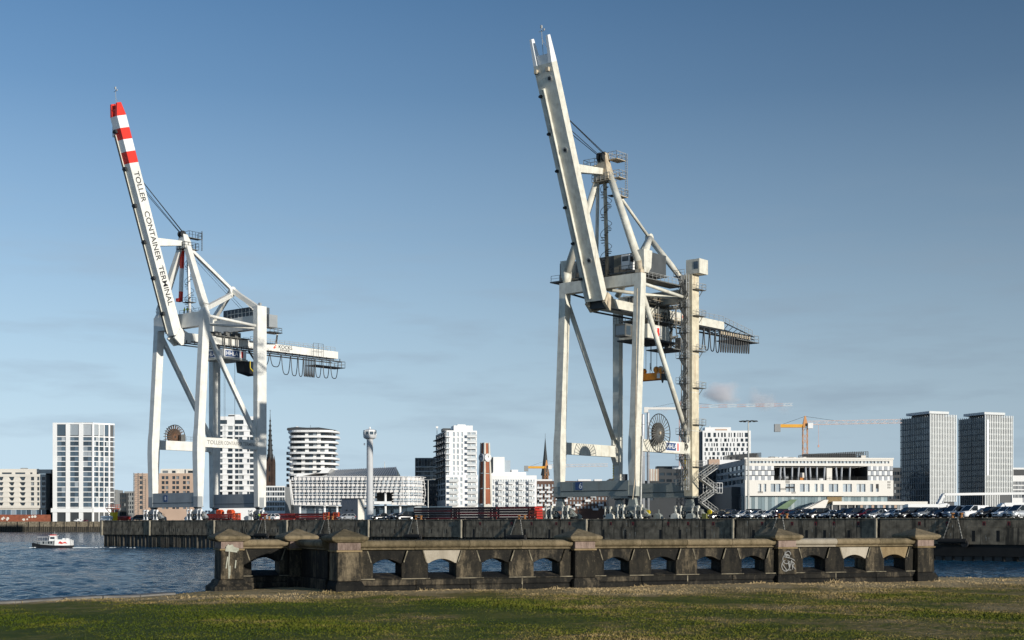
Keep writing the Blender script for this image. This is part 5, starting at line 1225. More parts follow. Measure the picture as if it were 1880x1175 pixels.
for bi, (a, b_) in enumerate(bands):
    if bi < 3: piece('floor_band', PEACHF, B.r, (0, 0), (1, 0), B.X(537 + (bi - 1) * 1.0), B.X(740), -.8, .1, B.Z(b_), B.Z(a))
    else:
        piece('floor_band', PEACHF, B.r, (0, 0), (1, 0), B.X(537 + bi), B.X(688), -.8, .1, B.Z(b_), B.Z(a)); piece('floor_band', PEACHF, B.r, (0, 0), (1, 0), B.X(720), B.X(740), -.8, .1, B.Z(b_), B.Z(a))
for k in range(31):                                  # leaning white frame posts
    p = 535 + k * 7.95; sl = 0 if k < 8 else min(6.5, (k - 8) * .5)
    if p > 738: break
    yb = 927 if not (686 < p - sl < 722) else 905
    MB().beam((B.X(p + (1.6 if k < 2 else 0)), -1.0, B.Z(yb)), (B.X(p + sl - (4 if k == 0 else 0)), -1.0, B.Z(874.5)), .24, .2).obj('frame_post', FILM, B.r)
for y, x0, x1 in ((874.8, 541, 740), (886, 533, 740), (897, 534, 740), (908, 537, 740), (919, 538, 740), (927, 540, 740)):
    if y > 905:
        MB().tube((B.X(x0), -1.0, B.Z(y)), (B.X(688), -1.0, B.Z(y + (4 if y > 925 else 0))), .14, n=5).obj('frame_cable', FILM, B.r); MB().tube((B.X(720), -1.0, B.Z(y)), (B.X(x1), -1.0, B.Z(y)), .14, n=5).obj('frame_cable', FILM, B.r)
    else: MB().tube((B.X(x0), -1.0, B.Z(y)), (B.X(x1), -1.0, B.Z(y)), .14, n=5).obj('frame_cable', FILM, B.r)
cv = [(740, 0), (747, .15), (754, .8), (761, 2.2), (767.5, 4.6), (773, 8.2), (777, 13)]
cp_ = [Vector((((p - CX) / F * (B.Y + y) - B.X0), y)) for p, y in cv]
for a, b_ in zip(cp_, cp_[1:]):
    d_ = (b_ - a); L2 = d_.length; d_ = d_ / L2
    for (ya, yb) in rowz: piece('window', G_PALE, B.r, a, d_, .15, L2 - .1, -.4, -.25, B.Z(yb), B.Z(ya))
    for (ya, yb) in bands: piece('floor_band', PEACHF, B.r, a, d_, -.02, L2 + .02, -.8, .1, B.Z(yb), B.Z(ya))
    n2_ = Vector((d_.y, -d_.x)); q_ = a + n2_ * 1.0; MB().path([(q_.x, q_.y, B.Z(927)), (q_.x + n2_.x * .7, q_.y + n2_.y * .7, B.Z(905)), (q_.x, q_.y, B.Z(874.5))], .13).obj('frame_post', FILM, B.r)
    for yy in (874.8, 886, 897, 908, 919, 927): MB().tube((a.x + n2_.x, a.y + n2_.y, B.Z(yy)), (b_.x + n2_.x, b_.y + n2_.y, B.Z(yy)), .13, n=5).obj('frame_cable', FILM, B.r)
MB().prism([(cp_[0].x, .3)] + [(p.x - .5, p.y + .5) for p in cp_[1:]] + [(cp_[-1].x - 2, 26), (cp_[0].x, 26)], B.Z(926.5), B.Z(876.2), lambda u, v, w_: (u, v, w_)).obj('core', PEACHF, B.r)
MB().path([(B.X(533), -.9, B.Z(881)), (B.X(539), -.6, B.Z(927))], .3).obj('frame_end', FILM, B.r)
ub('core', PEACHF, B.r, (B.X(612), 14, B.Z(900)), (B.X(686) - B.X(541), 26.8, B.Z(876) - B.Z(926))); ub('core', PEACHF, B.r, (B.X(730.9), 14, B.Z(900)), (B.X(739.8) - B.X(722), 26.8, B.Z(876) - B.Z(926))); ub('core', FDARK, B.r, (B.X(705), 15, B.Z(890)), (B.X(722) - B.X(686), 24, B.Z(876) - B.Z(905)))
ub('lobby_wall', FDARK, B.r, (B.X(705), 8, B.Z(915)), (B.X(722) - B.X(686), .5, B.Z(905) - B.Z(925)))
MB().prism([(540, 876.2), (546, 868.5), (600, 868.3), (607, 860), (600, 858), (590, 862), (585, 867)], 2, 14, lambda u, v, w_: (B.X(u), w_, B.Z(v))).obj('roof_slab', FW, B.r)
SOLAR = mat('solar_glass_roof', (.025, .04, .045), .3, var=.2)
rf = MB().add([(B.X(596), .5, B.Z(875.5)), (B.X(729), .5, B.Z(873)), (B.X(721), 16, B.Z(854.6)), (B.X(607), 16, B.Z(860)), (B.X(596), 24, B.Z(876)), (B.X(729), 24, B.Z(876))], [(0, 1, 2, 3), (3, 2, 5, 4), (0, 3, 4), (1, 5, 2)]).obj('glass_roof', SOLAR, B.r)
for k in range(30):
    f0 = k / 29; a = Vector((B.X(596) + (B.X(727) - B.X(596)) * f0, .4, B.Z(875.5) + (B.Z(873) - B.Z(875.5)) * f0 + .15)); b_ = Vector((B.X(607) + (B.X(721) - B.X(607)) * min(1, f0 + .05), 15.9, B.Z(860) + (B.Z(854.6) - B.Z(860)) * min(1, f0 + .05) + .15))
    MB().beam(a, b_, .22, .15).obj('glazing_bar', FPANEL, rf)
for x in (549.5, 595, 618, 707, 734): MB().tube((B.X(x), 1.5, 0), (B.X(x), 1.5, B.Z(926 if x != 707 else 905)), .45, n=8).obj('column', FW, B.r, smooth=True)
ub('balcony', FW, B.r, (B.X(703), 0, B.Z(923.2)), (B.X(719) - B.X(687), 3, 1.1))
for i in range(20): piece('window', G_BLUE, B.r, (0, 5), (1, 0), B.X(546) + i * 2.95, B.X(546) + i * 2.95 + 2.8, -.2, 0, 0, B.Z(929))
ub('ground_floor', FDARK, B.r, (B.X(655), 15, B.Z(928) / 2), (B.X(768) - B.X(548), 18, B.Z(928)))
MB().tube((B.X(698.5), 18, B.Z(858)), (B.X(698.5), 18, B.Z(843)), .2, .06).obj('aerial', GALV, B.r)
# dark office and white tower
B = Bd('office_block', 'dark glass office with pale floor edges left of the white tower', 762, 660, 0)
facade(B.r, (0, 0), (1, 0), B.X(805), 0, B.Z(840.5), [(B.Z(856), B.Z(843), [(B.X(763 + i * 5.4), B.X(767.8 + i * 5.4)) for i in range(7)])] + grid(B, [(763 + i * 5.4, 768 + i * 5.4) for i in range(7)], [(858 + i * 8.2, 864 + i * 8.2) for i in range(9)]), FGREY, G_DARK, t=.5)
ub('core', FDARK, B.r, (B.X(783), 11, B.Z(841) / 2), (B.X(805) - .2, 20, B.Z(841)))
for i, y in enumerate((857, 865.2, 873.4, 881.5)): piece('floor_band', FCREAM, B.r, (0, 0), (1, 0), .2 + i * .3, B.X(806), .003, .6, B.Z(y + 1.2), B.Z(y - .2))
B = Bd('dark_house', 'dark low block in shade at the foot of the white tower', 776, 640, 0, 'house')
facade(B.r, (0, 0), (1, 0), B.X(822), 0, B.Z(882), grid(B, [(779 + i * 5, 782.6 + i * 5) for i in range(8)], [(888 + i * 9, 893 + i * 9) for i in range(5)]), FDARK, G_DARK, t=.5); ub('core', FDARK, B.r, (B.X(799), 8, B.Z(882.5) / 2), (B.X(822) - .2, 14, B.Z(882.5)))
B = Bd('apartment_tower', 'bright white stepped apartment tower left of the brick clock tower', 818, 610, R(10))
w = B.X(875.6); wl_ = B.X(876.6)
rt = [(793 + i * 10.6, 800.8 + i * 10.6) for i in range(8)]; rb = [(876.5 + i * 10.8, 883.5 + i * 10.8) for i in range(5)]
cols = [(831.3, 834.6), (838.6, 842), (846.4, 849.6)]
facade(B.r, (0, 0), (1, 0), w, B.Z(872), B.Z(790), grid(B, [(819.5, 824)] + cols + [(858, 863.8), (865, 873)], rt), FW, G_PALE, t=.5)
facade(B.r, (0, -1.2), (1, 0), wl_, 0, B.Z(872), grid(B, [(825, 831), (833, 839), (844, 848), (858, 864), (866, 873)], rb), FW, G_PALE, t=.5)
sl_ = B.S(800)
facade(B.r, (0, sl_), (0, -1), sl_, 0, B.Z(790), [(B.Z(b_), B.Z(a), [(sl_ * (.06 + k * .23), sl_ * (.25 + k * .23)) for k in range(4)]) for a, b_ in [(793 + i * 10.6, 801 + i * 10.6) for i in range(12)]], FGREY, G_DARK, t=.5)  # grey side wall: the shade of this face is put into its colour
ub('core', FGREY, B.r, (w / 2, sl_ / 2 + .2, B.Z(791) / 2), (w - 1.1, sl_ - 1.2, B.Z(791)))
BALC = mat('glass_balustrade', (.60, .62, .62), .25, var=.1)
for a, b_ in rt:
    ub('balcony', FW, B.r, (B.X(822.3), -.7, B.Z(b_ + 1.2)), (B.X(827) - B.X(817.5), 1.6, .35)); ub('balcony', FW, B.r, (B.X(865.7), -.7, B.Z(b_ + 1.2)), (B.X(874.8) - B.X(856.6), 1.6, .35))
    ub('balustrade', BALC, B.r, (B.X(865.7), -1.45, B.Z(b_ - 1.2)), (B.X(874.8) - B.X(856.6), .06, 1.0))
    ub('balcony', FDARK, B.r, (-.7, sl_ * .5, B.Z(b_ + 1)), (1.5, sl_ * .9, .35))  # side balconies darkened in colour to stand for shade
for a, b_ in rb:
    for p, q in ((823, 840.5), (856.6, 875)): ub('balcony', FW, B.r, (B.X((p + q) / 2), -2.0, B.Z(b_ + .9)), (B.X(q) - B.X(p), 1.5, .35)); ub('balustrade', BALC, B.r, (B.X((p + q) / 2), -2.72, B.Z(b_ - 1.4)), (B.X(q) - B.X(p), .06, 1.0))
ub('penthouse', FW, B.r, (B.X(852), 7, B.Z(785)), (B.X(869) - B.X(834), 9, B.Z(780) - B.Z(790))); ub('roof_box', FW, B.r, (B.X(850), 7, B.Z(779.3)), (B.X(858) - B.X(843), 5, .8)); ub('roof_terrace', FDARK, B.r, (B.X(823), 8, B.Z(787.5)), (3.4, 7, 1.2))
MB().tube((-2.6, 9, B.Z(795)), (-2.6, 9, B.Z(783)), .12).obj('aerial', GALV, B.r); ub('aerial_head', WHITE, B.r, (-2.6, 9, B.Z(782)), (1, .5, .8))
# low white apartments
B = Bd('apartment_house', 'long white apartments with rows of small balconies right of the clock tower', 896, 620, R(6))
w = B.X(985.3)
cl_ = [(904 + i * 4.63 * 1.0, 907 + i * 4.63) for i in range(17)]
rw = [(880.5 + i * 10.6, 887.5 + i * 10.6) for i in range(5)]
facade(B.r, (0, 0), (1, 0), w, 0, B.Z(872.5), grid(B, cl_, rw), FW, G_PALE, t=.5)
ub('core', FW, B.r, (w / 2, 9, B.Z(873) / 2), (w - .2, 17, B.Z(873)))
for a, b_ in rw:
    for p in (914, 933, 951.5, 970): ub('balcony', FW, B.r, (B.X(p + 5), -.75, B.Z(b_ + .8)), (B.X(p + 10) - B.X(p), 1.5, .35)); ub('balustrade', BALC, B.r, (B.X(p + 5), -1.46, B.Z(b_ - 1.4)), (B.X(p + 10) - B.X(p), .06, 1.0)); ub('balcony_cheek', FGREY, B.r, (B.X(p), -.75, B.Z(b_ - 1.6)), (.12, 1.4, 1.4))
for (p, q, y0, y1, mm2) in ((907, 928, 838, 866, FW), (928, 939, 844, 866, G_PALE), (899, 907, 838.5, 869, FGREY), (900, 968, 866, 872.6, FW), (941, 953, 861.5, 866.2, FW)):
    ub('penthouse', mm2, B.r, (B.X((p + q) / 2), 8 + (0 if mm2 is FW else .5), (B.Z(y0) + B.Z(y1)) / 2), (B.X(q) - B.X(p), 8, B.Z(y0) - B.Z(y1)))
ub('penthouse_window', G_DARK, B.r, (B.X(905), 3.9, B.Z(854)), (B.X(907.8) - B.X(905.5), .3, B.Z(840) - B.Z(868)))
# brick clock tower
B = Bd('clock_tower', 'red brick clock tower with pale stone edges and two round clock faces', 890.5, 560, R(38), 'tower')
mm_ = B.m()
CSTONE = mat('pale_clock_stone', (.55, .53, .47), .7, var=.1)
def sq(py): return (8.6 + (py - 813) * .0375) * mm_ * .98          # side length of the tapering shaft at a photo row
lvls = [(813, 834), (847, 869), (869, 897), (897, 926), (926, 932)]
for i, (a, b_) in enumerate(lvls[:4]):
    wa, wb = sq(a) if i else 7.8 * mm_, sq(b_) if i else 8.4 * mm_
    MB().loft([(0, 0, B.Z(b_ - .9), wb * 1.3, wb * 1.3), (0, 0, B.Z(a + .9), wa * 1.3, wa * 1.3)]).obj('brick_panel', FBRICK, B.r)
    for s in (-1, 1):
        for t_ in (-1, 1): MB().loft([(s * wb * .62, t_ * wb * .62, B.Z(b_), .8, .8), (s * wa * .62, t_ * wa * .62, B.Z(a), .7, .7)]).obj('stone_quoin', CSTONE, B.r)
    MB().loft([(0, 0, B.Z(a + .9), wa * 1.36, wa * 1.36), (0, 0, B.Z(a), wa * 1.36, wa * 1.36)]).obj('stone_band', CSTONE, B.r)
MB().loft([(0, 0, 0, sq(932) * 1.42, sq(932) * 1.42), (0, 0, B.Z(926), sq(926) * 1.4, sq(926) * 1.4)]).obj('plinth', CSTONE, B.r)
MB().loft([(0, 0, B.Z(847.4), 11 * mm_, 11 * mm_), (0, 0, B.Z(834), 10.6 * mm_, 10.6 * mm_)]).obj('clock_stage', CSTONE, B.r)
for ax_i, (dx, dy) in enumerate(((0, -1), (-1, 0))):
    c = Vector((dx * 8.0 * mm_, dy * 8.0 * mm_, B.Z(840.5))); n_ = Vector((dx, dy, 0))
    fc = MB().tube(c - n_ * 2.2 * mm_, c + n_ * .3, 7.4 * mm_, n=24).obj('clock_face', WHITE if ax_i == 0 else FPANEL, B.r)  # left dial is grey: its shade is put into the colour
    rm = MB(); u_ = Vector((-dy, dx, 0))
    for k in range(12):
        a = k * math.pi / 6; rm.box(c + n_ * .36 + u_ * (5.6 * mm_ * math.cos(a)) + Vector((0, 0, 5.6 * mm_ * math.sin(a))), (.16, .16, .16))
    rm.obj('hour_mark', BLACK, fc)
    hd = MB(); hd.beam(c + n_ * .4, c + n_ * .4 + u_ * 2.2 * mm_ + Vector((0, 0, 2.6 * mm_)), .14, .1); hd.beam(c + n_ * .42, c + n_ * .42 - u_ * .4 * mm_ + Vector((0, 0, 5 * mm_)), .1, .1); hd.obj('clock_hand', BLACK, fc)
# brown brick rows
B = Bd('brick_apartments', 'dark brown brick apartments with white balconies beside the right crane', 984, 700, 0)
facade(B.r, (0, 0), (1, 0), B.X(1126), 0, B.Z(883), grid(B, [(987 + i * 6.6, 990.5 + i * 6.6) for i in range(21)], [(889 + i * 7.9, 894 + i * 7.9) for i in range(6)]), FBROWN, G_PALE, t=.5)
ub('core', FBROWN, B.r, (B.X(1055), 9, B.Z(884) / 2), (B.X(1126) - .2, 17, B.Z(884)))
for i in range(6):
    for k in range(9):
        if k < 2 or (k + i) % 3 == 0: ub('balcony', FW, B.r, (B.X(991 + k * 14 + (i % 2) * 4), -.9, B.Z(895.6 + i * 7.9)), (B.X(1000) - B.X(990), 1.5, 1.0))
for p, q in ((984, 1014), (1062, 1086), (1092, 1106)): ub('roof_storey', FW, B.r, (B.X((p + q) / 2), 8, B.Z(881.5)), (B.X(q) - B.X(p), 9, 1.1))
B = Bd('church', 'slender dark church steeple behind the small orange tower crane', 1001, 1150, 0, 'church')
mm_ = B.m(); MB().loft([(0, 0, 0, 12 * mm_, 12 * mm_), (0, 0, B.Z(872), 12 * mm_, 12 * mm_)]).obj('tower', CHBRICK, B.r)
MB().lathe((0, 0, 0), [(8.2 * mm_, B.Z(873)), (5.2 * mm_, B.Z(856)), (2.2 * mm_, B.Z(826)), (.1, B.Z(803))], 8).obj('spire', COPPER, B.r); MB().tube((0, 0, B.Z(806)), (0, 0, B.Z(796)), .12).obj('finial', DSTEEL, B.r)
# dark industrial blocks behind the right crane
B = Bd('industrial_block', 'dark low industrial block behind the right crane', 1118, 600, 0)
for i, (p, q, y) in enumerate(((1118, 1145, 879), (1143, 1153, 870), (1150, 1212, 882), (1210, 1265, 860))):
    fg = facade(B.r, (B.X(p), i * 2), (1, 0), B.X(q) - B.X(p), 0, B.Z(y), [(B.Z(y + 12 + k * 12), B.Z(y + 7 + k * 12), [(.8 + j * 3, 3.0 + j * 3) for j in range(int((B.X(q) - B.X(p) - 1) / 3))]) for k in range(3)], FDARK, G_DARK, t=.4)
    ub('core', FDARK, B.r, (B.X((p + q) / 2), 8.6 + i * 2, B.Z(y + .5) / 2), (B.X(q) - B.X(p) - .2, 16, B.Z(y + .5)))
ub('roof_plant', FDARK, B.r, (B.X(1225), 14, B.Z(857)), (B.X(1240) - B.X(1211), 6, 1.4)); ub('roof_plant', FW, B.r, (B.X(1247), 12, B.Z(859)), (B.X(1256) - B.X(1240), 6, 2.4))
for i in range(7): ub('cladding_strip', CREAM if i % 2 else FPEACH, B.r, (B.X(1193.5 + i * 2.4), -.2, B.Z(872)), (.42, .3, B.Z(861) - B.Z(883)))
for px, r_, y in ((1180, .95, 760), (1190, .6, 757)):
    ch_ = Bd('chimney', ['thick grey steel chimney behind the right crane front leg', 'thin grey steel flue beside the thick chimney'][r_ < .9], px, 596, 0, 'chimney')
    MB().lathe((0, 0, 0), [(r_, 0), (r_, ch_.Z(y) - .4), (r_ * .9, ch_.Z(y))], 14).obj('flue', mat('chimney_steel', (.40, .42, .45), .4, .2, var=.06), ch_.r, smooth=True)
    for z in (.3, .6, .9): MB().lathe((0, 0, ch_.Z(y) * z), [(r_ + .03, 0), (r_ + .1, .05), (r_ + .1, .2), (r_ + .03, .25)], 14).obj('band', FGREY, ch_.r)
# white office with scattered windows
B = Bd('office_block', 'white office cube with scattered dark windows right of the right crane', 1290, 720, 0)
w = B.X(1378.5)
random.seed(21)
rows_ = []
for i, (a, b_) in enumerate([(794.5, 802.5), (805, 811), (813.5, 819.5), (822, 828), (830, 836), (838.5, 844)]):
    x = 1293.5 + (i % 2) * 1.5; ops = []
    while x < 1373:
        ww = random.choice([1.6, 2.2, 4.8, 5.4, 3.2]); ops.append((B.X(x), B.X(min(x + ww, 1376.5)))); x += ww + random.choice([2.2, 3.6, 5.0])
    rows_.append((B.Z(b_), B.Z(a), ops))
facade(B.r, (0, 0), (1, 0), w, 0, B.Z(790.5), rows_, FW, G_DARK, t=.5)
ub('core', FGREY, B.r, (w / 2, 10.6, B.Z(791) / 2), (w - .2, 20, B.Z(791))); ub('roof_storey', FW, B.r, (B.X(1320), 8, B.Z(787)), (B.X(1345) - B.X(1297), 9, B.Z(783.5) - B.Z(790.4)))
ub('sign_letters', FPEACH, B.r, (B.X(1326), 3.4, B.Z(788)), (6, .2, .7)); MB().tube((B.X(1307), 8, B.Z(784)), (B.X(1307), 8, B.Z(780)), .3).obj('vent', FW, B.r); ub('side_wall', FGREY, B.r, (-.8, 12, B.Z(788) / 2), (1.4, 18, B.Z(788)))
# shopping mall
B = Bd('shopping_centre', 'wide cream shopping centre with dark recess and checkered panels', 1367.5, 470, R(3))
w = B.X(1639.6); zt = B.Z(840.6); sl_ = B.S(1294)
z1, z2, z3 = B.Z(855.2), B.Z(881.5), B.Z(910.4)
facade(B.r, (0, 0), (1, 0), w, z1, zt, [(B.Z(850.3), B.Z(845.8), [(B.X(1375 + i * 6.45), B.X(1381.2 + i * 6.45)) for i in range(40)])], FMALL, G_PALE, t=.8)
piece('roof_edge', FMALL, B.r, (0, 0), (1, 0), -.2, w + .2, -1, .25, zt - .5, zt + .1)
# low block
ops = []
grp = [(1392, 1397.2), (1401.5, 1406.5), (1414.5, 1423), (1423.5, 1432.5), (1442, 1450), (1450.5, 1459), (1468, 1477), (1477.5, 1486), (1495, 1500.5), (1505.5, 1512), (1521, 1530), (1530.5, 1538.5), (1547, 1555), (1555.5, 1563.5), (1572, 1580), (1580.5, 1588.5), (1597, 1602.5), (1607.5, 1612.8)]
facade(B.r, (0, -.3), (1, 0), w, z3, z2, [(B.Z(902.8), B.Z(888.2), [(B.X(a), B.X(b_)) for a, b_ in grp])], FMALL, G_PALE, t=.8)
for (p, q, y0, y1) in ((1441.5, 1459, 893.5, 895.8), (1607.7, 1612.6, 889, 896)): piece('dark_panel', BLACK, B.r, (0, -.3), (1, 0), B.X(p), B.X(q), -.3, .03, B.Z(y1), B.Z(y0))
for (p, y, n_) in ((1442, 881.8, 4), (1433, 896, 5), (1453, 902.6, 4), (1391, 902, 5), (1629, 883, 3), (1629, 888, 3), (1629, 893, 3)):
    for k in range(n_): piece('slot', BLACK, B.r, (0, -.3), (1, 0), B.X(p + k * 2.0), B.X(p + k * 2.0 + 1.0), -.2, .02, B.Z(y + (5.5 if n_ == 4 and y < 890 else 3.6)), B.Z(y))
# checker panels left and right of the recess
for (pa, n_, pw) in ((1375, 8, 5.85), (1594, 9, 5.05)):
    piece('white_backing', FW, B.r, (0, 0), (1, 0), B.X(1368.4 if pa < 1400 else 1593.6), B.X(1421 if pa < 1400 else 1639), -.6, -.1, z2, z1)
    for ri, (a, b_) in enumerate(((855.5, 862.8), (864.2, 872.3), (873.8, 881.3))):
        for k in range(n_):
            if (k + ri) % 2 == 0: piece('grey_panel', FPANEL, B.r, (0, 0), (1, 0), B.X(pa + k * pw + (.5 if ri == 1 else 0)), B.X(pa + (k + 1) * pw), -.095, .04, B.Z(b_), B.Z(a))
    for y in (863.5, 873): piece('shadow_gap', BLACK, B.r, (0, 0), (1, 0), B.X(1368.6 if pa < 1400 else 1593.8), B.X(1421 if pa < 1400 else 1639), -.09, .02, B.Z(y + .5), B.Z(y - .5))
# recess with leaning columns
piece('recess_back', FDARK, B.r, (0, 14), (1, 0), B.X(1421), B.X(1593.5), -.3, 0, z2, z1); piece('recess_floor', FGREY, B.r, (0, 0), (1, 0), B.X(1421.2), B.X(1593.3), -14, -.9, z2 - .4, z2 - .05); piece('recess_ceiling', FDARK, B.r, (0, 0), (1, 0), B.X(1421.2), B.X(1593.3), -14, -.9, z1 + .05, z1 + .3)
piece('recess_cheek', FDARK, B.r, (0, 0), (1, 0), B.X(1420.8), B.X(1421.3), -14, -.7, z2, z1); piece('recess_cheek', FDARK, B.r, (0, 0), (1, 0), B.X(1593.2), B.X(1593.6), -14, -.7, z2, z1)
for p, q in ((1434, 1435.5), (1443, 1441.5), (1456, 1456.5), (1467, 1469), (1482, 1481), (1490.5, 1489), (1502, 1502), (1515, 1516.5), (1539, 1537), (1547, 1548), (1562, 1563)):
    MB().tube((B.X(p), 1.6, z2 - .05), (B.X(q), 1.6, z1 + .05), .34, n=8).obj('leaning_column', FPANEL, B.r, smooth=True)
piece('inner_pier', FMALL, B.r, (0, 2.2), (1, 0), B.X(1521), B.X(1531), -.6, 0, z2, z1); piece('crate', ORANGE, B.r, (0, 2), (1, 0), B.X(1472), B.X(1479), -1, 0, z2, z2 + .9); piece('board', FMALL, B.r, (0, 3), (1, 0), B.X(1473), B.X(1481), -.2, 0, z2 + .8, z2 + 2.6); piece('board', FW, B.r, (0, 1), (1, 0), B.X(1506), B.X(1513), -.2, 0, z2, z2 + .7)
for p, y0, y1 in ((1425, 861, 865), (1450, 862, 866), (1446, 869, 876), (1457, 869, 876)): piece('lit_interior_panel', FPANEL, B.r, (0, 12), (1, 0), B.X(p), B.X(p + 7), -.1, 0, B.Z(y1), B.Z(y0))
MB().rail([(B.X(1422), .6, z2), (B.X(1592), .6, z2)], gap=3).obj('railing', DSTEEL, B.r)
GSHOP = glass('shop_front_glass', (.20, .26, .28), .1, .35, light=(.45, .50, .50), share=.3)
# ground floor
for i in range(44):
    p = 1363 + i * 6.1
    piece('shop_window', GSHOP, B.r, (0, 1.2), (1, 0), B.X(p), B.X(p + 5.8), -.2, 0, 0, z3 - .05)
piece('ground_floor', FDARK, B.r, (0, 1.5), (1, 0), B.X(1363), B.X(1632), -20, -.1, 0, z3 - .06); piece('entrance_portal', ST_TAN, B.r, (0, .9), (1, 0), B.X(1520), B.X(1547), -.3, 0, B.Z(925), z3 - .1)
piece('core', FMALL, B.r, (0, 15), (1, 0), .3, w - .3, -14, 0, z3, zt - .8)
st = MB().prism([(1455, 939), (1505, 918), (1512, 918), (1504, 939)], -2, -6, lambda u, v, w_: (B.X(u), w_, B.Z(v))).obj('stair_ramp', FMALL, B.r); MB().prism([(1419, 937), (1450, 917), (1462, 917), (1440, 937)], -.5, -1.6, lambda u, v, w_: (B.X(u), w_, B.Z(v))).obj('planted_stair', mat('green_stair_glass', (.12, .19, .10), .5, var=.3, scale=.6), B.r)
MB().beam((B.X(1470), -6.2, B.Z(936)), (B.X(1506), -6.2, B.Z(916.5)), .12, .12).obj('handrail', DSTEEL, B.r)
# side face in shade
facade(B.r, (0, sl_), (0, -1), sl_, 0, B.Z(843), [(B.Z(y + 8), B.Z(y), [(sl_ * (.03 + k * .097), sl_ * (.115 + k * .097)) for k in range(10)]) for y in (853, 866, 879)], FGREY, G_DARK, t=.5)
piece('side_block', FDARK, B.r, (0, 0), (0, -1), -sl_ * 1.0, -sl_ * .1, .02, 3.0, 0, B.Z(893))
# roof works
rs = MB()
for p, q, y0, y1 in ((1486, 1607, 840, 826), (1345, 1407, 841, 829)):
    for k in range(30):
        x = B.X(p + (q - p) * k / 29); hgt = (B.Z(y1) - B.Z(y0)) * (.55 + .45 * min(1, k / 22))
        rs.tube((x, 8, B.Z(y0)), (x, 8, B.Z(y0) + hgt), .12, n=4); rs.tube((x, 14, B.Z(y0)), (x, 14, B.Z(y0) + hgt), .12, n=4)
    for f0 in (.3, .55, .8, 1.0):
        for yy in (8, 14): rs.tube((B.X(p), yy, B.Z(y0) + (B.Z(y1) - B.Z(y0)) * f0 * .6), (B.X(q), yy, B.Z(y0) + (B.Z(y1) - B.Z(y0)) * f0), .1, n=4)
rs.obj('roof_scaffold', DSTEEL, B.r)
ub('roof_plant', FDARK, B.r, (B.X(1540), 12, zt + .9), (B.X(1585) - B.X(1492), 5, 2.0)); ub('roof_plant', FGREY, B.r, (B.X(1386), 12, zt + .7), (B.X(1404) - B.X(1366), 5, 1.4)); ub('roof_plant', FCREAM, B.r, (B.X(1597), 8, zt + .6), (1.6, 2, 1.3))
for i in range(14): ub('roof_unit', random.choice([FCREAM, FGREY, FW]), B.r, (B.X(uni(1420, 1490)), uni(3, 6), zt + .3), (uni(.8, 2.2), 1, uni(.3, .7)))
piece('pedestal', FMALL, B.r, (0, -.6), (1, 0), B.X(1528), B.X(1702), -3, 0, B.Z(926.8), B.Z(920.5))
for i in range(24): piece('kiosk_window', [G_BLUE, FPEACH, G_DARK, FPANEL][i % 4], B.r, (0, -.2), (1, 0), B.X(1574 + i * 5.2), B.X(1578.6 + i * 5.2), -.2, 0, B.Z(944), B.Z(927))
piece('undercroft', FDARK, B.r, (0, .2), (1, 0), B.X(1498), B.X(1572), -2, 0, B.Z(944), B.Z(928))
for i in range(6): piece('undercroft_post', FCREAM, B.r, (0, -.4), (1, 0), B.X(1499 + i * 14), B.X(1500 + i * 14), -.3, 0, B.Z(944), B.Z(927))
# dark blocks beside the mall
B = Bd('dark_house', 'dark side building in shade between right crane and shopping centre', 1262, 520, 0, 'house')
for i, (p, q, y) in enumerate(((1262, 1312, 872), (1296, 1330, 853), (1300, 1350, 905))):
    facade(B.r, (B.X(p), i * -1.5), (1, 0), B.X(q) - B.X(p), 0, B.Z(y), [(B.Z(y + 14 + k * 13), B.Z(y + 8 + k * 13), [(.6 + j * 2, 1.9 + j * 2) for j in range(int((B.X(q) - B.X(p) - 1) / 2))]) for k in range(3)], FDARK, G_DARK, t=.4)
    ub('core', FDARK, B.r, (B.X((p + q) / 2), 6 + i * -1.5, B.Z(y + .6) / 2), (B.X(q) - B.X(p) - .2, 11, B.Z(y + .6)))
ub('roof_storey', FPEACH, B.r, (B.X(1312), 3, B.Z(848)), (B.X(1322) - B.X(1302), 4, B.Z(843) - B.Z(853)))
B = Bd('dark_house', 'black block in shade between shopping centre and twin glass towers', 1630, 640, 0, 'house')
facade(B.r, (0, 0), (1, 0), B.X(1664), 0, B.Z(858.5), grid(B, [(1632 + i * 5, 1636 + i * 5) for i in range(6)], [(866 + i * 11, 872 + i * 11) for i in range(6)]), FDARK, G_DARK, t=.4); ub('core', FDARK, B.r, (B.X(1647), 9, B.Z(859) / 2), (B.X(1664) - .2, 16, B.Z(859)))
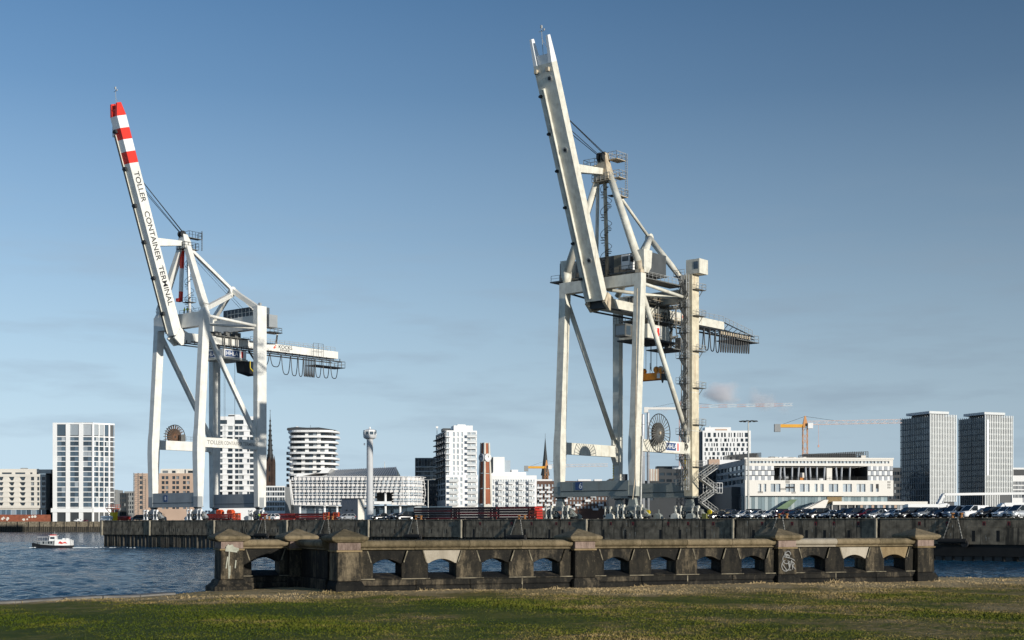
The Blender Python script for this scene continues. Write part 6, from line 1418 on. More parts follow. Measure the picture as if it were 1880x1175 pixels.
# twin glass towers
GT = glass('tower_shaded_glass', (.045, .065, .08), .06, .5, spec=.8, light=(.13, .16, .18), share=.25); GTL = glass('tower_lit_glass', (.22, .25, .27), .12, .4, light=(.5, .52, .53), share=.4); FIN = mat('silver_fin', (.74, .75, .73), .45, var=.05); VIS = mat('pale_visor', (.55, .57, .57), .45, var=.05)  # paler glass for the sunlit front, darker for the shaded side
SPAN = mat('shaded_spandrel', (.10, .12, .13), .4, var=.1)  # dark colour carries the shade of the left faces
def glass_tower(lab, xc, xs, xe, ytop, ybot, Y, yaw, nf):
    B = Bd('glass_tower', lab, xc, Y, yaw, 'tower', 'twin glass towers')
    w, sl_ = B.X(xe), B.S(xs); zt, zb = B.Z(ytop), B.Z(ybot)
    rz = (zt - zb) / nf
    ub('core', FDARK, B.r, (w / 2 + .2, sl_ / 2 + .2, zt / 2), (w - .8, sl_ - .8, zt - .1))
    for f_ in range(nf):
        z = zb + f_ * rz
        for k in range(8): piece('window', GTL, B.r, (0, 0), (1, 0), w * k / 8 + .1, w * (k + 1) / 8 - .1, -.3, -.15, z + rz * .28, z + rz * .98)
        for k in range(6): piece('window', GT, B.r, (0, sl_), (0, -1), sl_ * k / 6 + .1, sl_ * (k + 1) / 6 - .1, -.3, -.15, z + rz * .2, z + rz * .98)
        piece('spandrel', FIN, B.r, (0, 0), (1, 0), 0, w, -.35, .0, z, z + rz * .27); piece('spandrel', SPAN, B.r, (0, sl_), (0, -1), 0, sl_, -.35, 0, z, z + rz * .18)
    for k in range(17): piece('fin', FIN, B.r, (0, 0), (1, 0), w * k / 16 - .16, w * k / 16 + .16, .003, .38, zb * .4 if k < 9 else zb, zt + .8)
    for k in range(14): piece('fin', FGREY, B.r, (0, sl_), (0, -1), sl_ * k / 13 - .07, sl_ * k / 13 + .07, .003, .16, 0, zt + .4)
    MB().prism([(-.4, -.3), (w * .72, -.3), (w * .86, 3), (w * .8, sl_ * .85), (-.4, sl_ * .78)], zt + 1.0, zt + 2.0, lambda u, v, w_: (u, v, w_)).obj('roof_visor', VIS, B.r)
    ub('roof_storey', FDARK, B.r, (w * .4, sl_ * .4, zt + .4), (w * .6, sl_ * .6, 1.2))
    return B
glass_tower('left twin glass tower with bright fins on its right face', 1707, 1653.5, 1754.5, 764, 921, 560, R(22), 14)
B = glass_tower('right twin glass tower, nearest the right edge', 1808, 1760, 1858.5, 765.5, 907, 575, R(22), 13)
ub('link_fin', FW, B.r, (.9, -.4, B.Z(766) / 2 + 9), (.8, .6, B.Z(766) - 20))
B = Bd('office_block', 'low glazed annex at the right edge beside the glass tower', 1858, 600, 0)
facade(B.r, (0, 0), (1, 0), B.X(1910), 0, B.Z(873), grid(B, [(1860 + i * 2.6, 1862 + i * 2.6) for i in range(18)], [(884 + i * 8, 890 + i * 8) for i in range(4)]), FW, G_BLUE, t=.5); ub('core', FGREY, B.r, (B.X(1884), 9, B.Z(873.5) / 2), (B.X(1910) - .2, 16, B.Z(873.5)))
ub('roof_storey', FDARK, B.r, (B.X(1885), 6, B.Z(867)), (B.X(1910) - B.X(1861), 8, B.Z(861.5) - B.Z(872.5))); ub('roof', FW, B.r, (B.X(1885), 6, B.Z(860)), (B.X(1912) - B.X(1859), 9, .8))
# white folded canopies in front of the towers
for lab, pts_, Yc in (('white folded canopy in front of the left glass tower', [(1664, 929), (1722, 929), (1736, 927), (1742, 936)], 330), ('white framed canopy linking the two glass towers', [(1722, 926), (1732, 908), (1790, 907), (1880, 906), (1890, 909)], 500), ('low white canopy roof behind the white van', [(1832, 937), (1840, 927), (1890, 926)], 300)):
    B = Bd('entrance_canopy', lab, pts_[0][0], Yc, 0, 'canopy')
    for (a, b_) in zip(pts_, pts_[1:]): MB().beam((B.X(a[0]), 0, B.Z(a[1])), (B.X(b_[0]), 0, B.Z(b_[1])), 3, .85, up=(0, 0, 1)).obj('roof_band', FW, B.r)
    for p in (pts_[1], pts_[-2]): MB().tube((B.X(p[0]), .6, 0), (B.X(p[0]), .6, B.Z(p[1]) - .3), .22, n=6).obj('post', FPANEL, B.r)
# ------------------------------------------------------------------ tower cranes
def lattice(g, a, b_, s, n, r, tri=False, up=Vector((0, 0, 1))):
    a, b_ = Vector(a), Vector(b_); d = (b_ - a).normalized(); x = d.cross(up)
    if x.length < .01: x = Vector((1, 0, 0))
    x.normalize(); y = x.cross(d)
    offs = [x * s / 2, -x * s / 2, y * s] if tri else [x * s / 2 + y * s / 2, x * s / 2 - y * s / 2, -x * s / 2 - y * s / 2, -x * s / 2 + y * s / 2]
    for o_ in offs: g.tube(a + o_, b_ + o_, r, n=4)
    for i in range(n):
        p, q = a.lerp(b_, i / n), a.lerp(b_, (i + 1) / n)
        for k in range(len(offs)):
            u, v = offs[k], offs[(k + 1) % len(offs)]
            g.tube(p + (u if i % 2 else v), q + (v if i % 2 else u), r * .6, n=4)
    return g
TCO = mat('tower_crane_orange', (.58, .27, .10), .6, var=.1); TCY = mat('tower_crane_yellow', (.72, .36, .04), .6, var=.1); TCW = mat('tower_crane_white', (.72, .70, .66), .6, var=.06); TCR = mat('tower_crane_red', (.60, .34, .27), .6, var=.1)
def tower_crane(lab, px, Y, ytop, pl, pr, jib_y0, jib_y1, mm, mj, mc, s=1.8, r=.17, alt=None):
    B = Bd('tower_crane', lab, px, Y, 0, 'crane', 'tower cranes over the roofs'); zt = B.Z(ytop)
    lattice(MB(), (0, 0, 0), (0, 0, zt), s, int(zt / 2.4), r).obj('mast', mm, B.r)
    n_ = 12 if alt else 1
    xj = B.X(pr)
    for i in range(n_):
        a, b_ = i / n_, (i + 1) / n_
        z0 = B.Z(jib_y0); z1 = B.Z(jib_y1)
        lattice(MB(), (xj * a, 0, z0 + (z1 - z0) * a), (xj * b_, 0, z0 + (z1 - z0) * b_), s * .8, max(3, int(abs(xj) / n_ / 1.9)), r * .75, True).obj('jib', (mj if i % 2 else alt) if alt else mj, B.r)
    MB().beam((0, 0, zt), (B.X(pl), 0, zt), s * .8, s * .7).obj('counter_jib', mc, B.r)
    ub('counterweight', TCW if mc is not TCY else FGREY, B.r, (B.X(pl), 0, zt - .8), (s * 1.3, s * .9, s * 1.7)); ub('operator_cab', WHITE, B.r, (s * 1.0, -s * .6, zt), (s * 1.1, s * .8, s * 1.2))
    MB().loft([(0, 0, zt, s * 1.1, s), (0, 0, zt + s * 2.2, .5, .5)]).obj('slewing_head', mm, B.r)
    MB().tube((0, 0, zt + s * 2.1), (B.X(pl) * .9, 0, zt + .3), .08, n=4).tube((0, 0, zt + s * 2.1), (xj * .35, 0, B.Z(jib_y0) + s * .8), .08, n=4).obj('tie_bar', DSTEEL, B.r)
    xt = xj * .14; MB().tube((xt, 0, B.Z(jib_y0)), (xt, 0, B.Z(jib_y0) - 8), .07, n=4).box((xt, 0, B.Z(jib_y0) - 8.4), (.6, .4, .9)).obj('hook', TCR, B.r)
    return B
tower_crane('orange tower crane rising behind the shopping centre', 1478, 560, 782, 1427, 1655, 780, 776.5, TCO, mat('tower_crane_pink', (.62, .45, .38), .6, var=.08), TCY, 1.8, .14)
tower_crane('pink and white tower crane with long jib behind the right crane', 1250, 790, 750, 1186, 1455, 749, 745, TCR, TCW, TCW, 1.8, .12, alt=TCR)
tower_crane('small yellow tower crane in front of the slender steeple', 1003.5, 960, 858, 966, 1116, 858, 856, TCO, mat('tower_crane_beige', (.62, .50, .42), .6, var=.08), TCY, 2.2, .18)
# ------------------------------------------------------------------ masts and towers on the quay
def onq(px, w): return Q(Tq(px, w), w, DECK)
def scale_at(px, w): return Q(Tq(px, w), w, 0).y / F
p = onq(679, 20); k = p.y / F
ct = thing('lookout_tower', 'round grey concrete column tower with glazed octagonal head', 'tower', p)
zt = zat(806, p.y) - DECK; zh = zat(790, p.y) - DECK
CCOL = mat('column_concrete', (.50, .51, .52), .6, var=.08, scale=.4, streak=.15, streak_col=(.3, .3, .3))
MB().lathe((0, 0, 0), [(6.7 * k, 0), (6.0 * k, zt * .5), (5.8 * k, zt)], 24).obj('column', CCOL, ct, smooth=False)
MB().lathe((0, 0, 0), [(6 * k, zt - .1), (11.5 * k, zt + .25), (12 * k, zt + .7), (12 * k, zt + .95)], 8).obj('gallery', CCOL, ct)
MB().lathe((0, 0, 0), [(11.2 * k, zt + .95), (11.2 * k, zh - .35)], 8).obj('glazing', G_BLUE, ct)
for i in range(8):
    a = i * math.pi / 4; MB().beam((11.4 * k * math.cos(a), 11.4 * k * math.sin(a), zt + .9), (11.4 * k * math.cos(a), 11.4 * k * math.sin(a), zh - .3), .2, .2).obj('mullion', WHITE, ct)
MB().lathe((0, 0, 0), [(12 * k, zh - .35), (12.2 * k, zh), (5 * k, zh + .25), (1.5 * k, zh + .4), (1.2 * k, zh + .75), (.1, zh + .8)], 8).obj('roof', WHITE, ct)
MB().box((-10 * k, 0, zt - 1.2), (.3, .3, .5)).obj('lamp', WHITE, ct)
p = onq(1374, 40); H_ = zat(773, p.y) - DECK
lm = thing('high_mast_light', 'tall thin mast with a flat ring of floodlights beside the shopping centre', 'light mast', p)
MB().tube((0, 0, 0), (0, 0, H_), .26, .12, n=10).obj('mast', GALV, lm)
rg_ = MB()
for i in range(10):
    a = i * math.pi / 5; rg_.beam((0, 0, H_), (1.5 * math.cos(a), 1.5 * math.sin(a), H_), .1, .1); rg_.box((1.6 * math.cos(a), 1.6 * math.sin(a), H_ - .05), (.5, .5, .16))
rg_.obj('floodlight_ring', DSTEEL, lm)
p = onq(786, 45); H_ = zat(881, p.y) - DECK
lm = thing('street_lamp', 'grey lamp post with two heads left of the white stepped tower', 'lamp', p)
MB().tube((0, 0, 0), (0, 0, H_), .16, .09, n=8).obj('post', GALV, lm)
for s in (-1, 1): MB().beam((0, 0, H_), (s * 1.2, 0, H_ + .15), .1, .1).obj('arm', GALV, lm); MB().box((s * 1.4, 0, H_ + .15), (.8, .35, .15)).obj('lamp_head', GALV, lm)
# grey hut
p = onq(627, 26); k = p.y / F
ht = thing('site_hut', 'grey flat-roofed hut beside the round column tower', 'hut', p, -QA)
wx, wy, hz = 34 * k / .80, 10 * k / .58, zat(915, p.y) - DECK
MB().bb((0, 0, 0), (wx, wy, hz - .15)).obj('wall', mat('hut_grey', (.17, .19, .22), .6, var=.06), ht)
MB().bb((-.1, -.1, hz - .145), (wx + .1, wy + .1, hz)).obj('roof', FDARK, ht); MB().bb((wx + .003, .1, .1), (wx + .05, wy - .1, hz - .3)).obj('end_door', FCREAM, ht)
for x in (.28, .62):
    for z in (1.4, 2.2): MB().bb((wx * x, -.04, z), (wx * x + .6, -.003, z + .35)).obj('vent', FDARK, ht)
# ------------------------------------------------------------------ roll trailers
def trailer(mf, me_):
    r = thing('roll_trailer', 'roll trailer', 'trailer')
    f = MB()
    for y in (-1.15, -.35, .35, 1.15): f.bb((-6.1, y - .08, .03), (6.1, y + .08, .49))
    for i in range(11): f.bb((-6.0 + i * 1.19, -1.14, .14), (-5.85 + i * 1.19, 1.14, .42))
    f.bb((-6.1, -1.06, .30), (6.1, 1.06, .40)); f.obj('frame', mf, r)
    MB().bb((-6.25, -1.2, .1), (-6.105, 1.2, .5)).obj('end_plate', me_, r); MB().bb((6.105, -1.2, .1), (6.25, 1.2, .5)).obj('end_plate', me_, r)
    for x in (4.2, 5.0):
        for y in (-.75, .75): MB().lathe((x, y, .16), [(.1, -.2), (.2, -.18), (.2, .18), (.1, .2)], 10, 'Y').obj('wheel', RUBBER, r)
    return r
MAROON = mat('maroon_paint', (.13, .012, .012), .5, var=.3, scale=1.0); TRED = mat('trailer_red', (.42, .03, .02), .5, var=.25, scale=1.0); TORG = mat('trailer_orange', (.70, .10, .03), .5, var=.2, scale=1.0); TBLK = mat('trailer_shade_black', (.03, .012, .012), .5, var=.3)  # the black is dark red with shade put into the colour
tA, tB, tC = trailer(TRED, TORG), trailer(MAROON, TRED), trailer(TBLK, TRED)
used = set()
def put(tr_, px, w, lv, lab, grp):
    o = tr_ if id(tr_) not in used else dup(tr_); used.add(id(tr_))
    t = Tq(px, w); o.location = Q(t, w, DECK + lv * .52 + .02); o.rotation_euler = (0, 0, -QA + uni(-.012, .012))
    tag(o, lab, 'trailer', grp)
lvn = ['lowest', 'second', 'third', 'fourth', 'topmost']
for lv in range(3): put(tA if lv else tB, 404, 9, lv, 'red roll trailer, %s in the stack under the left crane' % ['lowest', 'middle', 'topmost'][lv], 'roll trailers stacked on the quay')
for i, px in enumerate((516, 583)):
    for lv in range(3): put(tB if (lv + i) % 2 else tA, px, 12, lv, 'dark red roll trailer, %s in the %s stack before the net-clad office' % (['lowest', 'middle', 'topmost'][lv], ['left', 'right'][i]), 'roll trailers stacked on the quay')
for i, px in enumerate((806, 877, 945)):
    for lv in range(5): put(tC if (lv + i) % 3 else tB, px, 12, lv, 'dark roll trailer, %s in the %s stack before the white houses' % (lvn[lv], ['left', 'middle', 'right'][i]), 'roll trailers stacked on the quay')
for i, px in enumerate((404, 424)):
    g_ = thing('gooseneck', ['red trailer gooseneck on the stack under the left crane, left one', 'red trailer gooseneck on the stack under the left crane, right one'][i], 'trailer part', Q(Tq(px, 9), 9, DECK + 1.58), -QA, 'spare goosenecks')
    MB().prism([(-.9, 0), (.9, 0), (1.0, .5), (.4, 1.0), (.1, .6), (-.3, .6), (-.6, 1.0), (-1.0, .5)], -.5, .5, lambda u, v, w_: (u, w_, v)).obj('body', TORG, g_)
# red end frames standing on end
for i, px in enumerate((432, 437, 599, 617, 978)):
    g_ = thing('trailer_end_frame', ['red crossed end frame beside the left crane bogies', 'orange crossed end frame under the left crane', 'orange crossed end frame, left of the pair by the hut', 'orange crossed end frame, right of the pair by the hut', 'red crossed end frame at the right end of the dark trailers'][i], 'trailer part', Q(Tq(px, 5.5), 5.5, DECK), -QA, 'end frames on the quay edge')
    f = MB()
    for x in (-.8, .8): f.bb((x - .1, -.1, 0), (x + .1, .1, 1.7))
    for z in (.0, .8, 1.5): f.bb((-.7, -.09, z), (.7, .09, z + .2))
    f.beam((-.7, -.05, .2), (.7, -.05, .8), .12, .1); f.beam((.7, -.05, 1.0), (-.7, -.05, 1.5), .12, .1)
    f.obj('frame', TORG, g_)
# ------------------------------------------------------------------ cars
CG = glass('car_glass', (.012, .016, .02), .05, .3, light=(.03, .04, .05), share=.1)
RIM = mat('alloy_rim', (.45, .46, .47), .35, .6, var=.1); HEADL = mat('headlamp', (.75, .77, .78), .1, var=.02); TAILL = mat('tail_lamp', (.45, .01, .01), .2, var=.05)
def carpaint(name, col, met=.2): return mat(name, col, .28, met, var=.05, spec=.6)
CP = dict(black=carpaint('car_black', (.012, .013, .016)), navy=carpaint('car_dark_blue', (.015, .024, .045)), silver=carpaint('car_silver', (.45, .47, .49), .4), grey=carpaint('car_grey', (.20, .22, .24), .3),
          white=carpaint('car_white', (.80, .80, .80), 0), maroon=carpaint('car_maroon', (.09, .012, .025)), green=carpaint('car_dark_green', (.02, .035, .03)), blue=carpaint('car_slate_blue', (.10, .14, .20)))
def car(kind, paint):
    r = thing('parked_car' if kind != 'van' else 'parked_van', 'car', 'van' if kind == 'van' else 'car')
    L, W_, H_, belt = dict(sedan=(4.6, 1.8, 1.45, .92), hatch=(4.1, 1.75, 1.48, .93), suv=(4.6, 1.88, 1.76, 1.08), van=(5.0, 1.95, 1.98, 1.15))[kind]
    hl = L / 2; wb = L * .29
    # lower body: stations along the car (front = +x)
    hood = belt - (.10 if kind != 'van' else .02)
    st = [(-hl, .66, .35, belt - .12), (-hl + .12, .86, .22, belt - .02), (-hl + .7, .95, .2, belt), (0, .97, .18, belt), (hl - 1.25, .97, .2, belt - .01), (hl - .75, .95, .2, hood - .03), (hl - .15, .84, .22, hood - .16), (hl, .66, .34, hood - .3)]
    vs, fs = [], []
    for x, f_, z0, z1 in st:
        w2 = W_ / 2 * f_
        vs += [(x, -w2 * .94, z0), (x, -w2, z0 + .18), (x, -w2 * .99, (z0 + z1) / 2), (x, -w2 * .90, z1), (x, w2 * .90, z1), (x, w2 * .99, (z0 + z1) / 2), (x, w2, z0 + .18), (x, w2 * .94, z0)]
    for i in range(len(st) - 1):
        for k in range(8): fs.append((i * 8 + k, i * 8 + (k + 1) % 8, (i + 1) * 8 + (k + 1) % 8, (i + 1) * 8 + k))
    fs += [tuple(range(8)), tuple(range(len(vs) - 8, len(vs)))]
    MB().add(vs, fs).obj('body', paint, r, smooth=True)
    xr = {'sedan': (-hl + .75, -hl + 1.5, hl - 2.25, hl - 1.35), 'hatch': (-hl + .08, -hl + .55, hl - 2.0, hl - 1.1), 'suv': (-hl + .08, -hl + .5, hl - 2.1, hl - 1.2), 'van': (-hl + .05, -hl + .2, hl - 1.75, hl - .75)}[kind]
    b0, r0, r1, b1 = xr; wb_, wr_ = W_ / 2 * .885, W_ / 2 * .72 if kind != 'van' else W_ / 2 * .82
    z0, z1 = belt - .02, H_ - .07
    vs = [(b0, -wb_, z0), (b1, -wb_, z0), (b1, wb_, z0), (b0, wb_, z0), (r0, -wr_, z1), (r1, -wr_, z1), (r1, wr_, z1), (r0, wr_, z1)]
    MB().add(vs, [(3, 2, 1, 0), (4, 5, 6, 7), (0, 1, 5, 4), (1, 2, 6, 5), (2, 3, 7, 6), (3, 0, 4, 7)]).obj('glasshouse', CG, r)
    MB().loft([((r0 + r1) / 2, 0, z1 - .02, r1 - r0 + .16, wr_ * 2 + .06), ((r0 + r1) / 2, 0, z1 + .05, r1 - r0 + .02, wr_ * 2 - .12)]).obj('roof', paint, r)
    for s in (-1, 1):
        pi = MB()
        for (xa, xb) in ((b0, r0), (b1, r1), ((b0 + b1) / 2, (r0 + r1) / 2)): pi.beam((xa, s * (wb_ + .012), z0), (xb, s * (wr_ + .012), z1), .07, .12, up=(0, 1, 0))
        pi.obj('pillar', paint, r)
        if kind == 'van': MB().add([(b0 + .1, s * (wb_ + .02), z0), (-.1, s * (wb_ + .02), z0), (-.1, s * (wr_ + .02), z1), (r0, s * (wr_ + .02), z1)], [(0, 1, 2, 3)]).obj('side_panel', paint, r)
        MB().box((hl - .12, s * W_ * .33, hood - .26), (.26, .36, .15)).obj('headlight', HEADL, r); MB().box((-hl + .08, s * W_ * .36, belt - .2), (.14, .26, .2)).obj('tail_light', TAILL, r)
        MB().box((b1 - .35, s * (W_ / 2 + .06), belt + .05), (.14, .2, .14)).obj('mirror', paint, r)
        for x in (-wb, wb):
            wh = MB().lathe((x, s * (W_ / 2 - .11), .33), [(.21, -.11), (.31, -.11), (.33, -.07), (.33, .07), (.31, .11), (.21, .11)], 16, 'Y').obj('wheel', RUBBER, r)
            MB().lathe((x, s * (W_ / 2 + .0), .33), [(.2, -.02), (.2, .02), (.05, .03)], 10, 'Y').obj('rim', RIM, wh)
    MB().box((hl - .03, 0, .5), (.08, W_ * .5, .2)).obj('grille', BLACK, r); MB().box((hl + .0, 0, .38), (.05, .5, .11)).obj('number_plate', WHITE, r)
    return r
cache = {}
def park(kind, colr, px, w, rz, lab, grp='cars parked along the quay'):
    o = car(kind, CP[colr]) if (kind, colr) not in cache else dup(cache[(kind, colr)])
    cache.setdefault((kind, colr), o)
    o.location = Q(Tq(px, w), w, DECK); o.rotation_euler = (0, 0, rz); tag(o, lab, 'van' if kind == 'van' else 'car', grp)
HD = R(205)                                          # heading of the quay-edge row: to the left and towards the viewer
lst = [(1318, 'sedan', 'black', 'black saloon nearest the right crane stairs in the quay-edge row'), (1342, 'hatch', 'navy', 'dark blue hatchback second from the right crane stairs'), (1366, 'sedan', 'silver', 'silver saloon leftmost of the three silver cars near the crane'),
  (1390, 'hatch', 'silver', 'silver hatchback between two silver saloons'), (1414, 'sedan', 'silver', 'silver saloon just left of the rusty bollards'), (1437, 'hatch', 'maroon', 'maroon hatchback behind the rusty bollards'), (1459, 'sedan', 'navy', 'dark blue saloon right of the maroon hatchback'),
  (1480, 'sedan', 'grey', 'grey saloon right of the dark blue saloon'), (1500, 'suv', 'black', 'black sport utility car in front of the cream stair ramp'), (1522, 'sedan', 'blue', 'slate blue saloon right of the stair ramp'), (1545, 'sedan', 'black', 'black saloon in front of the dark undercroft'),
  (1566, 'suv', 'navy', 'dark blue sport utility car before the white van roof'), (1588, 'hatch', 'maroon', 'maroon hatchback left of the grey saloon and white coupe'), (1612, 'sedan', 'grey', 'grey saloon next to the white saloon'), (1640, 'sedan', 'white', 'white saloon in the middle of the right-hand row'),
  (1668, 'suv', 'black', 'black sport utility car right of the white saloon'), (1700, 'suv', 'grey', 'grey sport utility car below the left glass tower'), (1727, 'sedan', 'navy', 'dark blue saloon left of the blue-grey van'), (1757, 'van', 'blue', 'blue-grey van behind the orange rusty bollards'),
  (1787, 'van', 'white', 'white delivery van right of the blue-grey van'), (1818, 'suv', 'black', 'black sport utility car between two white vehicles'), (1848, 'suv', 'white', 'white sport utility car near the right edge'), (1876, 'van', 'silver', 'silver van cut by the right edge')]
for px, kd, cl_, lab in lst: park(kd, cl_, px, uni(5.2, 6.4), HD + uni(-.12, .12), lab)
lst2 = [(1330, 'suv', 'navy'), (1354, 'sedan', 'green'), (1378, 'suv', 'black'), (1402, 'hatch', 'black'), (1427, 'suv', 'green'), (1449, 'sedan', 'black'), (1470, 'suv', 'navy'), (1512, 'sedan', 'black'), (1534, 'hatch', 'navy'), (1556, 'suv', 'black'), (1578, 'sedan', 'black'), (1600, 'suv', 'green'), (1626, 'suv', 'navy'), (1655, 'hatch', 'black'), (1685, 'sedan', 'black'), (1713, 'suv', 'navy'), (1740, 'suv', 'black'), (1834, 'hatch', 'navy'), (1862, 'suv', 'grey')]
ordn = 'first second third fourth fifth sixth seventh eighth ninth tenth eleventh twelfth thirteenth fourteenth fifteenth sixteenth seventeenth eighteenth nineteenth'.split()
cn_ = dict(navy='dark blue', green='dark green', black='black', grey='grey'); kn_ = dict(suv='sport utility car', sedan='saloon', hatch='hatchback')
for i, (px, kd, cl_) in enumerate(lst2): park(kd, cl_, px, uni(10, 11.5), HD + uni(-.15, .15), '%s %s in the half-hidden second row, %s from the right crane' % (cn_[cl_], kn_[kd], ordn[i]), 'cars in the second row')
park('hatch', 'white', 498, 5.5, R(-40 + 180 + 8), 'white estate car in front of the red trailer stack')
park('hatch', 'silver', 636, 6.5, R(228), 'silver car facing the water beside the grey hut')
for px, kd, cl_, lab in ((700, 'sedan', 'black', 'black saloon right of the round column tower'), (722, 'hatch', 'navy', 'dark blue hatchback second right of the column tower'), (742, 'suv', 'black', 'black sport utility car left of the dark trailers')): park(kd, cl_, px, 6.0, HD, lab)
park('van', 'white', 1557, 26, R(200), 'white van roof showing behind the parked rows'); park('hatch', 'black', 254, 7, R(150), 'black car left of the left crane bogies')
# ------------------------------------------------------------------ small quay things
def small(name, lab, cat, px, w, grp=None): return thing(name, lab, cat, Q(Tq(px, w), w, DECK), -QA, grp)
g_ = small('skip_container', 'bright yellow bin at the left end of the quay', 'bin', 209, 6); k = g_.location.y / F
MB().loft([(0, 0, 0, 1.3, 1.2), (0, 0, 2.0, 1.5, 1.4)]).obj('body', YELLOW, g_); MB().bb((-.8, -.75, 2.004), (.8, .75, 2.15)).obj('lid', YELLOW, g_)
g_ = small('lift_platform', 'red scissor lift behind the yellow bin', 'machine', 207, 40)
MB().bb((-2.2, -1, .3), (2.2, 1, 1.0)).obj('chassis', TORG, g_); MB().bb((-2.2, -1, 3.6), (2.2, 1, 3.8)).obj('deck', TORG, g_)
sx = MB()
for s in (-.8, .8): sx.beam((-2, s, 1), (2, s, 3.6), .15, .15); sx.beam((2, s, 1), (-2, s, 3.6), .15, .15)
sx.obj('scissor_arm', TORG, g_); MB().rail([(-2.2, -1, 3.8), (2.2, -1, 3.8), (2.2, 1, 3.8), (-2.2, 1, 3.8), (-2.2, -1, 3.8)], gap=1).obj('railing', TORG, g_)
for x in (-1.5, 1.5):
    for y in (-.9, .9): MB().lathe((x, y, .35), [(.2, -.14), (.35, -.12), (.35, .12), (.2, .14)], 10, 'Y').obj('wheel', RUBBER, g_)
for i, (px, w, lab, m1) in enumerate(((196, 5, 'low white tank at the left quay corner', WHITE), (228, 8, 'heap of red brown rails left of the left crane', TRED), (262, 5, 'dark coil beside the left crane bogies', DSTEEL))):
    g_ = small('quay_stores', lab, 'stores', px, w)
    for j in range(6): MB().tube((-2.2 + uni(-.3, .3), uni(-.6, .6), .25 + .16 * j), (2.2 + uni(-.4, .4), uni(-.6, .6), .22 + .16 * j), uni(.12, .25), n=7).obj('bar', m1, g_)
for i, px in enumerate((1190, 1303)):
    g_ = small('mooring_light', ['yellow round signal among the right crane bogies', 'yellow round signal just right of the right crane stairs'][i], 'signal', px, 3.2, 'yellow signals')
    MB().tube((0, 0, 0), (0, 0, .9), .08, n=6).obj('post', DSTEEL, g_); MB().lathe((0, 0, 1.2), [(.1, -.15), (.42, -.12), (.42, .12), (.1, .15)], 14, 'Y').obj('disc', YELLOW, g_)
    MB().box((-.9, 0, .45), (.9, .8, .9)).obj('box', mat('olive_box', (.2, .2, .06), .6, var=.1), g_)
for i, (px, w, c_) in enumerate(((1010, 4.2, CREAM), (1060, 4.5, GGREY), (1120, 4.5, CREAM), (1208, 4.6, GGREY), (1240, 4.4, CREAM), (1268, 4.6, GGREY), (300, 4.6, SGREY), (345, 4.6, WHITE), (455, 4.6, SGREY))):
    g_ = small('buffer_block', ['cream buffer block left of the right crane', 'grey buffer block under the right crane, left span', 'cream buffer block under the right crane, beside its front leg', 'grey buffer block below the cable reel', 'cream buffer block below the navy sign', 'grey buffer block at the foot of the crane stairs', 'grey buffer block between the left crane bogies', 'white buffer block between the left crane bogies', 'grey buffer block left of the white estate car'][i], 'block', px, w, 'buffer blocks under the cranes')
    MB().loft([(0, 0, 0, 1.6, .9), (0, 0, .7, 1.5, .8), (0, 0, 1.0, .8, .6)]).obj('block', c_, g_, bevel=.03); MB().tube((-.9, 0, .5), (-1.25, 0, .5), .2, n=8).obj('buffer', DSTEEL, g_); MB().tube((.2, 0, .95), (.2, 0, 1.7), .07, n=5).obj('post', c_, g_)
# edge kerb lamps of the quay: pale studs
for i in range(64):
    t = 4 + i * 3.6
    ub('stud', CONCL, qw, (t, .1, DECK + .06), (.22, .22, .12))
# ------------------------------------------------------------------ people
def person(lab, loc, rz, pose=0, sitz=0):
    r = thing('person', lab, 'person', loc, rz, 'dock workers in bright vests')
    J_ = [(0, 0, .95), (0, 0, 1.2), (0, 0, 1.43), (0, .0, 1.53), (0, .02, 1.66), (-.1, 0, .9), (-.12, .02 + .08 * pose, .5), (-.13, 0, .08), (-.13, .14, .03), (.1, 0, .9), (.12, .02, .5), (.13, -.02, .08), (.13, .12, .03),
          (-.2, 0, 1.40), (-.27, .02, 1.12), (-.25, .12 + .1 * pose, .88), (.2, 0, 1.40), (.28, .03, 1.13), (.24, .2, .95), (0, .02, 1.76)]
    E_ = [(0, 1), (1, 2), (2, 3), (3, 4), (4, 19), (0, 5), (5, 6), (6, 7), (7, 8), (0, 9), (9, 10), (10, 11), (11, 12), (2, 13), (13, 14), (14, 15), (2, 16), (16, 17), (17, 18)]
    rad = [.15, .15, .16, .06, .095, .1, .075, .05, .045, .1, .075, .05, .045, .08, .055, .04, .08, .055, .04, .08]
    me = bpy.data.meshes.new('body'); me.from_pydata(J_, E_, []); me.materials.append(CLOTH)
    o = bpy.data.objects.new('body', me); COL.objects.link(o); o.parent = r
    o.modifiers.new('skin', 'SKIN'); sv = me.skin_vertices[0].data
    for i, q in enumerate(rad): sv[i].radius = (q, q * .8)
    sv[0].use_root = True
    o.modifiers.new('sub', 'SUBSURF').levels = 1
    MB().lathe((0, 0, 0), [(.19, .92), (.205, 1.15), (.21, 1.38), (.1, 1.47)], 12).obj('vest', HIVIS, r, smooth=True)
    MB().lathe((0, .02, 1.68), [(.135, 0), (.13, .05), (.09, .12), (.02, .14)], 12).obj('helmet', WHITE, r, smooth=True)
    MB().lathe((0, .05, 1.66), [(.05, -.1), (.085, -.04), (.085, .03), (.06, .05)], 10).obj('face', SKIN, r, smooth=True)
    return r
c26 = lambda x, w, z: Q(26.2 + x, w, z)
person('worker in yellow vest on the left crane beam, left of two', c26(.9, 5.0, 56.4), 2.4, 1); person('worker in yellow vest on the left crane beam, right of two', c26(1.9, 5.1, 56.4), 3.6, 0)
person('dock worker in yellow vest beside the left crane front bogies', Q(Tq(366, 4.8), 4.8, DECK), 1.0, 1); person('dock worker in yellow vest left of the white estate car', Q(Tq(476, 5), 5, DECK), 2.0, 0)
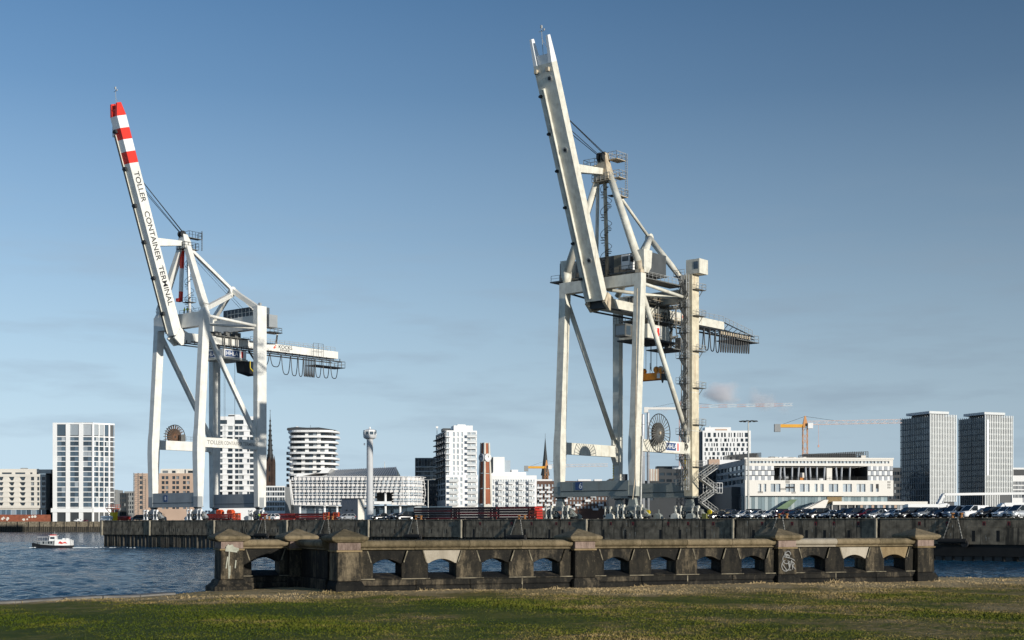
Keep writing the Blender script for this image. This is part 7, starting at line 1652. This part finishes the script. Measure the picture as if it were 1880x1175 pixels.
# ------------------------------------------------------------------ harbour launch
Yb = 332.0; k = Yb / F
bt = thing('harbour_launch', 'small black and white passenger launch heading left on the water', 'boat', (((97 - CX) / F * Yb), Yb, 0), R(180 + 4))
HULL = mat('black_hull', (.018, .02, .024), .4, var=.15); L_ = 4.7
vs, fs = [], []
sts = [(-L_, .9, .55), (-L_ * .6, 1.35, .5), (0, 1.45, .55), (L_ * .55, 1.2, .75), (L_ * .85, .6, 1.0), (L_ * 1.02, .06, 1.15)]
for x, w2, z in sts: vs += [(x, -w2, z), (x, -w2 * .8, -.3), (x, w2 * .8, -.3), (x, w2, z)]
for i in range(len(sts) - 1):
    for q in range(4): fs.append((i * 4 + q, i * 4 + (q + 1) % 4, i * 4 + 4 + (q + 1) % 4, i * 4 + 4 + q))
fs += [(0, 1, 2, 3), tuple(range(len(vs) - 4, len(vs)))]
MB().add(vs, fs).obj('hull', HULL, bt, smooth=False)
MB().path([(x, -w2 - .02, z + .03) for x, w2, z in sts], .08).path([(x, w2 + .02, z + .03) for x, w2, z in sts], .08).obj('rubbing_strake', DSTEEL, bt)
cb = MB().loft([(-2.4, 0, .5, 3.6, 2.1), (-2.4, 0, 2.0, 3.5, 2.0)]).obj('aft_cabin', WHITE, bt)
MB().prism([(-3.6, 1.0), (-3.1, 1.5), (-2.5, 1.25), (-1.9, 1.6), (-1.5, 1.1), (-2.3, .95), (-2.9, 1.15)], 1.07, 1.09, lambda u, v, w_: (u, w_, v)).obj('painted_mark', RED, cb)
MB().loft([(1.2, 0, .6, 3.2, 2.0), (1.2, 0, 1.7, 3.0, 1.9)]).obj('saloon', SGREY, bt)
for i in range(5): 
    for s in (-1, 1): MB().bb((-.1 + i * .6, s * .985 - .02, 1.0), (.32 + i * .6, s * .985 + .02, 1.55)).obj('window', G_DARK, bt)
wh = MB().loft([(-.1, 0, 1.7, 1.6, 1.7), (-.15, 0, 2.85, 1.4, 1.5)]).obj('wheelhouse', WHITE, bt)
for s in (-1, 1): MB().bb((-.6, s * .82 - .03, 2.1), (.4, s * .82 + .03, 2.6)).obj('wheelhouse_window', G_DARK, wh)
MB().bb((.63, -.6, 2.1), (.7, .6, 2.6)).obj('wheelhouse_window', G_DARK, wh); MB().bb((-1.1, -.95, 2.86), (.8, .95, 2.94)).obj('wheelhouse_roof', WHITE, wh); MB().bb((-.7, -.7, 2.945), (.5, .7, 3.12)).obj('liferaft', RED, wh)
for x in (-3.4, -2.6): MB().box((x, 0, 2.15), (.5, 1.2, .28)).obj('deck_box', WHITE, bt)
for i in range(4): MB().lathe((1.2 + i * .9, -1.32 + .04 * i, .55), [(.06, -.16), (.15, -.1), (.15, .1), (.06, .16)], 8).obj('hull_fender', RUBBER, bt)
MB().bb((.9, -1.0, 2.55), (3.3, 1.0, 2.62)).obj('awning', WHITE, bt)
ps = MB()
for x in (1.0, 2.1, 3.2):
    for s in (-.95, .95): ps.tube((x, s, 1.6), (x, s, 2.55), .04, n=5)
ps.obj('awning_post', GALV, bt); MB().rail([(-4.5, 1.0, .6), (-4.5, -1.0, .6)], h=1.2, gap=.5).obj('stern_rail', WHITE, bt); MB().rail([(3.0, -1.0, .8), (4.4, -.2, 1.0), (3.0, 1.0, .8)], h=.7, gap=.7).obj('bow_rail', GALV, bt)
MB().tube((-.4, 0, 3.0), (-.4, 0, 3.9), .04, n=5).obj('mast', GALV, bt)
FOAM = mat('foam', (.62, .66, .68), .8, var=.3, scale=3)
wk = MB(); random.seed(5)
for i in range(110):
    u = rnd() ** 1.4 * 15; sd = random.choice((-1, 1)); x = -4.5 - u; y = sd * (.4 + u * .10) + uni(-.5, .5) * (.3 + u * .05)
    s_ = uni(.08, .34) * (1 - u / 20); wk.loft([(x, y, .02, s_ * 2.6, s_), (x, y, .10 + s_ * .25, s_ * 1.2, s_ * .4)])
for i in range(40):
    x = uni(3.9, 5.3); y = random.choice((-1, 1)) * uni(.1, .9); s_ = uni(.08, .25); wk.loft([(x, y, .02, s_ * 2, s_), (x, y, .12 + s_ * .5, s_, s_ * .4)])
o = wk.obj('wake_foam', FOAM); o.location = bt.location; o.rotation_euler = bt.rotation_euler; tag(o, 'white foam of the wake behind the launch', 'foam', kind='stuff')
# far bank vans
for i, (px, lab, c_) in enumerate(((142, 'white van on the far bank at the foot of the white tower', 'white'), (156, 'maroon car on the far bank at the foot of the white tower', 'maroon'))):
    kd = 'van' if i == 0 else 'hatch'
    o = dup(cache[(kd, c_)]); o.location = ((px - CX) / F * 1054, 1054, zat(957.5, 1050)); o.rotation_euler = (0, 0, R(180)); o.scale = (1, 1, 1); tag(o, lab, kd if kd == 'van' else 'car', 'vehicles on the far bank')
# ------------------------------------------------------------------ drifting steam
def steam(px, py, Y, w, h, dens, seed):
    m = bpy.data.materials.new('steam'); m.use_nodes = True; n, l = m.node_tree.nodes, m.node_tree.links
    n.remove(n['Principled BSDF']); out = n['Material Output']
    pv = n.new('ShaderNodeVolumePrincipled'); pv.inputs['Color'].default_value = (.97, .95, .96, 1)
    t_ = n.new('ShaderNodeTexCoord'); no = n.new('ShaderNodeTexNoise'); no.inputs['Scale'].default_value = 2.3; no.inputs['Detail'].default_value = 5; no.noise_dimensions = '4D'; no.inputs['W'].default_value = seed
    l.new(t_.outputs['Object'], no.inputs['Vector'])
    ln = n.new('ShaderNodeVectorMath'); ln.operation = 'LENGTH'; l.new(t_.outputs['Object'], ln.inputs[0])
    mr = n.new('ShaderNodeMapRange'); mr.inputs[1].default_value = .25; mr.inputs[2].default_value = 1.0; mr.inputs[3].default_value = .18; mr.inputs[4].default_value = -.45; l.new(ln.outputs['Value'], mr.inputs[0])
    ad = n.new('ShaderNodeMath'); ad.operation = 'ADD'; l.new(no.outputs['Fac'], ad.inputs[0]); l.new(mr.outputs[0], ad.inputs[1])
    r2 = n.new('ShaderNodeMapRange'); r2.inputs[1].default_value = .48; r2.inputs[2].default_value = .72; r2.inputs[4].default_value = dens; l.new(ad.outputs[0], r2.inputs[0])
    l.new(r2.outputs[0], pv.inputs['Density']); l.new(pv.outputs[0], out.inputs['Volume'])
    o = MB().lathe((0, 0, 0), [(.05, -1), (.6, -.8), (.95, -.3), (.95, .3), (.6, .8), (.05, 1)], 16).obj('steam', m)
    o.location = pt(px, py, Y); o.scale = (w, w * .7, h); tag(o, 'thin drifting steam over the roofs', 'steam', kind='stuff')
steam(1322, 722, 1400, 44, 24, .10, 1.0); steam(1398, 735, 1400, 32, 24, .06, 4.0); steam(1440, 752, 1420, 16, 9, .035, 7.0); steam(1216, 752, 1400, 15, 9, .06, 9.0)
